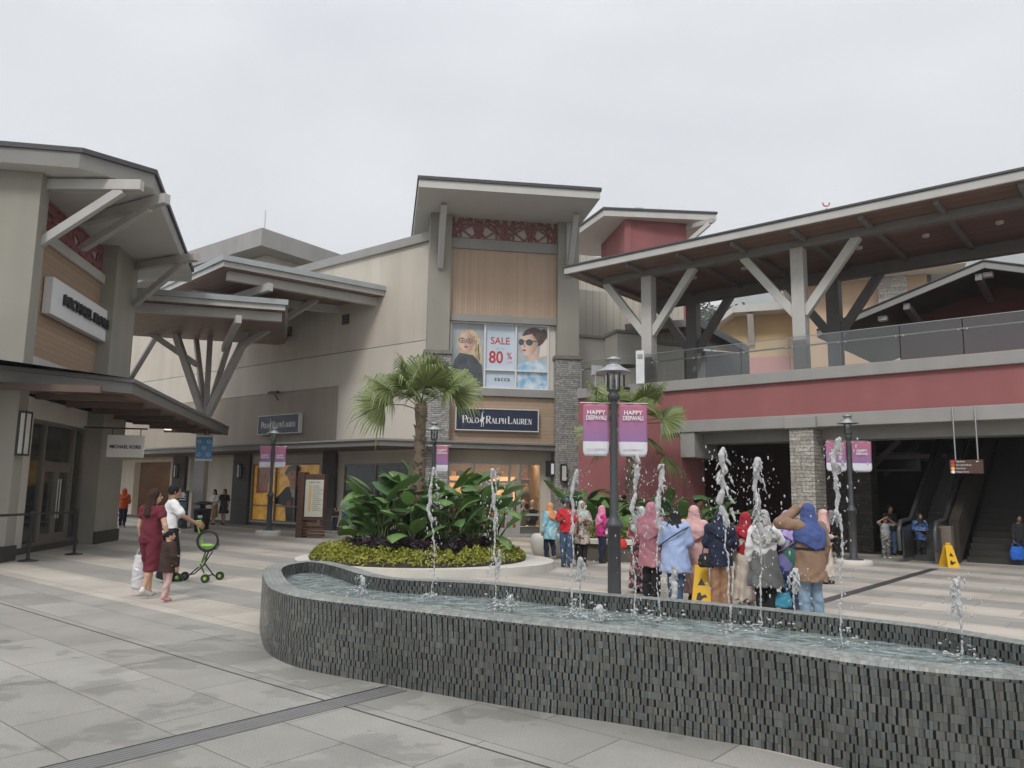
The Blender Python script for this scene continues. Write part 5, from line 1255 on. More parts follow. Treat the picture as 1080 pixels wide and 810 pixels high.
# terrace roof with brown soffit sweeping down to a point
q0, q1, q2 = PY(660, 346, 29), PY(735, 340, 30), PY(789, 369, 32)
zq = q0[2]
mb = MB()
pa_ = [q0, q1, q2, PY(720, 362, 37), PY(655, 352, 36)]
mb.prism(pa_, np.array([0, 0, -.16])); build(mb, 'terrace_roof', [SOFFIT_B], tw)
beam(q0, q1, .14, .3, tw, TIMBER_D, 'terrace_fascia'); beam(q1, q2, .14, .3, tw, mat('fascia_slate', (.09, .095, .10), .5), 'terrace_fascia')
mb = MB(); mb.cbox(PY(700, 400, 33.0) * [1, 1, 0] + [0, 0, 4.6], 8, .2, 3.2, .2); build(mb, 'terrace_glazing', mat('terrace_dark', (.05, .045, .042), .3), tw)
for px in (688, 712, 740): 
    p = PY(px, 380, 32.0); mb = MB(); mb.cbox([p[0], 32.0, 4.6], .22, .22, 2.6); build(mb, 'terrace_post', TRIM, tw, .01)
p = PY(676.5, 386, 23.4)
tt = thing('totem_sign', 'slim white totem sign standing behind the glass rail', 'totem sign', [p[0], 23.6, zs])
mb = MB(); mb.cbox([p[0], 23.6, zs - .1], .26, .12, PY(676, 370, 23.6)[2] - zs + .1, -.3); build(mb, 'panel', mat('totem_white', (.66, .68, .68), .5), tt, .01)
mb = MB(); mb.cbox([p[0] - .02, 23.53, PY(676, 378, 23.6)[2]], .16, .02, .12, -.3); build(mb, 'plate', mat('totem_grey', (.3, .3, .3), .5), tt)
# red turret
RT = Fr(*PY(659, 260, 36)[:2], .985, .17)
tr = thing('red_turret', 'red stair turret with overhanging pale roof behind the tower', 'tower', RT.pt(1.5, -1.5, 0))
ztr_ = PY(690, 232, 36)[2]
wr = RT.s(724, 250)
mb = MB(); mb.box(RT, 0, wr, -4, 0, 3, ztr_ + .05); build(mb, 'wall', REDW, tr)
lw = RT.pt(0, 0, 0); lp = PY(646, 260, 39.5)
LFr = Fr(lp[0], lp[1], lw[0] - lp[0], lw[1] - lp[1]); mb = MB(); mb.box(LFr, 0, np.linalg.norm((lw - lp)[:2]), -.3, 0, 3, ztr_ + .05); build(mb, 'wall', REDW, tr)
zf = ztr_ + .42; fa, fb = G(637, 219, zf), G(755.5, 224, zf)
fbk = -RT.n * 6.5
roof_poly([fa, fb, fb + fbk, fa + fbk + RT.e * -1.2], .40, 'roof', tr, TRIM_L, ROOFT, SOFFIT_W)
beam(PY(724, 257, 35.6), PY(748, 236, 35.0), .16, .2, tr, TRIM_L, 'brace'); beam(RT.pt(wr, -.2, PY(724, 236, 36)[2]), PY(752, 232.5, 35), .18, .22, tr, TIMBER, 'outrigger')
p = PY(672, 219, 37.5); mb = MB(); mb.cbox([p[0], 37.5, zf - .1], .25, .25, .85); mb.cbox([p[0] + .2, 37.5, zf + .05], .12, .2, .7); build(mb, 'roof_vent', METAL, tr, .01)
# cream siding wall in front of turret foot
mb = MB(); SW = Fr(*PY(604, 280, 33.0)[:2], 1, .35); mb.box(SW, 0, SW.s(668, 290), -.3, 0, 3, PY(625, 268, 33)[2]); build(mb, 'siding', SID, tw)
# yellow buildings beyond
YEL = mat('yellow_plaster', (.60, .45, .25), .85, .05, .6, streak=.05); PCH = mat('peach_plaster', (.57, .41, .28), .85, .05, .6, streak=.05)
YF = Fr(*PY(774, 330, 52)[:2], .93, -.36)
STN_Y = stone('ledge_stone_pale', (.40, .37, .33), (.56, .53, .49), (.2, .19, .18), YF, .7, .22)
yb = thing('yellow_store', 'yellow store with pale eaves and stone chimney tower seen through the walkway', 'store building', YF.pt(0, -3, 0))
zy = PY(800, 334, 52)[2]
mb = MB(); mb.box(YF, -1.2, 26, -10, 0, 0, zy); build(mb, 'wall', YEL, yb)
ev = [PY(749, 342, 49.5), PY(774, 329, 50), PY(880, 335, 44), PY(880, 330, 60), PY(780, 322, 64), PY(752, 334, 60)]
mb = MB(); ze = PY(800, 329, 51)[2]; mb.slab([tuple(YF.pt(s_, d_)[:2]) for s_, d_ in ((.1, 1.4), (26, 1.4), (26, -9), (.1, -9))], zy - .05, zy + .42); build(mb, 'roof', TRIM_L, yb, .03)
lo_ = YF.hit(749, 343, 1.4); mb = MB(); mb.prism([YF.pt(.098, 1.4, zy + .42), YF.pt(.098, 1.4, zy - .05), YF.pt(lo_[0], 1.4, lo_[1] - .30), YF.pt(lo_[0], 1.4, lo_[1])], -YF.n * 10.4); build(mb, 'rake', TRIM_L, yb, .03)
s0, s1 = YF.s(797, 320, -4), YF.s(830, 320, -4); mb = MB(); mb.prism([YF.pt(s0, -3, zy + .43), YF.pt(s1, -3, zy + .43), YF.pt(s1, -6, zy + 1.6), YF.pt(s0 + 1, -6, zy + 1.5)], np.array([0, 0, .1])); build(mb, 'roof_slope', mat('slate_roof', (.10, .105, .11), .7, .2, 2, .4, 8), yb)
s_ = YF.s(793, 355); mb = MB(); mb.bar(YF.pt(s_, .05, zy - 2.0), YF.pt(s_, 1.1, zy - .1), .4, .4); build(mb, 'brace', TRIM_L, yb, .01)
s0, s1 = YF.s(816, 310, -5), YF.s(838, 310, -5); mb = MB(); mb.box(YF, s0, s1, -8, -5, 0, PY(825, 296, 54)[2]); build(mb, 'stone_tower', STN_Y, yb)
mb = MB(); mb.box(YF, YF.s(778, 390, .3), YF.s(840, 390, .3), .003, .3, 3, PY(800, 376, 51)[2]); build(mb, 'low_wall', mat('mauve_wall', (.60, .31, .29), .8, .06), yb)
PF = Fr(*PY(860, 330, 47)[:2], .90, -.43)
pk = thing('peach_tower', 'peach tower with pale stone panel under the walkway roof at right', 'tower', PF.pt(3, -3, 0))
zk = PY(950, 268, 44)[2] + 1.5
s1 = PF.s(978, 300)
mb = MB(); mb.box(PF, -1, s1, -7, 0, 0, zk); build(mb, 'wall', PCH, pk)
sa, sb = PF.s(926, 310), PF.s(957, 310); mb = MB(); mb.box(PF, sa, sb, .003, .25, 0, zk - .1); build(mb, 'stone_panel', stone('ledge_stone_peach', (.42, .39, .36), (.60, .57, .53), (.22, .21, .2), PF, .6, .2), pk)
mb = MB(); mb.box(PF, s1, s1 + .25, -6.9, -.3, 0, zk - .3); build(mb, 'downpipe_panel', mat('panel_slate', (.12, .12, .13), .6), pk)
eL, eR = G(990, 266, zk), G(1008, 285, zk - 1.2)
mb = MB(); zk2 = PY(1000, 272, 42)[2]; mb.slab([tuple(PF.pt(s_, d_)[:2]) for s_, d_ in ((-2, 1.6), (s1 + 1.9, 1.6), (s1 + 1.9, -8), (-2, -8))], zk2 - .25, zk2 + .3); build(mb, 'roof', TRIM_L, pk, .02)
beam(PF.pt(s1 + .1, -.5, zk2 - 1.7), PF.pt(s1 + 1.5, -.5, zk2 - .25), .22, .26, pk, TRIM_L, 'brace')
# cupola whose tip shows above the walkway roof
cp = PY(872, 232, 55)
cu = thing('cupola', 'small slate cupola tip with red crescent finial peeking over the walkway roof', 'cupola', [cp[0], 55, 10])
mb = MB(); mb.lathe([cp[0], 55, 0], [(1.5, 10), (1.5, PY(872, 233, 55)[2] - 1.0), (1.9, PY(872, 233, 55)[2] - .9), (.15, PY(872, 226.5, 55)[2]), (.02, PY(872, 226, 55)[2] + .1)], 8, smooth=False); build(mb, 'roof', mat('slate_roof', (.10, .105, .11)), cu)
mb = MB(); zt_ = PY(872, 215, 55)[2]; mb.tube([[cp[0], 55, zt_ - .9], [cp[0], 55, zt_ - .35]], .05, 6); mb.tube([[cp[0] + .24 * math.cos(q), 55, zt_ + .05 + .24 * math.sin(q)] for q in np.linspace(R(170), R(370), 12)], .05, 6); build(mb, 'finial', mat('finial_red', (.45, .10, .09), .5), cu)
# dark gable pavilion at the right
GF = Fr(*B.pt(0, -8)[:2], B.e[0], B.e[1])
gp = thing('gable_pavilion', 'dark gabled pavilion with red wall standing on the deck behind the rail', 'pavilion', GF.pt(7, -1, zs))
pk_ = GF.hit(1038, 277, .8); le = GF.hit(862, 350, .8); re_ = (pk_[0] + (pk_[0] - le[0]) * .9, le[1])
def gable(d0, d1, off, th, m, name, root):
    mb = MB(); 
    for A_, Z_ in ((le, pk_), (pk_, re_)):
        mb.prism([GF.pt(A_[0], d0, A_[1] + off), GF.pt(Z_[0], d0, Z_[1] + off), GF.pt(Z_[0], d0, Z_[1] + off - th), GF.pt(A_[0], d0, A_[1] + off - th)], GF.n * (d1 - d0))
    return build(mb, name, m, root, .008)
rg = gable(-7, .8, 0, .22, mat('gable_soffit', (.05, .045, .042), .7), 'roof', gp)
gable(.802, .86, .03, .22, TRIM, 'bargeboard', rg)
gable(-7, .9, .09, .055, ROOFT, 'roof_edge', rg)
wl_, wr_ = le[0] + 2.2, re_[0] - 2.2
gz = lambda s_: (le[1] + (pk_[1] - le[1]) * (s_ - le[0]) / (pk_[0] - le[0]) if s_ < pk_[0] else pk_[1] + (re_[1] - pk_[1]) * (s_ - pk_[0]) / (re_[0] - pk_[0])) - .25
mb = MB(); mb.prism([GF.pt(wl_, -1.5, zs - .1), GF.pt(wr_, -1.5, zs - .1), GF.pt(wr_, -1.5, gz(wr_)), GF.pt(pk_[0], -1.5, gz(pk_[0])), GF.pt(wl_, -1.5, gz(wl_))], -GF.n * .3); build(mb, 'wall', mat('pavilion_red', (.20, .07, .07), .85, .06), gp)
for s_ in (le[0] + 3.0, pk_[0] - .2, re_[0] - 3):
    beam(GF.pt(s_, -1.4, gz(s_) - .45), GF.pt(s_, .75, gz(s_) - .12), .2, .24, gp, TIMBER_D, 'bracket')
for px, py in ((931, 336), (1042, 290)):
    s_, z_ = GF.hit(px, py, .5); mb = MB(); mb.box(GF, s_ - .14, s_ + .14, .35, .6, z_ - .08, z_ + .08); build(mb, 'flood_lamp', WHITE, gp, .01)
mb = MB(); mb.box(GF, le[0] - 1, re_[0] + 2, .3, .5, zs - .1, zs + 1.25); build(mb, 'low_wall', MATS['mauve_wall'], gp)
# ================================================================ fountain
def resample(pts, step, closed=True):
    pts = [np.array(p, float) for p in pts]; n = len(pts); out = []
    rng_ = range(n if closed else n - 1)
    for i in rng_:
        if closed: p0, p1, p2, p3 = pts[i - 1], pts[i], pts[(i + 1) % n], pts[(i + 2) % n]
        else: p0, p1, p2, p3 = pts[max(i - 1, 0)], pts[i], pts[i + 1], pts[min(i + 2, n - 1)]
        m = max(2, int(np.linalg.norm(p2 - p1) / step))
        for k in range(m):
            t = k / m
            out.append(.5 * ((2 * p1) + (-p0 + p2) * t + (2 * p0 - 5 * p1 + 4 * p2 - p3) * t * t + (-p0 + 3 * p1 - 3 * p2 + p3) * t ** 3))
    return out
ZW = .63
near = [G(x, y, 0)[:2] for x, y in ((901, 812), (815, 791), (734, 778), (660, 764), (590, 754), (512, 741), (450, 730), (396, 720), (345, 711), (310, 703), (284, 691))] + [np.array([-2.50, 8.2]), np.array([-2.74, 8.85])]
near[0] = np.array([2.05, 4.80])
far = [G(x, y, ZW)[:2] for x, y in ((277, 600), (284, 596), (292, 594), (318, 591), (345, 591.5), (372, 597), (395, 604), (425, 609.5), (512, 613), (629, 624), (762, 635.5), (884, 648), (986, 659), (1031, 666.5), (1080, 675))]
ext = [np.array(q) for q in ((3.72, 5.35), (3.92, 4.95), (3.75, 4.52), (3.3, 4.38), (2.9, 4.40), (2.5, 4.55))]
FPOLY = resample(near + far + ext, .07)
def smooth_closed(P_, it=6):
    P_ = np.array(P_)
    for _ in range(it): P_ = (np.roll(P_, 1, 0) + P_ * 2 + np.roll(P_, -1, 0)) / 4
    return P_
FPOLY = smooth_closed(FPOLY, 12)
def offset_poly(P_, d):
    t = np.roll(P_, -1, 0) - np.roll(P_, 1, 0); t /= np.linalg.norm(t, axis=1)[:, None]
    nrm = np.stack([t[:, 1], -t[:, 0]], 1)
    a = np.sum(P_[:, 0] * np.roll(P_[:, 1], -1) - np.roll(P_[:, 0], -1) * P_[:, 1])
    return P_ + nrm * d * (1 if a > 0 else -1)      # positive = outward
FIN = smooth_closed(offset_poly(FPOLY, -.21), 8)
def mosaic(name='slate_mosaic', gain=1.0, rough=.17, blk=1.0):
    """courses of slate slips: each unit two grey slips and one near-black sliver, shaded relief put in the colour, every course shifted by chance"""
    m, nt, b = _new(name); L = nt.links.new
    def mth(op, a, b_=None, c=None):
        n = N(nt, 'ShaderNodeMath', operation=op)
        for i, q in enumerate((a, b_, c)):
            if q is None: continue
            if isinstance(q, (int, float)): n.inputs[i].default_value = q
            else: L(q, n.inputs[i])
        return n.outputs[0]
    def wn(v):
        n = N(nt, 'ShaderNodeTexWhiteNoise', noise_dimensions='2D'); L(v, n.inputs['Vector']); return n
    def comb(a, c):
        n = N(nt, 'ShaderNodeCombineXYZ'); L(a, n.inputs[0])
        if isinstance(c, (int, float)): n.inputs[1].default_value = c
        else: L(c, n.inputs[1])
        return n.outputs[0]
    uv = N(nt, 'ShaderNodeUVMap'); sp = N(nt, 'ShaderNodeSeparateXYZ'); L(uv.outputs[0], sp.inputs[0])
    rv = mth('DIVIDE', sp.outputs[1], .0495); row = mth('FLOOR', rv); fv = mth('FRACT', rv)
    w0 = wn(comb(row, 3.7)); ru = mth('ADD', mth('DIVIDE', sp.outputs[0], .0525), mth('MULTIPLY', w0.outputs['Value'], 5.0))
    cell = mth('FLOOR', ru); fu = mth('FRACT', ru)
    rnd = wn(comb(cell, row)); sc_ = N(nt, 'ShaderNodeSeparateXYZ'); L(rnd.outputs['Color'], sc_.inputs[0])
    wdt = mth('MULTIPLY_ADD', sc_.outputs[0], .15, .17)
    dark = mth('MULTIPLY', mth('LESS_THAN', fu, wdt), mth('LESS_THAN', sc_.outputs[2], .88 * blk))  # dark sliver: shaded side of the relief, painted as colour
    half = mth('GREATER_THAN', fu, .64)
    rnd2 = wn(comb(mth('MULTIPLY_ADD', cell, 2.0, half), mth('ADD', row, .5)))
    tone = N(nt, 'ShaderNodeMapRange'); L(rnd2.outputs['Value'], tone.inputs[0]); tone.inputs[3].default_value = .78 * gain; tone.inputs[4].default_value = 1.28 * gain
    hue = N(nt, 'ShaderNodeMix', data_type='RGBA'); L(sc_.outputs[1], hue.inputs[0]); hue.inputs[6].default_value = (.099, .097, .085, 1); hue.inputs[7].default_value = (.083, .096, .094, 1)
    tc = N(nt, 'ShaderNodeTexCoord'); no = N(nt, 'ShaderNodeTexNoise', i_Scale=1.3, i_Detail=6.0, i_Roughness=.65); L(tc.outputs['Object'], no.inputs['Vector'])
    r = N(nt, 'ShaderNodeMapRange'); L(no.outputs[0], r.inputs[0]); r.inputs[1].default_value = .3; r.inputs[2].default_value = .7; r.inputs[3].default_value = .72; r.inputs[4].default_value = 1.28
    sc = N(nt, 'ShaderNodeVectorMath', operation='SCALE'); L(hue.outputs[2], sc.inputs[0]); L(mth('MULTIPLY', r.outputs[0], tone.outputs[0]), sc.inputs['Scale'])
    d1 = N(nt, 'ShaderNodeMix', data_type='RGBA'); L(dark, d1.inputs[0]); L(sc.outputs[0], d1.inputs[6]); d1.inputs[7].default_value = (.010 * gain, .0108 * gain, .0112 * gain, 1)
    gr = mth('MAXIMUM', mth('GREATER_THAN', mth('ABSOLUTE', mth('SUBTRACT', fv, .5)), .465), mth('MULTIPLY', mth('LESS_THAN', mth('ABSOLUTE', mth('SUBTRACT', fu, .64)), .025), 1.0))
    d2 = N(nt, 'ShaderNodeMix', data_type='RGBA'); L(mth('MULTIPLY', gr, .75), d2.inputs[0]); L(d1.outputs[2], d2.inputs[6]); d2.inputs[7].default_value = (.035, .036, .034, 1)
    # pale lime runs where spray dries
    n3 = N(nt, 'ShaderNodeTexNoise', i_Scale=2.4, i_Detail=7.0, i_Roughness=.7); mp = N(nt, 'ShaderNodeMapping'); mp.inputs['Scale'].default_value = (1.6, 1.6, .35); L(tc.outputs['Object'], mp.inputs[0]); L(mp.outputs[0], n3.inputs['Vector'])
    lm = N(nt, 'ShaderNodeMapRange'); L(n3.outputs[0], lm.inputs[0]); lm.inputs[1].default_value = .56; lm.inputs[2].default_value = .80; lm.inputs[4].default_value = .30
    d3 = N(nt, 'ShaderNodeMix', data_type='RGBA'); L(lm.outputs[0], d3.inputs[0]); L(d2.outputs[2], d3.inputs[6]); d3.inputs[7].default_value = (.30, .30, .28, 1)
    L(d3.outputs[2], b.inputs['Base Color'])
    L(mth('MAXIMUM', mth('MULTIPLY_ADD', rnd2.outputs['Value'], .22, rough), mth('MULTIPLY', dark, .6)), b.inputs['Roughness'])
    L(mth('MULTIPLY_ADD', dark, -.42, .5), b.inputs['Specular IOR Level'])
    hh = mth('SUBTRACT', mth('SUBTRACT', mth('MULTIPLY_ADD', rnd2.outputs['Value'], .5, 1.0), mth('MULTIPLY', dark, .25)), gr)
    bp = N(nt, 'ShaderNodeBump', i_Strength=.35, i_Distance=.005); L(hh, bp.inputs['Height']); L(bp.outputs[0], b.inputs['Normal'])
    return m
MOS = mosaic()
fo_ = thing('fountain', 'low curving fountain basin clad in charcoal mosaic, filled with rippling water', 'fountain', [*np.mean(FPOLY, 0), 0])
nF = len(FPOLY); per = np.concatenate([[0], np.cumsum(np.linalg.norm(np.roll(FPOLY, -1, 0) - FPOLY, axis=1))])
mb = MB(); mbr = MB()
zwat = .49
for i in range(nF):
    j = (i + 1) % nF; u0, u1 = per[i], per[i + 1]
    a, b, c, d = FPOLY[i], FPOLY[j], FIN[i], FIN[j]
    rz = .018
    ao, bo = a + (c - a) * .09, b + (d - b) * .09
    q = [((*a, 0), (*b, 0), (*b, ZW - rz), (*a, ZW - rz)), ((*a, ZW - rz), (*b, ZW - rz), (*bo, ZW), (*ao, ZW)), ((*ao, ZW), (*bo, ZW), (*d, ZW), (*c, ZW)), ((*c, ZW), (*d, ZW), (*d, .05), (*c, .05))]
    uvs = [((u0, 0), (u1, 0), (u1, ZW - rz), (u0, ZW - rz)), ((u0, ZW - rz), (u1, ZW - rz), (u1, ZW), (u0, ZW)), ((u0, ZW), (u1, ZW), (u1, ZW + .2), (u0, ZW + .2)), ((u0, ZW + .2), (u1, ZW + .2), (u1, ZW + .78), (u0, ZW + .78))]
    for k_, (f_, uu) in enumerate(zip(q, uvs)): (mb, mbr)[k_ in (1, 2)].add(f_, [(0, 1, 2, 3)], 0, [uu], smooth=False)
area = np.sum(FPOLY[:, 0] * np.roll(FPOLY[:, 1], -1) - np.roll(FPOLY[:, 0], -1) * FPOLY[:, 1])
for q_ in (mb, mbr):
    if area < 0: q_.f = [f[::-1] for f in q_.f]; q_.uv = [tuple(u[::-1]) for u in q_.uv]
build(mbr, 'rim', mosaic('rim_mosaic_lit', 2.2, .5, .0), fo_)  # brighter copy of the mosaic on top: reflected sky put into the colour
build(mb, 'basin_wall', MOS, fo_)
def water_mat():
    m, nt, b = _new('fountain_water'); L = nt.links.new
    tc = N(nt, 'ShaderNodeTexCoord'); P = tc.outputs['Object']
    n1 = N(nt, 'ShaderNodeTexNoise', i_Scale=6.0, i_Detail=4.0, i_Distortion=.8); L(P, n1.inputs['Vector'])
    n2 = N(nt, 'ShaderNodeTexNoise', i_Scale=26.0, i_Detail=3.0); L(P, n2.inputs['Vector'])
    ad = N(nt, 'ShaderNodeMath', operation='MULTIPLY_ADD'); L(n2.outputs[0], ad.inputs[0]); ad.inputs[1].default_value = .35; L(n1.outputs[0], ad.inputs[2])
    bp = N(nt, 'ShaderNodeBump', i_Strength=.8, i_Distance=.05); L(ad.outputs[0], bp.inputs['Height']); L(bp.outputs[0], b.inputs['Normal'])
    mx = N(nt, 'ShaderNodeMix', data_type='RGBA'); r = N(nt, 'ShaderNodeMapRange'); L(ad.outputs[0], r.inputs[0]); r.inputs[1].default_value = .5; r.inputs[2].default_value = .9
    L(r.outputs[0], mx.inputs[0]); mx.inputs[6].default_value = (.13, .165, .16, 1); mx.inputs[7].default_value = (.36, .41, .40, 1); L(mx.outputs[2], b.inputs['Base Color'])
    b.inputs['Roughness'].default_value = .06; b.inputs['IOR'].default_value = 1.33
    return m
WATER = water_mat()
mb = MB(); mb.add([(*p, zwat) for p in FIN], [tuple(range(nF)) if area > 0 else tuple(range(nF))[::-1]])
build(mb, 'basin_water', WATER, fo_)
props(fo_.children[-1], kind=None)
# ---------------------------------------------------------------- jets
def jet_mat():
    m, nt, b = _new('aerated_water')
    b.inputs['Base Color'].default_value = (.90, .91, .92, 1); b.inputs['Roughness'].default_value = .12; b.inputs['Transmission Weight'].default_value = .60; b.inputs['IOR'].default_value = 1.33
    return m
JETM = jet_mat()
def jet(bx, by, tx, ty, label, fat=1.0, drops=110, seed=0):
    rng = random.Random(seed + int(bx)); b0 = G(bx, by, zwat); t0 = PY(tx, ty, b0[1])
    o = thing('water_jet', label, 'water jet', b0, 'fountain water jets')
    H = t0[2] - zwat
    n = max(8, int(H / .06)); pr = []; pts = []; off = np.zeros(3)
    for i in range(n + 1):
        q = i / n; off = off * .8 + np.array([rng.gauss(0, .006 + .008 * q), rng.gauss(0, .006 + .008 * q), 0])
        pts.append(b0 + (t0 - b0) * q + off)
    small = H < .45
    for i in range(n):
        q = i / n; r = (.006 + .003 * rng.random()) if q < .55 and not small else .010 + .012 * rng.random() * fat
        pr.append(cap(pts[i], pts[i + 1], r, r * rng.uniform(.7, 1.2), .012))
    for k in range(int((24 if not small else 12) * fat)):     # ragged falling lobes round the head
        q = 1 - (.40 if not small else .7) * rng.random() ** 1.4; sp = (.012 + .042 * fat * min(1, (1 - q) / .22)) * (.55 + .45 * rng.random()) * min(1, H + .35)
        if q < .78: sp *= .75
        a = rng.random() * 6.283; p = b0 + (t0 - b0) * q + np.array([math.cos(a) * sp, math.sin(a) * sp, 0])
        d = np.array([math.cos(a) * .018 * fat, math.sin(a) * .018 * fat, -rng.uniform(.015, .07)]) * min(1, H + .2)
        r = rng.uniform(.0035, .0105) * (.7 + .3 * fat); pr.append(cap(p, p + d, r, r * .55, .014))
    vs, fs = sdf_mesh(pr, .0085, fold=lambda X, Y, Z: .0035 * np.sin(X * 160 + Z * 70) * np.sin(Y * 150 - Z * 90))
    mb = MB(); mb.add(vs, fs, 0, smooth=True); build(mb, 'stem', JETM, o)
    mb = MB()
    for k in range(int(drops * 1.2)):
        q = rng.random() ** .7
        sp = (.02 + .065 * fat * (1 - abs(q - .70))) * min(1, H / .8 + .25)
        p = b0 + (t0 - b0) * q + np.array([rng.gauss(0, sp), rng.gauss(0, sp), rng.gauss(0, .02)])
        r = .002 + .0065 * rng.random() ** 3
        mb.ball(p, (r, r, r * rng.uniform(1, 2.6)), 6, 4)
    for k in range(26):      # splash at the foot
        a = rng.random() * 6.28; d = abs(rng.gauss(0, .13)); r = rng.uniform(.004, .013)
        p = b0 + np.array([d * math.cos(a), d * math.sin(a), abs(rng.gauss(0, .05))]); mb.ball(p, (r * 1.6, r * 1.6, r * .8), 6, 4)
    props(build(mb, 'spray', JETM, o), kind='stuff')
    return o
for k, a in enumerate(((455, 631, 459, 494, 'tall water jet rising left of all other tall jets, before the purple plants', .8), (522, 641, 522, 496, 'tall water jet in front of the lit tower entrance', .8),
                       (602, 652, 608, 496, 'tall water jet in front of the man in red shirt', .9), (670, 654, 671, 480, 'tall water jet just right of the lamp post with banners', 1.0),
                       (694, 657, 697, 490, 'tall water jet in front of the pink hijab woman', 1.2), (771, 667, 762, 473, 'tallest broad-headed water jet in front of the woman in navy hijab', 1.9),
                       (803, 665, 799, 485, 'tall broad-headed water jet in front of the grey coat woman', 1.5), (889, 683, 883, 463, 'tall water jet before the far lamp post at right', 1.1))):
    jet(*a[:5], a[5], drops=150, seed=k)
for k, a in enumerate(((380, 629, 381, 608, 'small bubbling jet near the left curved end of the fountain', 1.1), (538, 645, 538, 628, 'small bubbling jet at foot of the jet before the entrance', 1.2), (525, 628, 526, 580, 'short thin jet close behind the jet before the entrance', .7), (613, 644, 613, 590, 'short round-topped jet beside the jet before the red shirt man', 1.3),
                       (634, 656, 634, 641, 'lowest bubbling jet just left of the lamp post foot', 1.2), (711, 649, 711, 597, 'short round-topped jet before the light blue shirt woman', 1.3), (838, 664, 838, 600, 'short wide jet before the brown coat woman', 1.4), (1012, 697, 1008, 609, 'separate short jet at the right end of the fountain', 1.0))):
    jet(*a[:5], a[5], drops=60, seed=30 + k)

# ================================================================ round planter with palm
PC = np.array([-1.95, 17.0, 0])
pl_ = thing('planter_kerb', 'pale round concrete planter kerb behind the fountain holding palm and hedge', 'planter', PC)
mb = MB(); n = 64
ring_o = [PC[:2] + np.array([2.58 * math.cos(2 * math.pi * k / n) + .35 * max(0, math.cos(2 * math.pi * k / n + .5)), 2.5 * math.sin(2 * math.pi * k / n)]) for k in range(n)]
mb.slab([tuple(p) for p in ring_o], 0, .16, 0); build(mb, 'kerb', CONC, pl_, .03)
mb = MB(); mb.lathe(PC, [(2.3, .155), (2.25, .24), (1.2, .33), (.02, .36)], 40); build(mb, 'soil', mat('soil', (.035, .025, .018), .95, .3, 6, .6, 30), pl_)
def leafquads(mb, c, nrm_bias, L_, W_, rng, mat_=0):
    d = np.array([rng.gauss(0, 1), rng.gauss(0, 1), rng.gauss(0, 1)]) + np.array(nrm_bias); d /= np.linalg.norm(d)
    u = np.cross(d, (rng.gauss(0, 1), rng.gauss(0, 1), rng.gauss(0, 1))); u /= np.linalg.norm(u) + 1e-9; v = np.cross(d, u)
    c = np.array(c); mb.add([c - u * L_, c - v * W_ + d * W_ * .3, c + u * L_, c + v * W_ + d * W_ * .3], [(0, 1, 2, 3)], mat_)
HEDGE = leafmat('hedge_yellow_green', (.13, .17, .016), (.38, .37, .045), .5, .2, 3)
PURP = leafmat('foliage_purple', (.012, .006, .012), (.055, .03, .045), .45, .1, 4)
BROAD = leafmat('broad_leaf', (.022, .08, .022), (.19, .32, .09), .38, .22, 1.5)
BROAD2 = leafmat('broad_leaf_deep', (.018, .065, .02), (.14, .24, .07), .36, .2, 1.5)
FAN = leafmat('palm_leaf', (.07, .115, .03), (.26, .30, .11), .45, .25, 2)
STEMG = mat('leaf_stalk', (.10, .14, .045), .5, .15, 5)
TRUNKM = mat('palm_trunk_bark', (.16, .12, .085), .9, .25, 9, .8, 25)
rng = random.Random(5); mb = MB()
for k in range(15000):
    a = rng.random() * 6.283; r = rng.uniform(1.3, 2.30); q = (r - 1.80) / .52
    h = .15 + .33 * math.sqrt(max(0, 1 - q * q)) * (.8 + .35 * math.sin(a * 23 + r * 9) * math.sin(a * 11)) 
    z = .14 + (h - .12) * rng.random() ** .35
    leafquads(mb, PC + np.array([r * math.cos(a), r * math.sin(a), z]), (math.cos(a) * q, math.sin(a) * q, 1.0), rng.uniform(.025, .05), rng.uniform(.012, .022), rng)
hd = build(mb, 'border_hedge', HEDGE, None, loc=PC); props(hd, 'low yellow-green clipped border hedge ringing the round planter', 'hedge')
rng = random.Random(6); mb = MB()
for k in range(5200):
    a = rng.random() * 6.283; r = rng.uniform(.5, 1.55); z = .3 + .34 * rng.random() ** .7 * (1.1 - .4 * abs(r - 1.0))
    leafquads(mb, PC + np.array([r * math.cos(a), r * math.sin(a), z]), (0, 0, .8), rng.uniform(.04, .08), rng.uniform(.012, .022), rng)
pu = build(mb, 'purple_ground_cover', PURP, None, loc=PC); props(pu, 'dark purple ground cover between hedge and broad leaves', 'ground cover', kind='stuff')
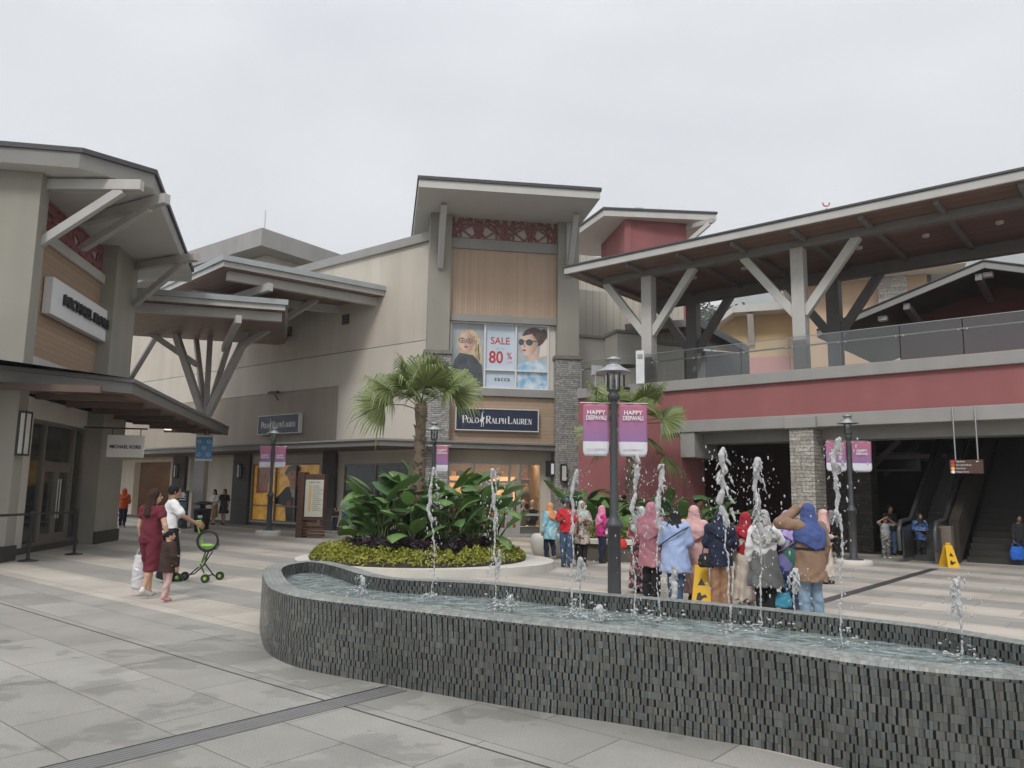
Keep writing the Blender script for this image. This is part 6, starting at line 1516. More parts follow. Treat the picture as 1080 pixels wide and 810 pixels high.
def broad_leaf(mb, base, az, el, L_, W_, droop, rng, roll=0.0):
    """one big curved leaf blade on an arching path"""
    n = 7; pts = []; d = np.array([math.cos(az) * math.cos(el), math.sin(az) * math.cos(el), math.sin(el)]); p = np.array(base, float)
    side = np.array([-math.sin(az), math.cos(az), 0.0]); e_ = el; ring = []
    for i in range(n + 1):
        q = i / n
        w_ = W_ * (math.sin(math.pi * min(1, q * .93 + .07)) ** .75) * (1 - .25 * q) if i < n else .002
        d = np.array([math.cos(az) * math.cos(e_), math.sin(az) * math.cos(e_), math.sin(e_)])
        up = np.cross(side, d); sd = side * math.cos(roll) + up * math.sin(roll); upr = np.cross(sd, d)
        wav = .05 * W_ * math.sin(q * 9 + az * 7)
        ring.append((p - sd * w_ + upr * (w_ * .30 + wav), p - sd * w_ * .5 + upr * w_ * .09, p.copy(), p + sd * w_ * .5 + upr * w_ * .09, p + sd * w_ + upr * (w_ * .30 - wav)))
        p = p + d * L_ / n; e_ -= droop / n
    vs = [v for r_ in ring for v in r_]
    mb.add(vs, [(i * 5 + k, i * 5 + k + 1, (i + 1) * 5 + k + 1, (i + 1) * 5 + k) for i in range(n) for k in range(4)], 0, smooth=True)
def broad_plant(c, h, nl, label, group, seed, m=BROAD, L_=(.55, .8), spread=1.0, lean=None):
    rng = random.Random(seed); o = thing('broadleaf_plant', label, 'plant', c, group)
    lf, stm = MB(), MB()
    for k in range(nl):
        az = rng.random() * 6.283 if lean is None else lean + rng.gauss(0, 1.3)
        out = rng.uniform(.1, .5) * spread; hz_ = h * rng.uniform(.25, 1.0) * (1 - .15 * out)
        base = np.array(c) + np.array([rng.gauss(0, .07), rng.gauss(0, .07), 0])
        tip = base + np.array([math.cos(az) * out, math.sin(az) * out, hz_])
        midp = base * .5 + tip * .5 + np.array([-math.cos(az) * out * .18, -math.sin(az) * out * .18, 0])
        stm.tube([base, midp, tip], [.018, .014, .010], 5)
        el = rng.uniform(.1, 1.25); broad_leaf(lf, tip, az, el, rng.uniform(*L_), rng.uniform(.15, .235), rng.uniform(.7, 1.7), rng, rng.gauss(0, .35))
    build(lf, 'foliage', m, o); build(stm, 'stem', STEMG, o); return o
spots = [(-1.0, -.55, 1.6), (-.35, -.75, 1.45), (.35, -.7, 1.5), (.95, -.45, 1.55), (1.35, .1, 1.5), (-1.35, .05, 1.5), (-.8, .5, 1.75), (0.1, .6, 1.85), (.8, .45, 1.8), (-.25, -.1, 1.75), (.55, 0.0, 1.7), (-1.0, -.1, 1.5)]
for k, (dx, dy, h) in enumerate(spots):
    broad_plant(PC + np.array([dx + .25, dy, .3]), h * .90, 17, 'glossy broad-leaved green plant in the dense clump under the planter palm', 'broad-leaved plants in the round planter', 40 + k, BROAD if k % 3 else BROAD2, (.48, .74), .95)
def fan_palm(c, h, label, seed, nl=15, pet=(.45, .75), fr=(.6, .8), m=FAN, trunk=.15, lo=-.5, span=1.75, fronds=None):
    rng = random.Random(seed); o = thing('fan_palm', label, 'palm tree', c)
    c = np.array(c, float); mb = MB(); pts, rad = [], []
    for i in range(41):
        q = i / 40; pts.append(c + np.array([.05 * math.sin(q * 2.2), .03 * q, h * q])); rad.append(trunk * (1.05 - .35 * q) * (1.0 + .10 * ((i % 3) == 0)) * (1.25 if q > .90 else 1))
    mb.tube(pts, rad, 12); top = pts[-1]
    for k in range(90):     # old leaf bases
        a = rng.random() * 6.283; q = rng.uniform(.35, 1); r = trunk * (1.05 - .35 * q); p = c + np.array([.05 * math.sin(q * 2.2), .03 * q, h * q])
        mb.bar(p + np.array([math.cos(a) * r * .8, math.sin(a) * r * .8, 0]), p + np.array([math.cos(a) * (r + .04), math.sin(a) * (r + .04), .10]), .05, .02)
    build(mb, 'trunk', TRUNKM, o)
    for k in range(nl):
        az = k * 2.39996 + rng.gauss(0, .25); el = lo + span * (k / nl) ** .8 + rng.gauss(0, .12); pl2 = rng.uniform(*pet); R_ = rng.uniform(*fr)
        if fronds is not None: az, el, pl2, R_ = R(fronds[k][0]), fronds[k][1], fronds[k][2], fronds[k][3]
        d = np.array([math.cos(az) * math.cos(el), math.sin(az) * math.cos(el), math.sin(el)])
        st_ = top + np.array([0, 0, -.12 + .25 * k / nl]); hub = st_ + d * pl2 + np.array([0, 0, -.06])
        lf = MB(); lf.tube([st_, st_ + d * pl2 * .5 + [0, 0, .03], hub], [.016, .012, .009], 5, mat=1)
        side = np.array([-math.sin(az), math.cos(az), 0.0]); up = np.cross(side, d)
        ns = 34; tw = rng.gauss(0, .2) - .62 * side[1]; side, up = side * math.cos(tw) + up * math.sin(tw), up * math.cos(tw) - side * math.sin(tw)
        for s_ in range(ns):
            t = (s_ + .5) / ns * 2 - 1; ang = t * 1.85
            dd = d * math.cos(ang) + side * math.sin(ang); dd = dd + up * (.30 * abs(t) - .05); dd /= np.linalg.norm(dd)
            wv = np.cross(dd, up); wv /= np.linalg.norm(wv) + 1e-9
            ln = R_ * (1 - .22 * t * t) * rng.uniform(.9, 1.05); wd_ = .024 * R_ / .7
            p0 = hub; p1 = hub + dd * ln * .45; p2 = hub + dd * ln * .78 + np.array([0, 0, -.05 * ln]); p3 = hub + dd * ln * .97 + np.array([0, 0, -.34 * ln * rng.uniform(.4, 1.4)])
            f_ = up * .012 * (1 if s_ % 2 else -1)
            lf.add([p0 - wv * .004, p0 + wv * .004, p1 + wv * wd_ + f_, p2 + wv * wd_ * .62, p3, p2 - wv * wd_ * .62, p1 - wv * wd_ - f_], [(0, 1, 2, 6), (6, 2, 3, 5), (5, 3, 4)], 0)
        build(lf, 'frond', [m, STEMG], o)
    return o
ptop = PY(441, 427, 17.1)
fan_palm([ptop[0] + .02, 17.1, .3], ptop[2] - .3, 'small fan palm with brown trunk rising from the round planter', 3, 15, (.62, .92), (.74, .95), fronds=((182, .22, .82, .92), (158, .62, .85, .88), (120, 1.0, .8, .85), (75, 1.28, .75, .9), (48, .85, .8, .88), (8, .50, .82, .84), (338, .60, .70, .76), (285, .75, .65, .85), (248, .55, .62, .80), (210, .40, .8, .85), (100, .45, .9, .8), (30, .62, .85, .85), (140, .28, .9, .8), (228, 1.0, .6, .85), (310, 1.05, .6, .8)))
# ================================================================ second planter by the red wall
P2 = np.array([3.3, 21.3, 0])
wl2 = thing('planter_bench', 'curved cream-topped bench wall in front of the red wall plants', 'bench', P2)
mb = MB(); mb2 = MB(); n = 40
arc = [(-1.9, -2.3), (-1.0, -2.75), (0, -2.9), (1.2, -2.7), (2.4, -2.0), (3.1, -.8), (3.1, .6), (2.2, 1.3), (-1.6, 1.6), (-2.2, 0), (-2.3, -1.4)]
sm_ = smooth_closed(resample(arc, .2), 3) + P2[:2]
mb.slab([tuple(p) for p in sm_], 0, .40, 0); build(mb, 'base', mat('bench_base', (.10, .085, .07), .8, .15, 2), wl2)
mb2.slab([tuple(p) for p in offset_poly(sm_, .10)], .402, .50, 0); build(mb2, 'coping', CONC, wl2, .025)
mb = MB(); mb.slab([tuple(p) for p in offset_poly(sm_, -.45)], .45, .53, 0); build(mb, 'soil', mat('soil', (.035, .025, .018)), wl2)
for k, (x, y, lab) in enumerate(((573.5, 585, 'cream rounded concrete pot behind the woman in orange hijab'), (590, 587, 'cream rounded concrete pot beside the man in red shirt'))):
    g = G(x, y + 1, 0); o = thing('round_pot', lab, 'plant pot', g, 'cream rounded pots')
    mb = MB(); mb.lathe(g, [(.22, 0), (.30, .12), (.34, .30), (.33, .45), (.28, .54), (.25, .55), (.25, .50)], 24); build(mb, 'body', CONC, o)
    mb = MB(); mb.lathe(g, [(.25, .49), (.02, .5)], 16); build(mb, 'soil', mat('soil', (.035, .025, .018)), o)
rng = random.Random(8); mb = MB()
ip = offset_poly(sm_, -.35)
for k in range(2600):
    i = rng.randrange(len(ip)); p = ip[i] + (P2[:2] - ip[i]) * rng.random() * .15; leafquads(mb, (p[0] + rng.gauss(0, .1), p[1] + rng.gauss(0, .1), .5 + .3 * rng.random()), (0, 0, .8), .045, .02, rng)
h2 = build(mb, 'border_hedge', HEDGE, None, loc=P2); props(h2, 'thin yellow-green border hedge behind the curved cream bench', 'hedge')
rng = random.Random(12)
for k in range(15):
    broad_plant(P2 + np.array([rng.uniform(-1.6, 2.3), rng.uniform(-1.5, 1.0), .5]), rng.uniform(.7, 1.25), 10, 'broad-leaved green plant in the bed before the red wall', 'broad-leaved plants before the red wall', 80 + k, BROAD2, (.5, .75), 1.3)
pt2 = PY(664, 447, 21.6)
fan_palm([pt2[0], 21.6, .5], pt2[2] - .5, 'fan palm with long drooping fronds behind the street lamp banners', 8, 15, (.85, 1.25), (.7, .95), lo=-.45, span=1.45)

# ================================================================ street lamps and banners
LAMPM = mat('lamp_charcoal', (.045, .048, .052), .5, .1, 5, .1, 40)
ZINC = mat('lamp_shade_zinc', (.36, .37, .38), .4, .06, 4, metal=.5)
LGLASS = glass('lamp_glass', (.9, .92, .92), .03, .2)
def lamp_at(label, loc, proto=None):
    if proto is not None:
        o = copy_tree(proto); o.location = loc; WORLD[o.name] = np.array(loc, float); props(o, label); return o
    o = thing('street_lamp', label, 'street lamp', loc, 'street lamps with cone shades'); c = np.array(loc, float)
    mb = MB(); mb.lathe(c, [(.105, 0), (.105, .03), (.092, .05), (.088, 1.12), (.12, 1.14), (.12, 1.18), (.10, 1.20), (.058, 1.30), (.048, 2.86), (.05, 2.88)], 16); build(mb, 'pole', LAMPM, o)
    mb = MB(); mb.lathe(c, [(.05, 2.86), (.085, 2.90), (.085, 2.95), (.06, 2.98), (.085, 3.02)], 14); build(mb, 'collar', LAMPM, o)
    mb = MB(); mb.lathe(c, [(.075, 3.02), (.082, 3.06), (.082, 3.24)], 14); build(mb, 'lantern_glass', LGLASS, o)
    mb = MB()
    for k in range(4): mb.tube([c + [.088 * math.cos(k * 1.571), .088 * math.sin(k * 1.571), 3.0], c + [.088 * math.cos(k * 1.571), .088 * math.sin(k * 1.571), 3.3]], .008, 5)
    mb.lathe(c, [(.03, 3.02), (.03, 3.16), (.012, 3.2)], 8); build(mb, 'cage', LAMPM, o)
    mb = MB(); mb.lathe(c, [(.245, 3.265), (.25, 3.262), (.248, 3.275), (.11, 3.355), (.105, 3.37)], 28); build(mb, 'lamp_shade', ZINC, o)
    mb = MB(); mb.lathe(c, [(.085, 3.37), (.085, 3.43), (.12, 3.44), (.12, 3.455), (.03, 3.49), (.001, 3.50)], 16); build(mb, 'cap', ZINC, o)
    mb = MB(); mb.tube([c + [-.47, 0, 2.835], c + [.47, 0, 2.835]], .010, 6); build(mb, 'banner_arm', METAL, o)
    mb = MB(); mb.lathe(c, [(.22, 0), (.22, .012), (.10, .03)], 16); build(mb, 'base', LAMPM, o)
    return o
def banner_mat():
    m, nt, b = _new('banner_print'); L = nt.links.new
    tc = N(nt, 'ShaderNodeTexCoord'); sp = N(nt, 'ShaderNodeSeparateXYZ'); L(tc.outputs['Generated'], sp.inputs[0])
    rp = N(nt, 'ShaderNodeValToRGB'); L(sp.outputs[2], rp.inputs[0]); c_ = rp.color_ramp
    c_.elements[0].position = 0; c_.elements[0].color = (.66, .66, .70, 1); c_.elements[1].position = 1; c_.elements[1].color = (.46, .15, .22, 1)
    for p_, q in ((.272, (.66, .66, .70, 1)), (.278, (.28, .16, .34, 1)), (.62, (.36, .15, .28, 1))):
        e_ = c_.elements.new(p_); e_.color = q
    L(rp.outputs[0], b.inputs['Base Color']); b.inputs['Roughness'].default_value = .6
    return m
BANM = banner_mat()
def banner(c, side, w_, label, seed):
    rng = random.Random(seed); c = np.array(c, float); o = thing('banner', label, 'banner', c, 'pink and purple festival banners')
    x0 = .065 if side > 0 else -.065 - w_; zt_, zb_ = 2.83, 2.10; nx, nz = 10, 16; mb = MB(); vs = []
    for j in range(nz + 1):
        for i in range(nx + 1):
            u, v = i / nx, j / nz; x = x0 + w_ * u; z = zb_ + (zt_ - zb_) * v
            if v < .08:
                k = .08 - v
                if u < .5: x += k * w_ * .9 * max(0, 1 - u * 6)
                else: x -= k * w_ * .9 * max(0, 1 - (1 - u) * 6)
            y = .012 * math.sin(u * 5 + seed + v * 2.5) * (1 - v) + .006 * math.sin(u * 13 + v * 7 + seed)
            vs.append(c + [x, y, z])
    fs = [(j * (nx + 1) + i, j * (nx + 1) + i + 1, (j + 1) * (nx + 1) + i + 1, (j + 1) * (nx + 1) + i) for j in range(nz) for i in range(nx)]
    mb.add(vs, fs, 0, smooth=True); b_ = build(mb, 'cloth', BANM, o)
    sl_ = b_.modifiers.new('thickness', 'SOLIDIFY'); sl_.thickness = .003
    fr = Fr(c[0], c[1], 1, 0); mx_ = x0 + w_ * .5
    lettering('HAPPY', .085, fr, mx_, .022, zt_ - .13, WHITE, o, bold=.02, ext=.001)
    lettering('DEEPAVALI', .085, fr, mx_, .022, zt_ - .205, WHITE, o, bold=.02, ext=.001, xs=.68)
    lettering('HIGHLANDS PREMIUM OUTLETS', .032, fr, mx_, .020, zb_ + .09, mat('banner_grey_ink', (.36, .36, .40), .5), o, ext=.001, xs=.62)
    return o
L1 = np.array([PY(647.5, 500, 10.7)[0], 10.7, 0])
lp = lamp_at('largest street lamp just behind the fountain, charcoal pole carrying two pink banners', L1)
banner(L1, -1, .36, 'pink banner hung left of the large lamp pole behind the fountain', 1); banner(L1, 1, .40, 'pink banner hung right of the large lamp pole behind the fountain', 2)
g = G(895, 592, 0); L2 = np.array([PY(896.5, 500, 18.9)[0], 18.9, .10])
lamp_at('street lamp on pale square footing before the dark hall at right', L2, lp)
banner(L2, -1, .50, 'pink banner left of the lamp pole before the dark hall', 3); banner(L2, 1, .48, 'pink banner right of the lamp pole before the dark hall', 4)
g3 = np.array([PY(286.5, 500, 26.6)[0], 26.6, .18]); lamp_at('street lamp on round pale footing before the orange poster window', g3, lp)
banner(g3, -1, .38, 'purple banner left of the lamp pole before the orange poster', 5); banner(g3, 1, .38, 'purple banner right of the lamp pole before the orange poster', 6)
g4 = np.array([PY(457.5, 480, 21.6)[0], 21.6, 0]); lamp_at('street lamp half hidden behind the planter palm and broad leaves', g4, lp)
banner(g4, 1, .34, 'purple banner peeking out behind the palm trunk and leaves', 7)
for c_, r, lab in ((L2, .42, 'pale low footing block under the lamp before the hall'), (g3, .42, 'pale round footing under the lamp before the orange poster')):
    mb = MB(); mb.lathe([c_[0], c_[1], 0], [(r, 0), (r, c_[2] - .03), (r - .03, c_[2] - .002), (.01, c_[2] - .001)], 24); props(build(mb, 'lamp_footing', CONC, None, loc=[c_[0], c_[1], 0]), lab, 'footing')

# ================================================================ directory board, bin, stands, stanchions, wet-floor signs
g = G(326, 566, 0); DF = Fr(*G(315, 567, 0)[:2], .985, -.17)
ds_ = thing('directory_board', 'brown timber directory board with pale list panel beside the round planter', 'directory', DF.pt(.45, 0, 0))
z1 = DF.z(327, 500); zp0, zp1 = DF.z(330, 545), DF.z(330, 506); wD = DF.s(341.5, 530)
BRW = mat('timber_brown', (.085, .042, .028), .6, .2, 6)
mb = MB(); mb.box(DF, -.10, .12, -.35, .06, 0, z1 + .06); build(mb, 'post', BRW, ds_, .01)
mb = MB(); mb.box(DF, .122, wD, -.28, 0, zp0 - .12, z1); build(mb, 'frame', BRW, ds_, .01)
mb = MB(); mb.box(DF, .16, wD - .03, .003, .02, zp0, zp1); build(mb, 'panel', mat('directory_cream', (.56, .55, .47), .5, .03), ds_)
for k in range(6):
    mb = MB(); mb.box(DF, .122, wD - .02, -.24, -.02, .06 + k * .10, .12 + k * .10); build(mb, 'slat', mat('timber_red_brown', (.13, .055, .035), .6, .2, 6), ds_, .006)
hgt = zp1 - zp0
lettering('DIRECTORY', .075, DF, (.16 + wD) / 2, .022, zp1 - .09, INK, ds_, bold=.01, ext=.001)
for k in range(13):
    mb = MB(); zz_ = zp1 - .2 - k * hgt * .055; mb.box(DF, .28, .28 + .10, .021, .023, zz_ - .022, zz_ + .022); build(mb, 'list_mark', mat('list_orange', (.6, .36, .12), .5), ds_)
    mb = MB(); mb.box(DF, .42, .42 + .36 * (.6 + .4 * ((k * 7) % 5) / 5), .021, .023, zz_ - .012, zz_ + .012); build(mb, 'list_line', mat('list_grey', (.25, .25, .23), .5), ds_)
g = G(212, 561, 0)
bn = thing('litter_bin', 'black litter bin with round lid near the shop pilasters at left', 'litter bin', g)
mb = MB(); mb.lathe(g, [(.22, 0), (.24, .03), (.30, .74), (.32, .75), (.32, .82), (.26, .83)], 22); build(mb, 'body', mat('bin_black', (.018, .018, .018), .5, .1), bn)
mb = MB(); mb.lathe(g, [(.10, .83), (.10, .95), (.33, .97), (.36, 1.0), (.2, 1.08), (.02, 1.1)], 22); build(mb, 'lid', mat('bin_black', (.018, .018, .018)), bn)
mb = MB(); mb.cbox(g + [.05, -.305, .5], .16, .02, .1); build(mb, 'sticker', WHITE, bn)
g = G(190, 556, 0); SFm = Fr(*G(184, 557, 0)[:2], .98, -.2)
sb = thing('poster_stand', 'black poster stand with white disc between bin and man in white shirt', 'poster stand', SFm.pt(.2, 0, 0))
mb = MB(); mb.box(SFm, 0, .5, -.05, 0, .02, SFm.z(190, 517)); mb.box(SFm, -.05, .55, -.25, .15, 0, .03); build(mb, 'panel', mat('stand_black', (.012, .015, .017), .4), sb, .006)
mb = MB(); z_ = SFm.z(191, 521.5); mb.prism([SFm.pt(.27 + .09 * math.cos(q), .003, z_ + .09 * math.sin(q)) for q in np.linspace(0, 6.283, 17)[:-1]], SFm.n * .004); build(mb, 'emblem', WHITE, sb)
mb = MB(); mb.box(SFm, .06, .44, .002, .006, .75, 1.0); build(mb, 'picture', mat('stand_teal', (.05, .16, .18), .5), sb)
for k in range(3):
    mb = MB(); mb.box(SFm, .10, .40, .002, .006, 1.08 + k * .09, 1.12 + k * .09); build(mb, 'text_line', WHITE, sb)
# blue hanging sign on the prop post
SQ = Fr(*PY(207, 470, 29.5)[:2], 1, -.05); zb0, zb1 = SQ.z(215, 484), SQ.z(215, 461); wS = SQ.s(223.5, 470)
bs_ = thing('blue_sign', 'small square blue sign with white rings hung beyond the left canopy', 'sign', SQ.pt(wS / 2, 0, zb0))
mb = MB(); mb.box(SQ, 0, wS, -.05, 0, zb0, zb1); build(mb, 'panel', mat('sign_blue', (.10, .32, .58), .5), bs_, .006)
for i in range(3):
    for j in range(3):
        cx_, cz_ = wS * (.2 + .3 * i), zb0 + (zb1 - zb0) * (.2 + .3 * j)
        if (i + j) % 2 == 0:
            mb = MB(); mb.tube([SQ.pt(cx_ + wS * .10 * math.cos(q), .004, cz_ + wS * .10 * math.sin(q)) for q in np.linspace(0, 6.283, 15)], .016, 5); build(mb, 'ring', WHITE, bs_)
mb = MB(); mb.box(SQ, -.02, wS + .02, -.06, .01, zb1 - .002, zb1 + .07); mb.box(SQ, -.02, wS + .02, -.06, .01, zb0 - .07, zb0 + .002); build(mb, 'edging', WHITE, bs_)
mb = MB(); mb.box(SQ, wS * .2, wS * .8, -.1, .05, zb1 + .14, zb1 + .42); build(mb, 'light_box', mat('light_box_grey', (.16, .2, .21), .5), bs_, .006)
mb = MB(); mb.bar(SQ.pt(wS / 2, -.03, zb1), SQ.pt(wS / 2, -.03, zb1 + .8), .04, .04); build(mb, 'hanger', BLACKM, bs_)
# stanchions with belt
ga, gb = G(29, 592, 0), G(78, 585, 0)
gprev = ga + (ga - gb) * 1.1
def stanchion(c, nxt, label):
    o = thing('stanchion', label, 'stanchion', c, 'black belt stanchions')
    mb = MB(); mb.lathe(c, [(.19, 0), (.19, .02), (.06, .045), (.035, .06)], 22); build(mb, 'base', BLACKM, o)
    mb = MB(); mb.lathe(c, [(.033, .05), (.033, .92), (.045, .93), (.045, 1.03), (.03, 1.04)], 14); build(mb, 'post', BLACKM, o)
    if nxt is not None:
        d_ = np.array(nxt) - c; mb = MB(); mb.bar(c + d_ * .012 + [0, 0, .98], nxt - d_ * .012 + [0, 0, .98], .006, .05); build(mb, 'belt', BLACKM, o)
stanchion(ga, gprev, 'black belt stanchion nearer the left edge in front of the shop doors'); stanchion(gb, ga, 'black belt stanchion farther from the left edge, by the right shop door')
stanchion(gprev, None, 'black belt stanchion at the corner pier outside the doors')
# wet-floor signs
YEL_P = mat('plastic_yellow', (.75, .44, .015), .4, .05, 4)
def wet_sign(c, yaw, label, h=.62):
    o = thing('wet_floor_sign', label, 'floor sign', c, 'yellow wet-floor signs'); c = np.array(c)
    fr = Fr(c[0], c[1], math.cos(yaw), math.sin(yaw))
    for q in (1, -1):
        mb = MB(); P_ = fr.pt
        top, bot = .02 * q, .16 * q
        v = [P_(-.15, bot, 0), P_(.15, bot, 0), P_(.085, top, h), P_(-.085, top, h)]; nn = fr.n * .012 * q
        mb.prism(v, nn); pn = build(mb, 'panel', YEL_P, o, .004)
        if q == 1:
            mb = MB(); s_ = (bot - top) / h
            def pp(x, z): return P_(x, bot - (bot - top) * z / h + .0145, z)
            mb.prism([pp(-.055, h * .50), pp(.055, h * .50), pp(0, h * .68)], fr.n * .002)
            mb.prism([pp(-.08, h * .14), pp(-.06, h * .30), pp(-.02, h * .33), pp(.0, h * .24), pp(.05, h * .28), pp(.08, h * .2), pp(.03, h * .2), pp(-.02, h * .12)], fr.n * .002); build(mb, 'pictogram', BLACKM, pn)
    mb = MB(); mb.bar(fr.pt(-.05, 0, h + .03), fr.pt(.05, 0, h + .03), .03, .05); build(mb, 'handle', YEL_P, o, .006)
wet_sign(G(740, 637, 0), R(-12), 'yellow wet-floor sign among the women behind the fountain', .56)
wet_sign(G(1001, 598, 0), R(8), 'yellow wet-floor sign standing alone before the stair newel', .50)
# distant misty trees
def far_tree(px, py, Y, h, r, label, seed):
    rng = random.Random(seed); tp = PY(px, py, Y); c = np.array([tp[0], Y, tp[2] - h]); o = thing('hill_tree', label, 'tree', c)
    mb = MB(); mb.tube([c, c + [0, 0, h * .5], c + [.3, 0, h * .8]], [.25, .18, .08], 7)
    for k in range(5): a = rng.random() * 6.28; mb.tube([c + [0, 0, h * .5], c + [math.cos(a) * r * .7, math.sin(a) * r * .7, h * rng.uniform(.65, .9)]], [.1, .04], 5)
    build(mb, 'trunk', mat('bark_grey', (.12, .1, .08), .9), o)
    mb = MB()
    for k in range(10):
        a = rng.random() * 6.28; q = rng.random() ** .5 * r * .75; cc_ = c + [math.cos(a) * q, math.sin(a) * q, h * rng.uniform(.5, .95)]
        for j in range(90): leafquads(mb, cc_ + np.array([rng.gauss(0, r * .2), rng.gauss(0, r * .2), rng.gauss(0, r * .16)]), (0, 0, .5), .09 * r, .05 * r, rng)
    build(mb, 'crown', leafmat('far_foliage', (.03, .05, .02), (.08, .11, .05), .7, .1, .5), o)
far_tree(762, 319, 210, 22, 8.0, 'misty round tree on the hillside just right of the walkway back post', 1)
far_tree(750, 330, 205, 17, 6.0, 'smaller misty tree at left of the hillside tree', 2)
far_tree(776, 327, 215, 18, 6.5, 'misty tree tucked behind the yellow store eave', 3)

# terrace chair and table behind the glass rail at the left end of the walkway
zt0 = zs - .12
tc0 = PY(633, 395, 24.6); tcp = np.array([tc0[0], 24.6, zt0])
tch = thing('terrace_chair', 'pale terrace chair behind the glass rail near the tower', 'chair', tcp)
def tcb(name, x, y, z, sx, sy, sz, m=mat('chair_pale_grey', (.42, .43, .44), .6)): mb = MB(); mb.cbox(tcp + [x, y, z], sx, sy, sz, .4); return build(mb, name, m, tch, .006)
tcb('seat', 0, 0, .43, .46, .46, .05); tcb('backrest', -.08, .2, .48, .40, .05, .30)
for x in (-.17, .17):
    for y in (-.17, .17): tcb('leg', x, y, 0, .04, .04, .43)
ttp = tcp + np.array([.75, -.1, 0]); ttb = thing('terrace_table', 'small round dark terrace table beside the pale chair', 'table', ttp)
mb = MB(); mb.lathe(ttp, [(.38, .70), (.38, .73)], 20); build(mb, 'table_top', BLACKM, ttb)
mb = MB(); mb.lathe(ttp, [(.2, 0), (.2, .02), (.03, .04), (.03, .70)], 14); build(mb, 'leg', BLACKM, ttb)
# ================================================================ people
def cloth(name, col, rough=.85, var=.06): return mat('cloth_' + name, col, rough, var + .06, 9, .35, 70)
def printed(name, cols, scale=18.0, rough=.8):
    key = 'print_' + name
    if key in MATS: return MATS[key]
    m, nt, b = _new(key); L = nt.links.new; tc = N(nt, 'ShaderNodeTexCoord')
    vo = N(nt, 'ShaderNodeTexVoronoi', i_Scale=scale); no = N(nt, 'ShaderNodeTexNoise', i_Scale=scale * .6, i_Detail=2.0); L(tc.outputs['Object'], no.inputs['Vector'])
    sc = N(nt, 'ShaderNodeVectorMath', operation='SCALE'); L(no.outputs['Color'], sc.inputs[0]); sc.inputs['Scale'].default_value = .12
    ad = N(nt, 'ShaderNodeVectorMath', operation='ADD'); L(tc.outputs['Object'], ad.inputs[0]); L(sc.outputs[0], ad.inputs[1]); L(ad.outputs[0], vo.inputs['Vector'])
    sp = N(nt, 'ShaderNodeSeparateXYZ'); L(vo.outputs['Color'], sp.inputs[0])
    rp = N(nt, 'ShaderNodeValToRGB'); rp.color_ramp.interpolation = 'CONSTANT'; L(sp.outputs[0], rp.inputs[0]); e = rp.color_ramp.elements
    e[0].position = 0; e[0].color = c4(cols[0]); e[1].position = 1 / len(cols); e[1].color = c4(cols[1])
    for i, c in enumerate(cols[2:]): q = e.new((i + 2) / len(cols)); q.color = c4(c)
    L(rp.outputs[0], b.inputs['Base Color']); b.inputs['Roughness'].default_value = rough
    MATS[key] = m; return m
SKIN = mat('skin_tan', (.36, .20, .125), .5, .06, 8, sss=.1); SKIN_L = mat('skin_light', (.50, .31, .215), .5, .06, 8, sss=.1); SKIN_D = mat('skin_brown', (.24, .125, .075), .5, .06, 8, sss=.1)
HAIRB = mat('hair_black', (.010, .008, .008), .6, .2, 30, .5, 90, spec=.2); HAIRN = mat('hair_brown', (.038, .018, .010), .6, .3, 30, .5, 90, spec=.2)
EYEM = mat('eye_dark', (.015, .012, .01), .2); LIPM = mat('lip', (.28, .09, .08), .5)
ARM = {'down': ((.132, -.012, .648), (.138, .035, .505)), 'phone': ((.132, .015, .66), (.045, .125, .69)), 'fold': ((.128, .02, .65), (.0, .105, .635)), 'head': ((.205, .06, .875), (.055, .075, .965)),
       'reach': ((.14, .085, .68), (.115, .22, .60)), 'side': ((.15, -.03, .65), (.165, .0, .52)), 'hip': ((.175, -.04, .67), (.10, .03, .60)), 'back': ((.14, -.07, .66), (.13, -.06, .52)), 'up': ((.17, .07, .80), (.10, .14, .90)), 'brow': ((.215, .08, .83), (.03, .12, .945)), 'wave': ((.15, .02, .70), (.11, .11, .80))}
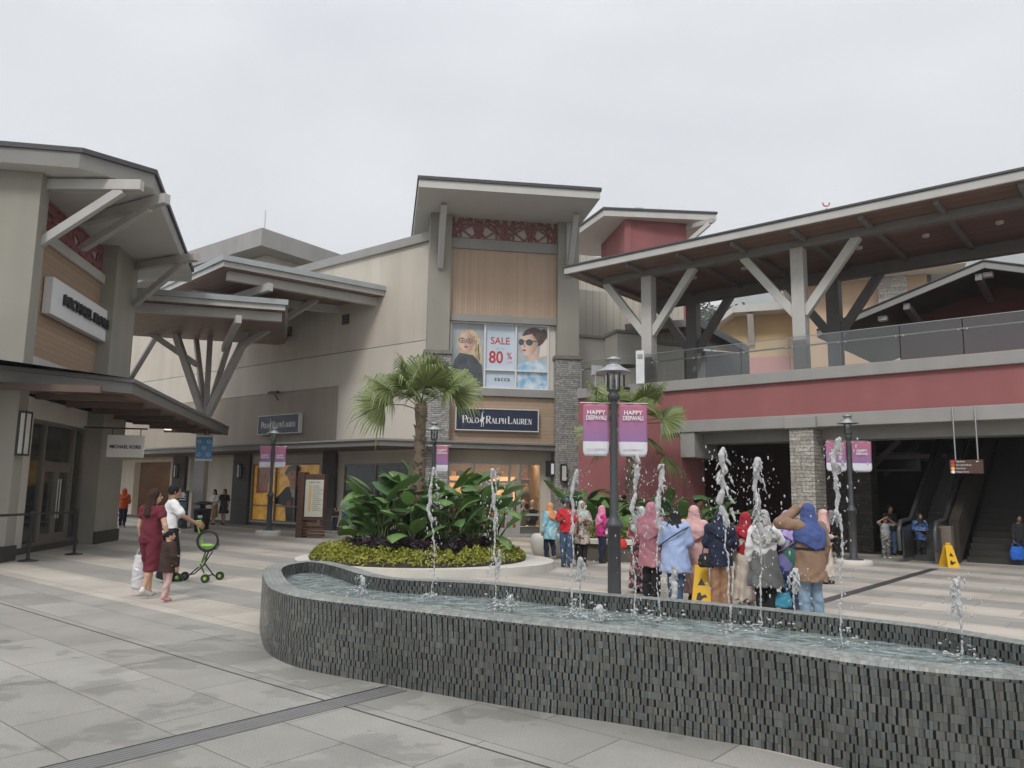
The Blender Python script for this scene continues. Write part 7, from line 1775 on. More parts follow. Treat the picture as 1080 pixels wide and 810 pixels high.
def person(px, foot, head, yaw, label, arms=('down', 'down'), stride=0.0, skin=SKIN, clothes=(), h=.011, Z=None, group=None, face=True, headturn=0.0, build_=1.0, lean=0.0):
    g = G(px, foot, 0) if Z is None else PY(px, 500, Z) * [1, 1, 0]
    top = PY(px, head, g[1])[2]; H = top - .004
    g = np.array([g[0], g[1], 0.0]); o = thing('person', label, 'person', g, group)
    a = R(yaw); M = (np.array([[math.cos(a), -math.sin(a), 0], [math.sin(a), math.cos(a), 0], [0, 0, 1]]), g)
    S = lambda p: np.array(p, float) * H
    bw = build_; rs = random.Random(int(px * 7 + foot))
    def T_(p): # lean forward above the hip
        p = np.array(p, float).copy()
        if lean and p[2] > .53: p[1] += (p[2] - .53) * math.tan(lean)
        return p
    J = {}
    for sgn, nm, ap in ((1, 'r', arms[1]), (-1, 'l', arms[0])):
        E, W_ = ARM[ap] if isinstance(ap, str) else ap
        J['sh' + nm] = T_((sgn * .097 * bw, -.005, .806)); J['el' + nm] = T_((sgn * E[0] * bw, E[1], E[2])); J['wr' + nm] = T_((sgn * W_[0] * bw, W_[1], W_[2]))
        st = stride * (-sgn)
        J['hip' + nm] = np.array((sgn * .048 * bw, 0, .525)); J['an' + nm] = np.array((sgn * .046, st - .01, .045 + (.045 if st < -.04 else 0)))
        J['kn' + nm] = np.array((sgn * .05, st * .5 + .015 + abs(st) * .18, .285))
    hc = T_((0, .012, .928))
    tor = [(.50, 0, 0, .088 * bw, .062 * bw), (.545, 0, -.004, .096 * bw, .070 * bw), (.62, 0, 0, .080 * bw, .056 * bw), (.70, 0, .002, .088 * bw, .060 * bw), (.76, 0, 0, .096 * bw, .062 * bw), (.805, 0, -.004, .092 * bw, .048 * bw), (.838, 0, -.006, .05, .036)]
    tor = [(z, cx, T_((0, cy, z))[1], rx, ry) for z, cx, cy, rx, ry in tor]
    def sc_loft(st, add=0.0, k=.02): return loft([(z * H, cx * H, cy * H, (rx + add) * H, (ry + add) * H) for z, cx, cy, rx, ry in st], k)
    pr = [sc_loft(tor)]
    for nm, sgn in (('r', 1), ('l', -1)):
        pr += [cap(S(J['sh' + nm]), S(J['el' + nm]), .029 * H, .023 * H, .02), cap(S(J['el' + nm]), S(J['wr' + nm]), .023 * H, .0155 * H, .012)]
        d = J['wr' + nm] - J['el' + nm]; d /= np.linalg.norm(d)
        fw = np.array([0, 1.0, 0]) if abs(d[1]) < .8 else np.array([0, 0, 1.0]); sd = fw - d * fw.dot(d); sd /= np.linalg.norm(sd); nn = np.cross(d, sd) * sgn
        w0 = J['wr' + nm]; pk = w0 + d * .048
        for q in (-.012, .012): pr.append(cap(S(w0 + sd * q * .5), S(pk + sd * q), .013 * H, .0125 * H, .008))
        for fi, (q, ln) in enumerate(((.021, .040), (.007, .046), (-.007, .043), (-.020, .034))):
            b0 = pk + sd * q + d * .004; b1 = b0 + d * ln * .55 + sd * q * .12 - nn * .004; b2 = b1 + d * ln * .42 - nn * .014
            pr += [cap(S(b0), S(b1), .0068 * H, .0062 * H, .003), cap(S(b1), S(b2), .0062 * H, .0052 * H, .003)]
        t0 = w0 + d * .014 + sd * .014; t1 = t0 + d * .022 + sd * .022; pr += [cap(S(t0), S(t1), .0085 * H, .007 * H, .006), cap(S(t1), S(t1 + d * .022 + sd * .004 - nn * .004), .007 * H, .0058 * H, .003)]
        pr += [cap(S(J['hip' + nm]), S(J['kn' + nm]), .054 * H * bw, .034 * H, .03), cap(S(J['kn' + nm]) + S((0, -.008, -.02)), S(J['kn' + nm] * .62 + J['an' + nm] * .38) + S((0, -.012, 0)), .033 * H, .033 * H, .02), cap(S(J['kn' + nm] * .62 + J['an' + nm] * .38) + S((0, -.010, 0)), S(J['an' + nm]), .030 * H, .020 * H, .02)]
        an = J['an' + nm]; pr.append(cap(S(an + (0, -.012, -.022)), S(an + (.008 * sgn, .085, -.030)), .019 * H, .014 * H, .015))
    ht = R(headturn); hR = np.array([[math.cos(ht), -math.sin(ht), 0], [math.sin(ht), math.cos(ht), 0], [0, 0, 1]])
    HP = lambda p: S(hc) + hR @ (np.array(p, float) * H)
    pr += [cap(S(T_((0, -.004, .83))), S(T_((0, .0, .90))), .030 * H, .028 * H, .02), ellip(HP((0, -.004, .012)), np.array((.046, .057, .058)) * H, .02), ellip(HP((0, .012, -.028)), np.array((.036, .042, .042)) * H, .025, hR)]
    pr += [cap(HP((0, .054, .006)), HP((0, .064, -.016)), .005 * H, .0085 * H, .008), cap(HP((.047, -.002, .006)), HP((.046, -.004, -.014)), .007 * H, .005 * H, .005), cap(HP((-.047, -.002, .006)), HP((-.046, -.004, -.014)), .007 * H, .005 * H, .005), cap(HP((-.014, .050, -.040)), HP((.014, .050, -.040)), .006 * H, .006 * H, .006)]
    body = sdf_obj('body', pr, h, skin, o, M)
    if face:
        def bit(name, c, r, m_):
            mb = MB(); mb.ball(M[0] @ HP(c) + M[1], np.array(r) * H, 8, 6); return build(mb, name, m_, o)
        for q in (-1, 1): bit('eye', (q * .0185, .047, .004), (.0085, .006, .0055), EYEM)
        bit('mouth', (0, .0545, -.037), (.015, .004, .004), LIPM)
    kw_fold = lambda amp, n_, ph: (lambda X, Y, Z: amp * (np.sin(X * n_ + 6 * np.sin(Z * 9 + ph)) * np.sin(Y * n_ * .9 + ph) + .7 * np.sin(Z * n_ * .55 + X * n_ * .7 + ph)))
    ph = rs.random() * 6
    def cut_below(z): return lambda X, Y, Z: z * H - Z + 0 * X + 0 * Y
    for c in clothes:
        kd, m_ = c[0], c[1]; q = c[2] if len(c) > 2 else {}
        fit = q.get('fit', .010)
        if kd == 'top':
            hem = q.get('hem', .50); fl = q.get('flare', .0); sl = q.get('sleeve', 'short')
            st = [s for s in tor if s[0] >= .70]
            lowst = []
            z_ = .62
            zs_ = np.linspace(hem, .64, 6)
            for z in zs_:
                k_ = (.62 - z) / .3; lowst.append((z, 0, -.002 if z > .5 else 0, (.092 + fl * k_) * bw, (.070 + fl * k_) * bw))
            p_ = [sc_loft(lowst + st, fit)]
            for nm in 'rl':
                sh, el, wr = J['sh' + nm], J['el' + nm], J['wr' + nm]
                if sl == 'short': p_.append(cap(S(sh), S(sh + (el - sh) * .72), (.031 + fit) * H, (.031 + fit) * H, .02))
                elif sl == 'long': p_ += [cap(S(sh), S(el), (.031 + fit) * H, (.027 + fit) * H, .02), cap(S(el), S(el + (wr - el) * .93), (.027 + fit) * H, (.021 + fit) * H, .012)]
                elif sl == 'cap': p_.append(cap(S(sh), S(sh + (el - sh) * .35), (.031 + fit) * H, (.031 + fit) * H, .02))
            cuts = [cap(S(T_((0, .012, .87))), S(T_((0, .02, .93))), .040 * H, .05 * H)]
            sdf_obj(q.get('name', 'top'), p_, h, m_, o, M, cut=cuts, fold=kw_fold(.0060, 34, ph))
        elif kd == 'trousers':
            hem = q.get('hem', .05); p_ = [sc_loft([(.495, 0, -.002, .082 * bw, .062 * bw), (.545, 0, -.004, .094 * bw, .070 * bw), (.61, 0, 0, .080 * bw, .060 * bw)], fit)]
            for nm in 'rl':
                hp, kn, an = J['hip' + nm], J['kn' + nm], J['an' + nm]; t = (kn[2] - hem) / (kn[2] - an[2]); en = kn + (an - kn) * min(t, .98); w_ = q.get('wide', 0)
                mc = kn * .62 + an * .38; p_ += [cap(S(kn) + S((0, -.010, -.02)), S(mc) + S((0, -.013, 0)), (.036 + fit) * H, (.036 + fit) * H, .012), cap(S(hp), S(kn), (.056 * bw + fit) * H, (.038 + fit + w_ * .4) * H, .012), cap(S(kn), S(en), (.037 + fit + w_ * .4) * H, (.030 + fit * .8 + w_) * H, .01)]
            sdf_obj(q.get('name', 'trousers'), p_, h, m_, o, M, fold=kw_fold(.0055, 32, ph), keep=(cut_below(hem - .01),))
        elif kd in ('skirt', 'dress'):
            hem = q.get('hem', .06); fl = q.get('flare', .05); zt_ = .61; st_ = []
            stf = abs(stride)
            for i, z in enumerate(np.linspace(hem, .56, 8)):
                k_ = (.56 - z) / (.56 - hem); st_.append((z, 0, -.002, (.096 + fl * k_) * bw, (.070 + (fl + stf * .5) * k_) * bw))
            if kd == 'skirt':
                p_ = [sc_loft(st_ + [(.615, 0, 0, .080 * bw, .058 * bw)], fit)]; cuts = []
            else:
                p_ = [sc_loft(st_ + [s for s in tor if s[0] >= .62], fit)]; cuts = [cap(S(T_((0, .012, .87))), S(T_((0, .02, .93))), .040 * H, .05 * H)]
                sl = q.get('sleeve', 'long')
                if sl != 'none':
                    for nm in 'rl':
                        sh, el, wr = J['sh' + nm], J['el' + nm], J['wr' + nm]
                        if sl == 'long': p_ += [cap(S(sh), S(el), (.031 + fit) * H, (.027 + fit) * H, .02), cap(S(el), S(el + (wr - el) * .93), (.027 + fit) * H, (.022 + fit) * H, .012)]
                        else: p_.append(cap(S(sh), S(sh + (el - sh) * .7), (.031 + fit) * H, (.031 + fit) * H, .02))
            def fold(X, Y, Z, ph=ph): 
                th = np.arctan2(Y, X); k_ = np.clip((.60 * H - Z) / (.5 * H), 0, 1); return .015 * k_ * np.sin(th * 9 + 2 * np.sin(Z * 6 + ph) + ph) + .005 * np.sin(Z * 30 + X * 25 + ph)
            sdf_obj(q.get('name', kd), p_, h, m_, o, M, cut=cuts, fold=fold)
        elif kd == 'shoes':
            for nm, sgn in (('r', 1), ('l', -1)):
                an = J['an' + nm]; tilt = -.03 if an[2] > .06 else 0
                sdf_obj('shoe', [cap(S(an + (0, -.016, -.020)), S(an + (.010 * sgn, .075, -.025 + tilt)), .024 * H, .021 * H, .02), cap(S(an + (0, -.012, -.02)), S(an + (0, -.008, .0)), .023 * H, .022 * H, .015)], h, m_, o, M, keep=((lambda X, Y, Z, z_=(an[2] - .044 + min(tilt, 0)) * H: z_ - Z + 0 * X + 0 * Y),))
        elif kd == 'hijab':
            ln = q.get('len', .72); p_ = [ellip(HP((0, -.006, .012)), np.array((.056, .067, .066)) * H, .02), ellip(HP((0, .004, -.035)), np.array((.050, .056, .055)) * H, .03)]
            z0 = ln; bk = q.get('back', .0)
            z0 -= .05
            st_ = [(z0, 0, T_((0, -.01, z0))[1], .136 * bw, .088 + bk), (.74, 0, T_((0, -.008, .74))[1], .138 * bw, .090 + bk), (.785, 0, T_((0, -.006, .785))[1], .130 * bw, .082 + bk * .5), (.82, 0, T_((0, -.004, .82))[1], .100, .072), (.85, 0, T_((0, 0, .85))[1], .076, .064), (.88, 0, T_((0, .003, .88))[1], .062, .060), (.91, 0, T_((0, .005, .91))[1], .054, .058)]
            st_ = sorted([s for s in st_ if s[0] >= z0 - 1e-6])
            p_.append(sc_loft(st_, .002, .035))
            def fold(X, Y, Z, ph=ph): k_ = np.clip((.93 * H - Z) / (.12 * H), 0, 1); return .0055 * k_ * np.sin(np.arctan2(Y, X) * 8 + 7 * Z + 2 * np.sin(Z * 11 + ph) + ph) + .0035 * k_ * np.sin(Z * 46 + 26 * np.abs(X) + ph) + .0015 * np.sin(Z * 70 + X * 40)
            sdf_obj('hijab', p_, h, m_, o, M, cut=[ellip(HP((0, .062, -.008)), np.array((.037, .05, .050)) * H)], fold=fold, keep=((lambda X, Y, Z, z0=z0: (z0 + .012 * np.sin(ph)) * H + .62 * np.abs(X + .015 * np.sin(ph * 3)) - Z + 0 * Y),))
        elif kd == 'hair':
            sty = q.get('style', 'short'); p_ = [ellip(HP((0, -.010, .016)), np.array((.053, .060, .061)) * H, .015)]; cuts = [ellip(HP((0, .066, -.022)), np.array((.050, .052, .060)) * H)]
            if sty == 'short': cuts.append(ellip(HP((0, .03, -.075)), np.array((.08, .09, .055)) * H))
            if sty == 'long':
                p_ += [cap(HP((0, -.034, -.01)), S(T_((0, -.056, q.get('to', .75)))), .046 * H, .040 * H, .03), cap(HP((.034, -.012, -.01)), S(T_((.040, -.035, q.get('to', .75) + .02))), .022 * H, .020 * H, .02), cap(HP((-.034, -.012, -.01)), S(T_((-.040, -.035, q.get('to', .75) + .02))), .022 * H, .020 * H, .02)]
            if sty == 'tail': p_ += [cap(HP((0, -.055, .03)), HP((0, -.085, -.01)), .018 * H, .024 * H, .01), cap(HP((0, -.085, -.01)), HP((.0, -.078, -.075)), .024 * H, .010 * H, .01)]; cuts.append(ellip(HP((0, .03, -.08)), np.array((.08, .09, .055)) * H))
            sdf_obj('hair', p_, h, m_, o, M, cut=cuts, fold=lambda X, Y, Z: .0022 * np.sin(X * 130 + Z * 14) * np.sin(Y * 110 + Z * 8))
        elif kd == 'cap':
            sdf_obj('cap', [ellip(HP((0, -.004, .030)), np.array((.053, .062, .046)) * H, .01), ellip(HP((0, .072, .022)), np.array((.042, .045, .007)) * H, .01)], h * .8, m_, o, M, cut=[ellip(HP((0, .0, -.03)), np.array((.056, .064, .058)) * H)])
        elif kd == 'belt':
            st = q.get('z', .60); sdf_obj('belt', [sc_loft([(st - .012, 0, 0, .096 * bw, .076 * bw), (st + .012, 0, 0, .096 * bw, .076 * bw)], fit + .006)], h * .8, m_, o, M)
        elif kd == 'strap':       # diagonal bag strap round the torso
            n_ = 26; pts = []
            for i in range(n_ + 1):
                t = i / n_ * 2 * math.pi; x = math.cos(t) * (.108 * bw + fit); z = .70 + .11 * math.cos(t) * q.get('side', 1); y = math.sin(t) * (.078 * bw + fit) + T_((0, 0, z))[1]
                pts.append(M[0] @ S((x, y, z)) + M[1])
            mb = MB(); mb.tube(pts, .009, 6, caps=False); build(mb, 'bag_strap', m_, o)
    o['_h'] = H
    return o, M, (lambda p: M[0] @ S(p) + M[1]), J
def hand_at(P_, nm): return P_[2](P_[3]['wr' + nm] + (P_[3]['wr' + nm] - P_[3]['el' + nm]) * .35)
def bag(name, c, size, m, label, yaw=0.0, strap=None, cat='bag', soft=.03):
    o = thing(name, label, cat, c); c = np.array(c); a = R(yaw); M = (np.array([[math.cos(a), -math.sin(a), 0], [math.sin(a), math.cos(a), 0], [0, 0, 1]]), c)
    w_, d_, h_ = size
    pr = [loft([(0, 0, 0, w_ * .42, d_ * .4), (h_ * .08, 0, 0, w_ * .5, d_ * .5), (h_ * .55, 0, 0, w_ * .52, d_ * .48), (h_ * .95, 0, 0, w_ * .42, d_ * .28), (h_, 0, 0, w_ * .36, d_ * .2)], .01)]
    sdf_obj('pouch', pr, .010, m, o, M, fold=lambda X, Y, Z: .005 * np.sin(X * 40 + 5 * np.sin(Z * 20)) * np.sin(Z * 24 + Y * 30))
    if strap is not None:
        mb = MB(); s0 = c + M[0] @ np.array([-w_ * .3, 0, h_ * .95]); s1 = c + M[0] @ np.array([w_ * .3, 0, h_ * .95]); sp = np.array(strap)
        mb.tube([s0, s0 * .45 + sp * .55 + M[0] @ np.array([-w_ * .12, 0, 0]), sp, s1 * .45 + sp * .55 + M[0] @ np.array([w_ * .12, 0, 0]), s1], .008, 6); build(mb, 'handle', m, o)
    return o
# colours
WINE = cloth('wine', (.125, .012, .025)); WHT = cloth('white', (.70, .70, .70)); BLK = cloth('black', (.012, .012, .014)); NVY = cloth('navy', (.012, .018, .045)); DEN = cloth('denim', (.05, .085, .15), .9, .12); DENL = cloth('denim_pale', (.20, .29, .38), .9, .14)
CHOC = cloth('chocolate', (.035, .017, .011)); PNKT = cloth('pale_pink_trouser', (.55, .36, .33)); PNKS = cloth('pink_shoe', (.62, .30, .36)); SHOEW = cloth('shoe_white', (.6, .58, .54), .6); SHOEB = cloth('shoe_black', (.014, .013, .012), .5)
SKYT = printed('aqua_tunic', ((.20, .46, .56), (.32, .58, .65), (.25, .5, .6), (.45, .65, .68)), 9); PEACHH = cloth('peach_hijab', (.62, .27, .12)); REDP = cloth('red_polo', (.52, .02, .035)); MINT = printed('sage_hijab', ((.33, .42, .38), (.45, .52, .47), (.28, .36, .33)), 14)
BATIK = printed('batik_tunic', ((.40, .36, .30), (.16, .05, .04), (.50, .47, .40), (.25, .2, .17)), 16); PNKH = cloth('pink_hijab', (.66, .24, .37)); MAGT = cloth('magenta_top', (.50, .03, .20)); ROSEH = printed('rose_hijab', ((.52, .22, .26), (.58, .28, .31), (.46, .18, .23)), 8); ROSET = cloth('rose_tunic', (.50, .21, .24))
BLUS = cloth('pale_blue_shirt', (.33, .42, .65)); BLSHP = cloth('blush_hijab', (.60, .36, .34)); BLSHD = cloth('blush_dress', (.62, .38, .36)); NVH = cloth('navy_hijab', (.015, .022, .05)); TANT = cloth('tan_trouser', (.30, .165, .09)); REDH = cloth('red_hijab', (.32, .012, .025)); CREAM = cloth('cream_dress', (.55, .47, .40))
GRYH = printed('grey_hijab', ((.32, .32, .32), (.5, .5, .48), (.12, .12, .12), (.4, .38, .35)), 26); GRYC = cloth('grey_coat', (.12, .125, .12)); LILH = cloth('lilac_hijab', (.38, .29, .58)); TIED = printed('tie_dye', ((.06, .08, .30), (.22, .20, .45), (.04, .16, .12), (.30, .32, .50), (.03, .04, .12)), 7)
BRNC = cloth('brown_coat', (.235, .145, .095)); BLUH = cloth('blue_hijab', (.055, .085, .24)); ORG = cloth('orange_hood', (.62, .10, .02)); TANS = cloth('tan_skirt', (.36, .25, .15)); GRYT = cloth('grey_tee', (.30, .31, .31)); CAMO = printed('camo', ((.05, .05, .045), (.20, .19, .17), (.10, .10, .09), (.33, .32, .30)), 30); BLFL = printed('blue_floral', ((.03, .07, .20), (.06, .14, .32), (.02, .03, .08), (.12, .2, .36)), 16)
FLOR = printed('pink_floral_skirt', ((.03, .02, .03), (.30, .06, .07), (.5, .35, .33), (.06, .05, .06)), 18)
W1 = ('hip', 'x')
# --- family at left
pw1 = person(154.5, 630, 515, -18, 'woman in wine red top and culottes walking with a white plastic bag', (('down'), ((.17, -.02, .66), (.20, .0, .53))), .085, SKIN_L, [('top', WINE, {'hem': .51, 'sleeve': 'cap', 'fit': .012}), ('trousers', WINE, {'hem': .25, 'wide': .022, 'fit': .014, 'name': 'culottes'}), ('hair', HAIRN, {'style': 'long', 'to': .76}), ('shoes', SHOEW)], .0105, headturn=-38)
pw2 = person(176.5, 614, 511, -62, 'man in white t-shirt pushing the green pushcart frame', ('down', ((.145, .09, .68), (.11, .235, .60))), .07, SKIN, [('top', WHT, {'hem': .50, 'fit': .014}), ('trousers', BLK, {'fit': .012}), ('hair', HAIRB, {'style': 'short'}), ('shoes', SHOEB)], .0105, build_=1.08)
pw3 = person(174, 635, 559, -35, 'small child in brown shirt and pink trousers holding the wine red woman', ('fold', 'down'), .05, SKIN_L, [('top', CHOC, {'hem': .42, 'sleeve': 'long', 'fit': .016, 'flare': .018}), ('trousers', PNKT, {'fit': .003}), ('hair', HAIRB, {'style': 'tail'}), ('shoes', PNKS)], .009, build_=1.1, headturn=-35)
hb = hand_at(pw1, 'l'); bag('plastic_bag', hb - [0, 0, .62], (.22, .20, .50), mat('bag_plastic', (.66, .64, .66), .3, .05, 6, trans=.15), 'white plastic carrier bag hanging from the wine red woman hand', 20, hb, 'carrier bag')
hb = pw2[2]((.06, .085, .56)); bag('waist_bag', hb, (.26, .14, .16), BLK, 'black waist bag on the man in white t-shirt', -60)
# pushcart
gc = G(207, 613, 0); sc_ = .0158 * gc[1] / 12.9
pc_ = thing('pushcart', 'lime green and black folding child pushcart frame with ring seat', 'pushchair', gc)
GRN = mat('lime_green', (.22, .50, .06), .4, .05); RUBB = mat('tyre_black', (.02, .02, .02), .6)
def C_(px, dz_px, dy=0.0): return gc + np.array([(px - 207) * sc_, dy, dz_px * sc_])
mb = MB(); cc_ = C_(216, 41); mb.tube([cc_ + np.array([.17 * math.cos(q) * .92, .05 * math.cos(q), .17 * math.sin(q)]) for q in np.linspace(0, 2 * math.pi, 29)], .022, 8, caps=False); build(mb, 'seat_ring', RUBB, pc_)
mb = MB(); mb.tube([C_(214, 29), C_(205, 54), C_(203.5, 60, -.02)], .014, 8); mb.tube([C_(202, 60, -.12), C_(204.5, 61, .12)], .018, 8); build(mb, 'handle', GRN, pc_)
mb = MB(); mb.ball(C_(215.5, 36), (.13, .07, .035), 12, 6); build(mb, 'seat', GRN, pc_)
mb = MB()
for dy in (-.09, .09):
    mb.tube([C_(216, 30, dy * .7), C_(212, 16, dy), C_(202, 7, dy * 1.3), C_(190, 4, dy * .9)], .012, 7); mb.tube([C_(212, 18, dy), C_(220, 6, dy * 1.8), C_(222, 4, dy * 2)], .012, 7); mb.tube([C_(220, 30, dy), C_(210, 14, dy)], .010, 6)
mb.tube([C_(220, 6, -.2), C_(220, 6, .2)], .012, 7); mb.tube([C_(212, 30, 0), C_(226, 33, 0), C_(228, 37, 0), C_(226, 41, 0)], .010, 6); build(mb, 'frame', RUBB, pc_)
mb = MB(); mb.tube([C_(217, 26, -.07), C_(211, 15, -.09)], .018, 7); mb.tube([C_(215, 12, -.1), C_(221, 6, -.18)], .014, 7); build(mb, 'frame_sleeve', GRN, pc_)
for px, dy in ((189.5, -.10), (192, .12), (221, -.22), (226, .22)):
    o_ = None; c_ = C_(px, 0, dy) + [0, 0, .072]; mb = MB(); mb.tube([c_ + [0, -.02, 0], c_ + [0, .02, 0]], .072, 16); w_ = build(mb, 'wheel', RUBB, pc_); mb = MB(); mb.tube([c_ + [0, -.024, 0], c_ + [0, .024, 0]], .030, 10); build(mb, 'hub', GRN, w_)
# --- far left
person(128.5, 556, 515, 5, 'person in orange hooded jacket and dark jeans facing the far shop', ('fold', 'fold'), 0, SKIN, [('top', ORG, {'sleeve': 'long', 'hem': .48, 'fit': .02}), ('hijab', ORG, {'len': .76}), ('trousers', NVY), ('shoes', SHOEW)], .013)
person(224.5, 553.5, 516, 165, 'woman in white blouse and tan skirt walking by the taupe wall', ('fold', 'fold'), .04, SKIN_L, [('top', WHT, {'hem': .56}), ('skirt', TANS, {'hem': .22, 'flare': .015}), ('hair', HAIRB, {'style': 'long'}), ('shoes', SHOEB)], .013)
person(235, 553.5, 515.5, 175, 'woman in short black dress walking beside the woman in tan skirt', ('down', 'hip'), .06, SKIN_L, [('dress', BLK, {'hem': .32, 'flare': .035, 'sleeve': 'short'}), ('hair', HAIRB, {'style': 'long'}), ('shoes', SHOEB)], .013)
person(353, 561.5, 535, 150, 'small child in black standing by the pilaster behind the planter', ('fold', 'down'), .02, SKIN, [('top', BLK, {'hem': .46}), ('trousers', NVY, {'hem': .1}), ('hair', HAIRB, {'style': 'short'}), ('shoes', SHOEW)], .011, build_=1.2)
person(364, 562, 521, 200, 'adult in grey shirt and jeans half hidden by broad leaves at left', ('fold', 'fold'), .03, SKIN, [('top', GRYT, {'hem': .5}), ('trousers', DEN), ('hair', HAIRB, {'style': 'short'}), ('shoes', SHOEW)], .013)
# --- by the bench
person(580, 590.5, 530, 40, 'woman in peach hijab and aqua tunic strolling past cream pots', ('down', 'down'), .05, SKIN_L, [('top', SKYT, {'hem': .36, 'sleeve': 'long', 'fit': .02, 'flare': .03}), ('trousers', NVY), ('hijab', PEACHH, {'len': .72, 'back': .01}), ('shoes', SHOEW)], .0115, build_=1.05)
person(597.5, 598, 525, 165, 'man in red polo shirt, blue cap and jeans', ('down', 'phone'), .02, SKIN_D, [('top', REDP, {'hem': .50, 'fit': .014}), ('trousers', DEN), ('cap', cloth('cap_blue', (.04, .07, .13))), ('hair', HAIRB, {'style': 'short'}), ('shoes', SHOEB)], .0115, headturn=25)
person(613, 597, 528, 195, 'woman in sage hijab and batik tunic looking at her phone', ('phone', 'phone'), .0, SKIN, [('top', BATIK, {'hem': .34, 'sleeve': 'long', 'fit': .02, 'flare': .03}), ('trousers', BLK), ('hijab', MINT, {'len': .68}), ('shoes', SHOEB)], .0115, build_=1.05)
q_ = person(634.5, 594, 533, -75, 'woman in pink hijab and magenta top beside the lamp post', ('down', 'fold'), .02, SKIN_L, [('top', MAGT, {'hem': .47, 'sleeve': 'long', 'fit': .018}), ('trousers', NVY), ('hijab', PNKH, {'len': .66}), ('shoes', SHOEB)], .0115, build_=1.08)
hb = q_[2]((.10, .10, .50)); bag('handbag', hb, (.24, .10, .18), WHT, 'white handbag held by the woman in magenta top', 10, hb + [0, 0, .38], 'handbag')
bag('red_bag', np.array([*G(652, 578, .5)[:2], .5]), (.34, .22, .18), cloth('red_bag', (.55, .03, .03)), 'bright red cloth bag lying on the cream bench right of lamp', 0)
# --- the group behind the fountain
person(676, Z=12.9, foot=0, head=534, yaw=-25, label='woman in pale sage hijab and pink floral skirt behind the rose hijab woman', arms=('phone', 'down'), clothes=[('top', FLOR, {'hem': .40, 'sleeve': 'long', 'fit': .018}), ('skirt', FLOR, {'hem': .06}), ('hijab', MINT, {'len': .72}), ('shoes', SHOEB)], h=.0115)
person(686, Z=12.1, foot=0, head=529.5, yaw=-35, label='woman in rose hijab and rose tunic over black trousers', arms=('phone', 'phone'), clothes=[('top', ROSET, {'hem': .34, 'sleeve': 'long', 'fit': .022, 'flare': .02}), ('trousers', BLK, {'wide': .01}), ('hijab', ROSEH, {'len': .66, 'back': .015}), ('shoes', SHOEB)], h=.0105, build_=1.05)
person(711, Z=11.7, foot=0, head=536, yaw=-30, label='woman in black hijab, pale blue shirt and jeans, dark diagonal strap', arms=('fold', 'fold'), clothes=[('top', BLUS, {'hem': .33, 'sleeve': 'long', 'fit': .028, 'flare': .035}), ('trousers', DEN), ('hijab', BLK, {'len': .80}), ('strap', BLK, {'fit': .04}), ('shoes', SHOEW)], h=.0105, build_=1.16, stride=.03)
person(731, Z=12.0, foot=0, head=533, yaw=-20, label='woman in blush pink hijab and long blush dress', arms=('phone', 'down'), clothes=[('dress', BLSHD, {'hem': .10, 'flare': .03, 'fit': .018}), ('hijab', BLSHP, {'len': .68, 'back': .015}), ('shoes', SHOEB)], h=.0105, build_=1.08)
q_ = person(758, Z=11.4, foot=0, head=537, yaw=-10, label='woman in navy hijab, navy blouse and wide tan trousers', arms=('fold', 'phone'), clothes=[('top', NVY, {'hem': .42, 'sleeve': 'long', 'fit': .024}), ('trousers', TANT, {'wide': .022}), ('hijab', NVH, {'len': .74}), ('strap', BLK, {'fit': .028, 'side': -1}), ('shoes', SHOEB)], h=.0105, build_=1.05)
hb = q_[2]((-.13, -.02, .40)); bag('shoulder_bag', hb, (.26, .12, .20), BLK, 'black shoulder bag at the hip of the navy blouse woman', -10, hb + [.03, 0, .48], 'handbag')
person(785, Z=11.5, foot=0, head=540, yaw=15, label='woman in red hijab with cream pinafore over red sleeves', arms=('phone', 'wave'), clothes=[('top', REDH, {'hem': .55, 'sleeve': 'long', 'fit': .014, 'name': 'blouse'}), ('dress', CREAM, {'hem': .08, 'flare': .035, 'fit': .02, 'sleeve': 'none', 'name': 'pinafore'}), ('hijab', REDH, {'len': .73}), ('shoes', SHOEW)], h=.0105, build_=1.05)
person(804, Z=10.9, foot=0, head=537.5, yaw=-15, label='woman in grey patterned hijab, white sleeves and charcoal pinafore coat', arms=('down', 'wave'), clothes=[('top', WHT, {'hem': .55, 'sleeve': 'long', 'fit': .016, 'name': 'blouse'}), ('dress', GRYC, {'hem': .26, 'flare': .05, 'fit': .024, 'sleeve': 'none', 'name': 'pinafore'}), ('trousers', BLK, {'wide': .012}), ('hijab', GRYH, {'len': .68, 'back': .02}), ('shoes', SHOEB)], h=.0105, build_=1.05)
q_ = person(829, Z=11.0, foot=0, head=538, yaw=10, label='woman in lilac hijab and tie-dyed blue tunic with tan strap', arms=('phone', 'down'), clothes=[('top', TIED, {'hem': .33, 'sleeve': 'long', 'fit': .024, 'flare': .03}), ('trousers', DEN, {'wide': .01}), ('hijab', LILH, {'len': .75}), ('strap', TANT, {'fit': .03}), ('shoes', SHOEB)], h=.0105, build_=1.05)
hb = q_[2]((-.14, -.06, .06)); bag('tote_bag', hb, (.30, .16, .20), cloth('teal_bag', (.06, .30, .42)), 'teal blue tote bag hanging low beside the tie-dyed tunic woman', 0, hb + [-.03, 0, .55], 'tote bag')
person(851, Z=10.1, foot=0, head=530.5, yaw=12, label='woman in belted brown coat and blue hijab, hand raised to her brow', arms=('brow', 'down'), clothes=[('top', BRNC, {'hem': .35, 'sleeve': 'long', 'fit': .022, 'flare': .03}), ('belt', BLK, {'z': .62, 'fit': .02}), ('trousers', DENL, {'wide': .008}), ('hijab', BLUH, {'len': .66, 'back': .015}), ('shoes', SHOEB)], h=.0105, build_=1.05, stride=.02)
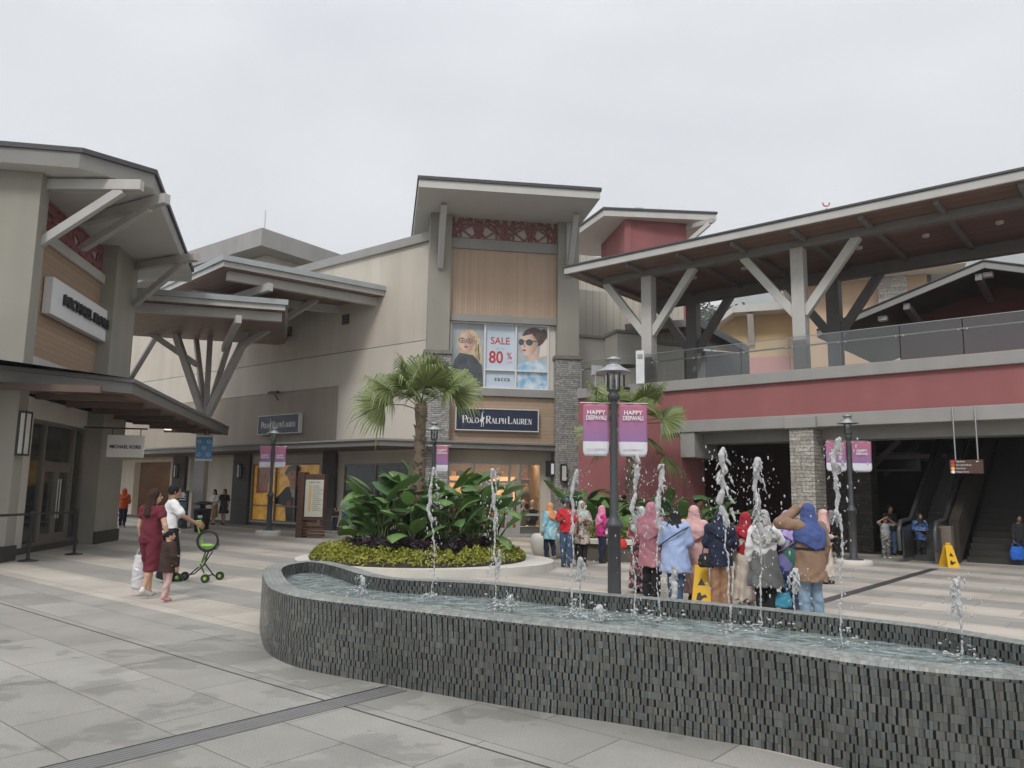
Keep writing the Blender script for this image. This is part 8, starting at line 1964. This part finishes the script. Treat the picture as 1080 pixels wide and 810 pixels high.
person(866, Z=14.6, foot=0, head=537, yaw=-120, label='woman in beige hijab and pale dress walking behind the brown coat', arms=('down', 'fold'), clothes=[('dress', CREAM, {'hem': .10, 'flare': .03}), ('hijab', BLSHP, {'len': .74}), ('shoes', SHOEB)], h=.0115, stride=.03)
person(879, 589, 538, 80, 'woman in grey hijab and black outfit striding by the stone pier', ('down', 'fold'), .11, SKIN, [('top', BLK, {'hem': .45, 'sleeve': 'long'}), ('trousers', BLK), ('hijab', cloth('ash_hijab', (.27, .26, .27)), {'len': .72}), ('shoes', SHOEB)], .012)
person(735, Z=19.5, foot=0, head=524, yaw=-110, label='man in olive shirt and dark cap walking past the maroon hall', arms=('down', 'down'), clothes=[('top', cloth('olive', (.10, .095, .07)), {}), ('trousers', BLK), ('cap', BLK), ('hair', HAIRB), ('shoes', SHOEB)], h=.0125, stride=.06)
# --- by the escalator
person(941, 586, 533, 185, 'man in black t-shirt and jeans behind the child in patterned leggings', ('side', 'down'), .02, SKIN, [('top', BLK, {'fit': .014}), ('trousers', DEN), ('hair', HAIRB, {'style': 'short'}), ('shoes', SHOEB)], .012)
person(935, 589, 545, 190, 'child in grey t-shirt and patterned leggings, both hands on head', ('brow', 'head'), .02, SKIN, [('top', GRYT, {'hem': .47}), ('trousers', CAMO, {'fit': .012}), ('hair', HAIRB, {'style': 'short'}), ('shoes', SHOEW)], .0105, build_=1.1)
person(972, 591, 541, 185, 'woman in black hijab and blue floral top at escalator foot', ('fold', 'fold'), .02, SKIN, [('top', BLFL, {'hem': .42, 'sleeve': 'long', 'fit': .018}), ('trousers', BLK), ('hijab', BLK, {'len': .76}), ('shoes', SHOEW)], .012, build_=1.1)
q_ = person(1078, 596, 543, 170, 'person in dark clothes at right edge near the stairs', ('down', 'down'), 0, SKIN_D, [('top', BLK, {'sleeve': 'long'}), ('trousers', BLK), ('hair', HAIRB), ('shoes', SHOEB)], .012)
hb = hand_at(q_, 'r'); bag('blue_bag', hb - [0, 0.1, .42], (.34, .2, .32), cloth('royal_blue_bag', (.02, .12, .50)), 'bright blue shopping bag at the right edge near the stairs', 0, hb, 'shopping bag')
# --- shop window mannequins
for k, (px, dz, lab, mt) in enumerate(((561.5, .37, 'headless-white shop mannequin in dark jacket behind the tower entrance glass', NVY), (552, .37, 'pale shop mannequin in grey knit left of the dark jacket one', GRYT))):
    s_ = gT.s(px, 530, -.6); p_ = gT.pt(s_, -.6, dz); o_ = thing('mannequin', lab.replace('headless-white ', ''), 'mannequin', p_)
    Hh = 1.0; mb = MB()
    M_ = (np.eye(3), p_)
    sdf_obj('body', [loft([(.0, 0, 0, .10, .07), (.25, 0, 0, .13, .09), (.5, 0, 0, .15, .10), (.62, 0, 0, .06, .05)], .03), cap((.15, 0, .52), (.19, -.03, .22), .045, .035), cap((-.15, 0, .52), (-.19, -.03, .22), .045, .035), cap((0, 0, .6), (0, 0, .72), .04, .04), ellip((0, 0, .82), (.075, .09, .11))], .014, WHITE, o_, M_)
    sdf_obj('jacket', [loft([(-.02, 0, 0, .125, .09), (.25, 0, 0, .145, .105), (.5, 0, 0, .165, .115), (.60, 0, 0, .08, .06)], .03), cap((.15, 0, .52), (.19, -.03, .22), .055, .048), cap((-.15, 0, .52), (-.19, -.03, .22), .055, .048)], .014, mt, o_, M_)
    mb = MB(); mb.tube([p_ + [0, 0, .0], p_ + [0, 0, .02]], .12, 14); build(mb, 'base', METAL, o_)
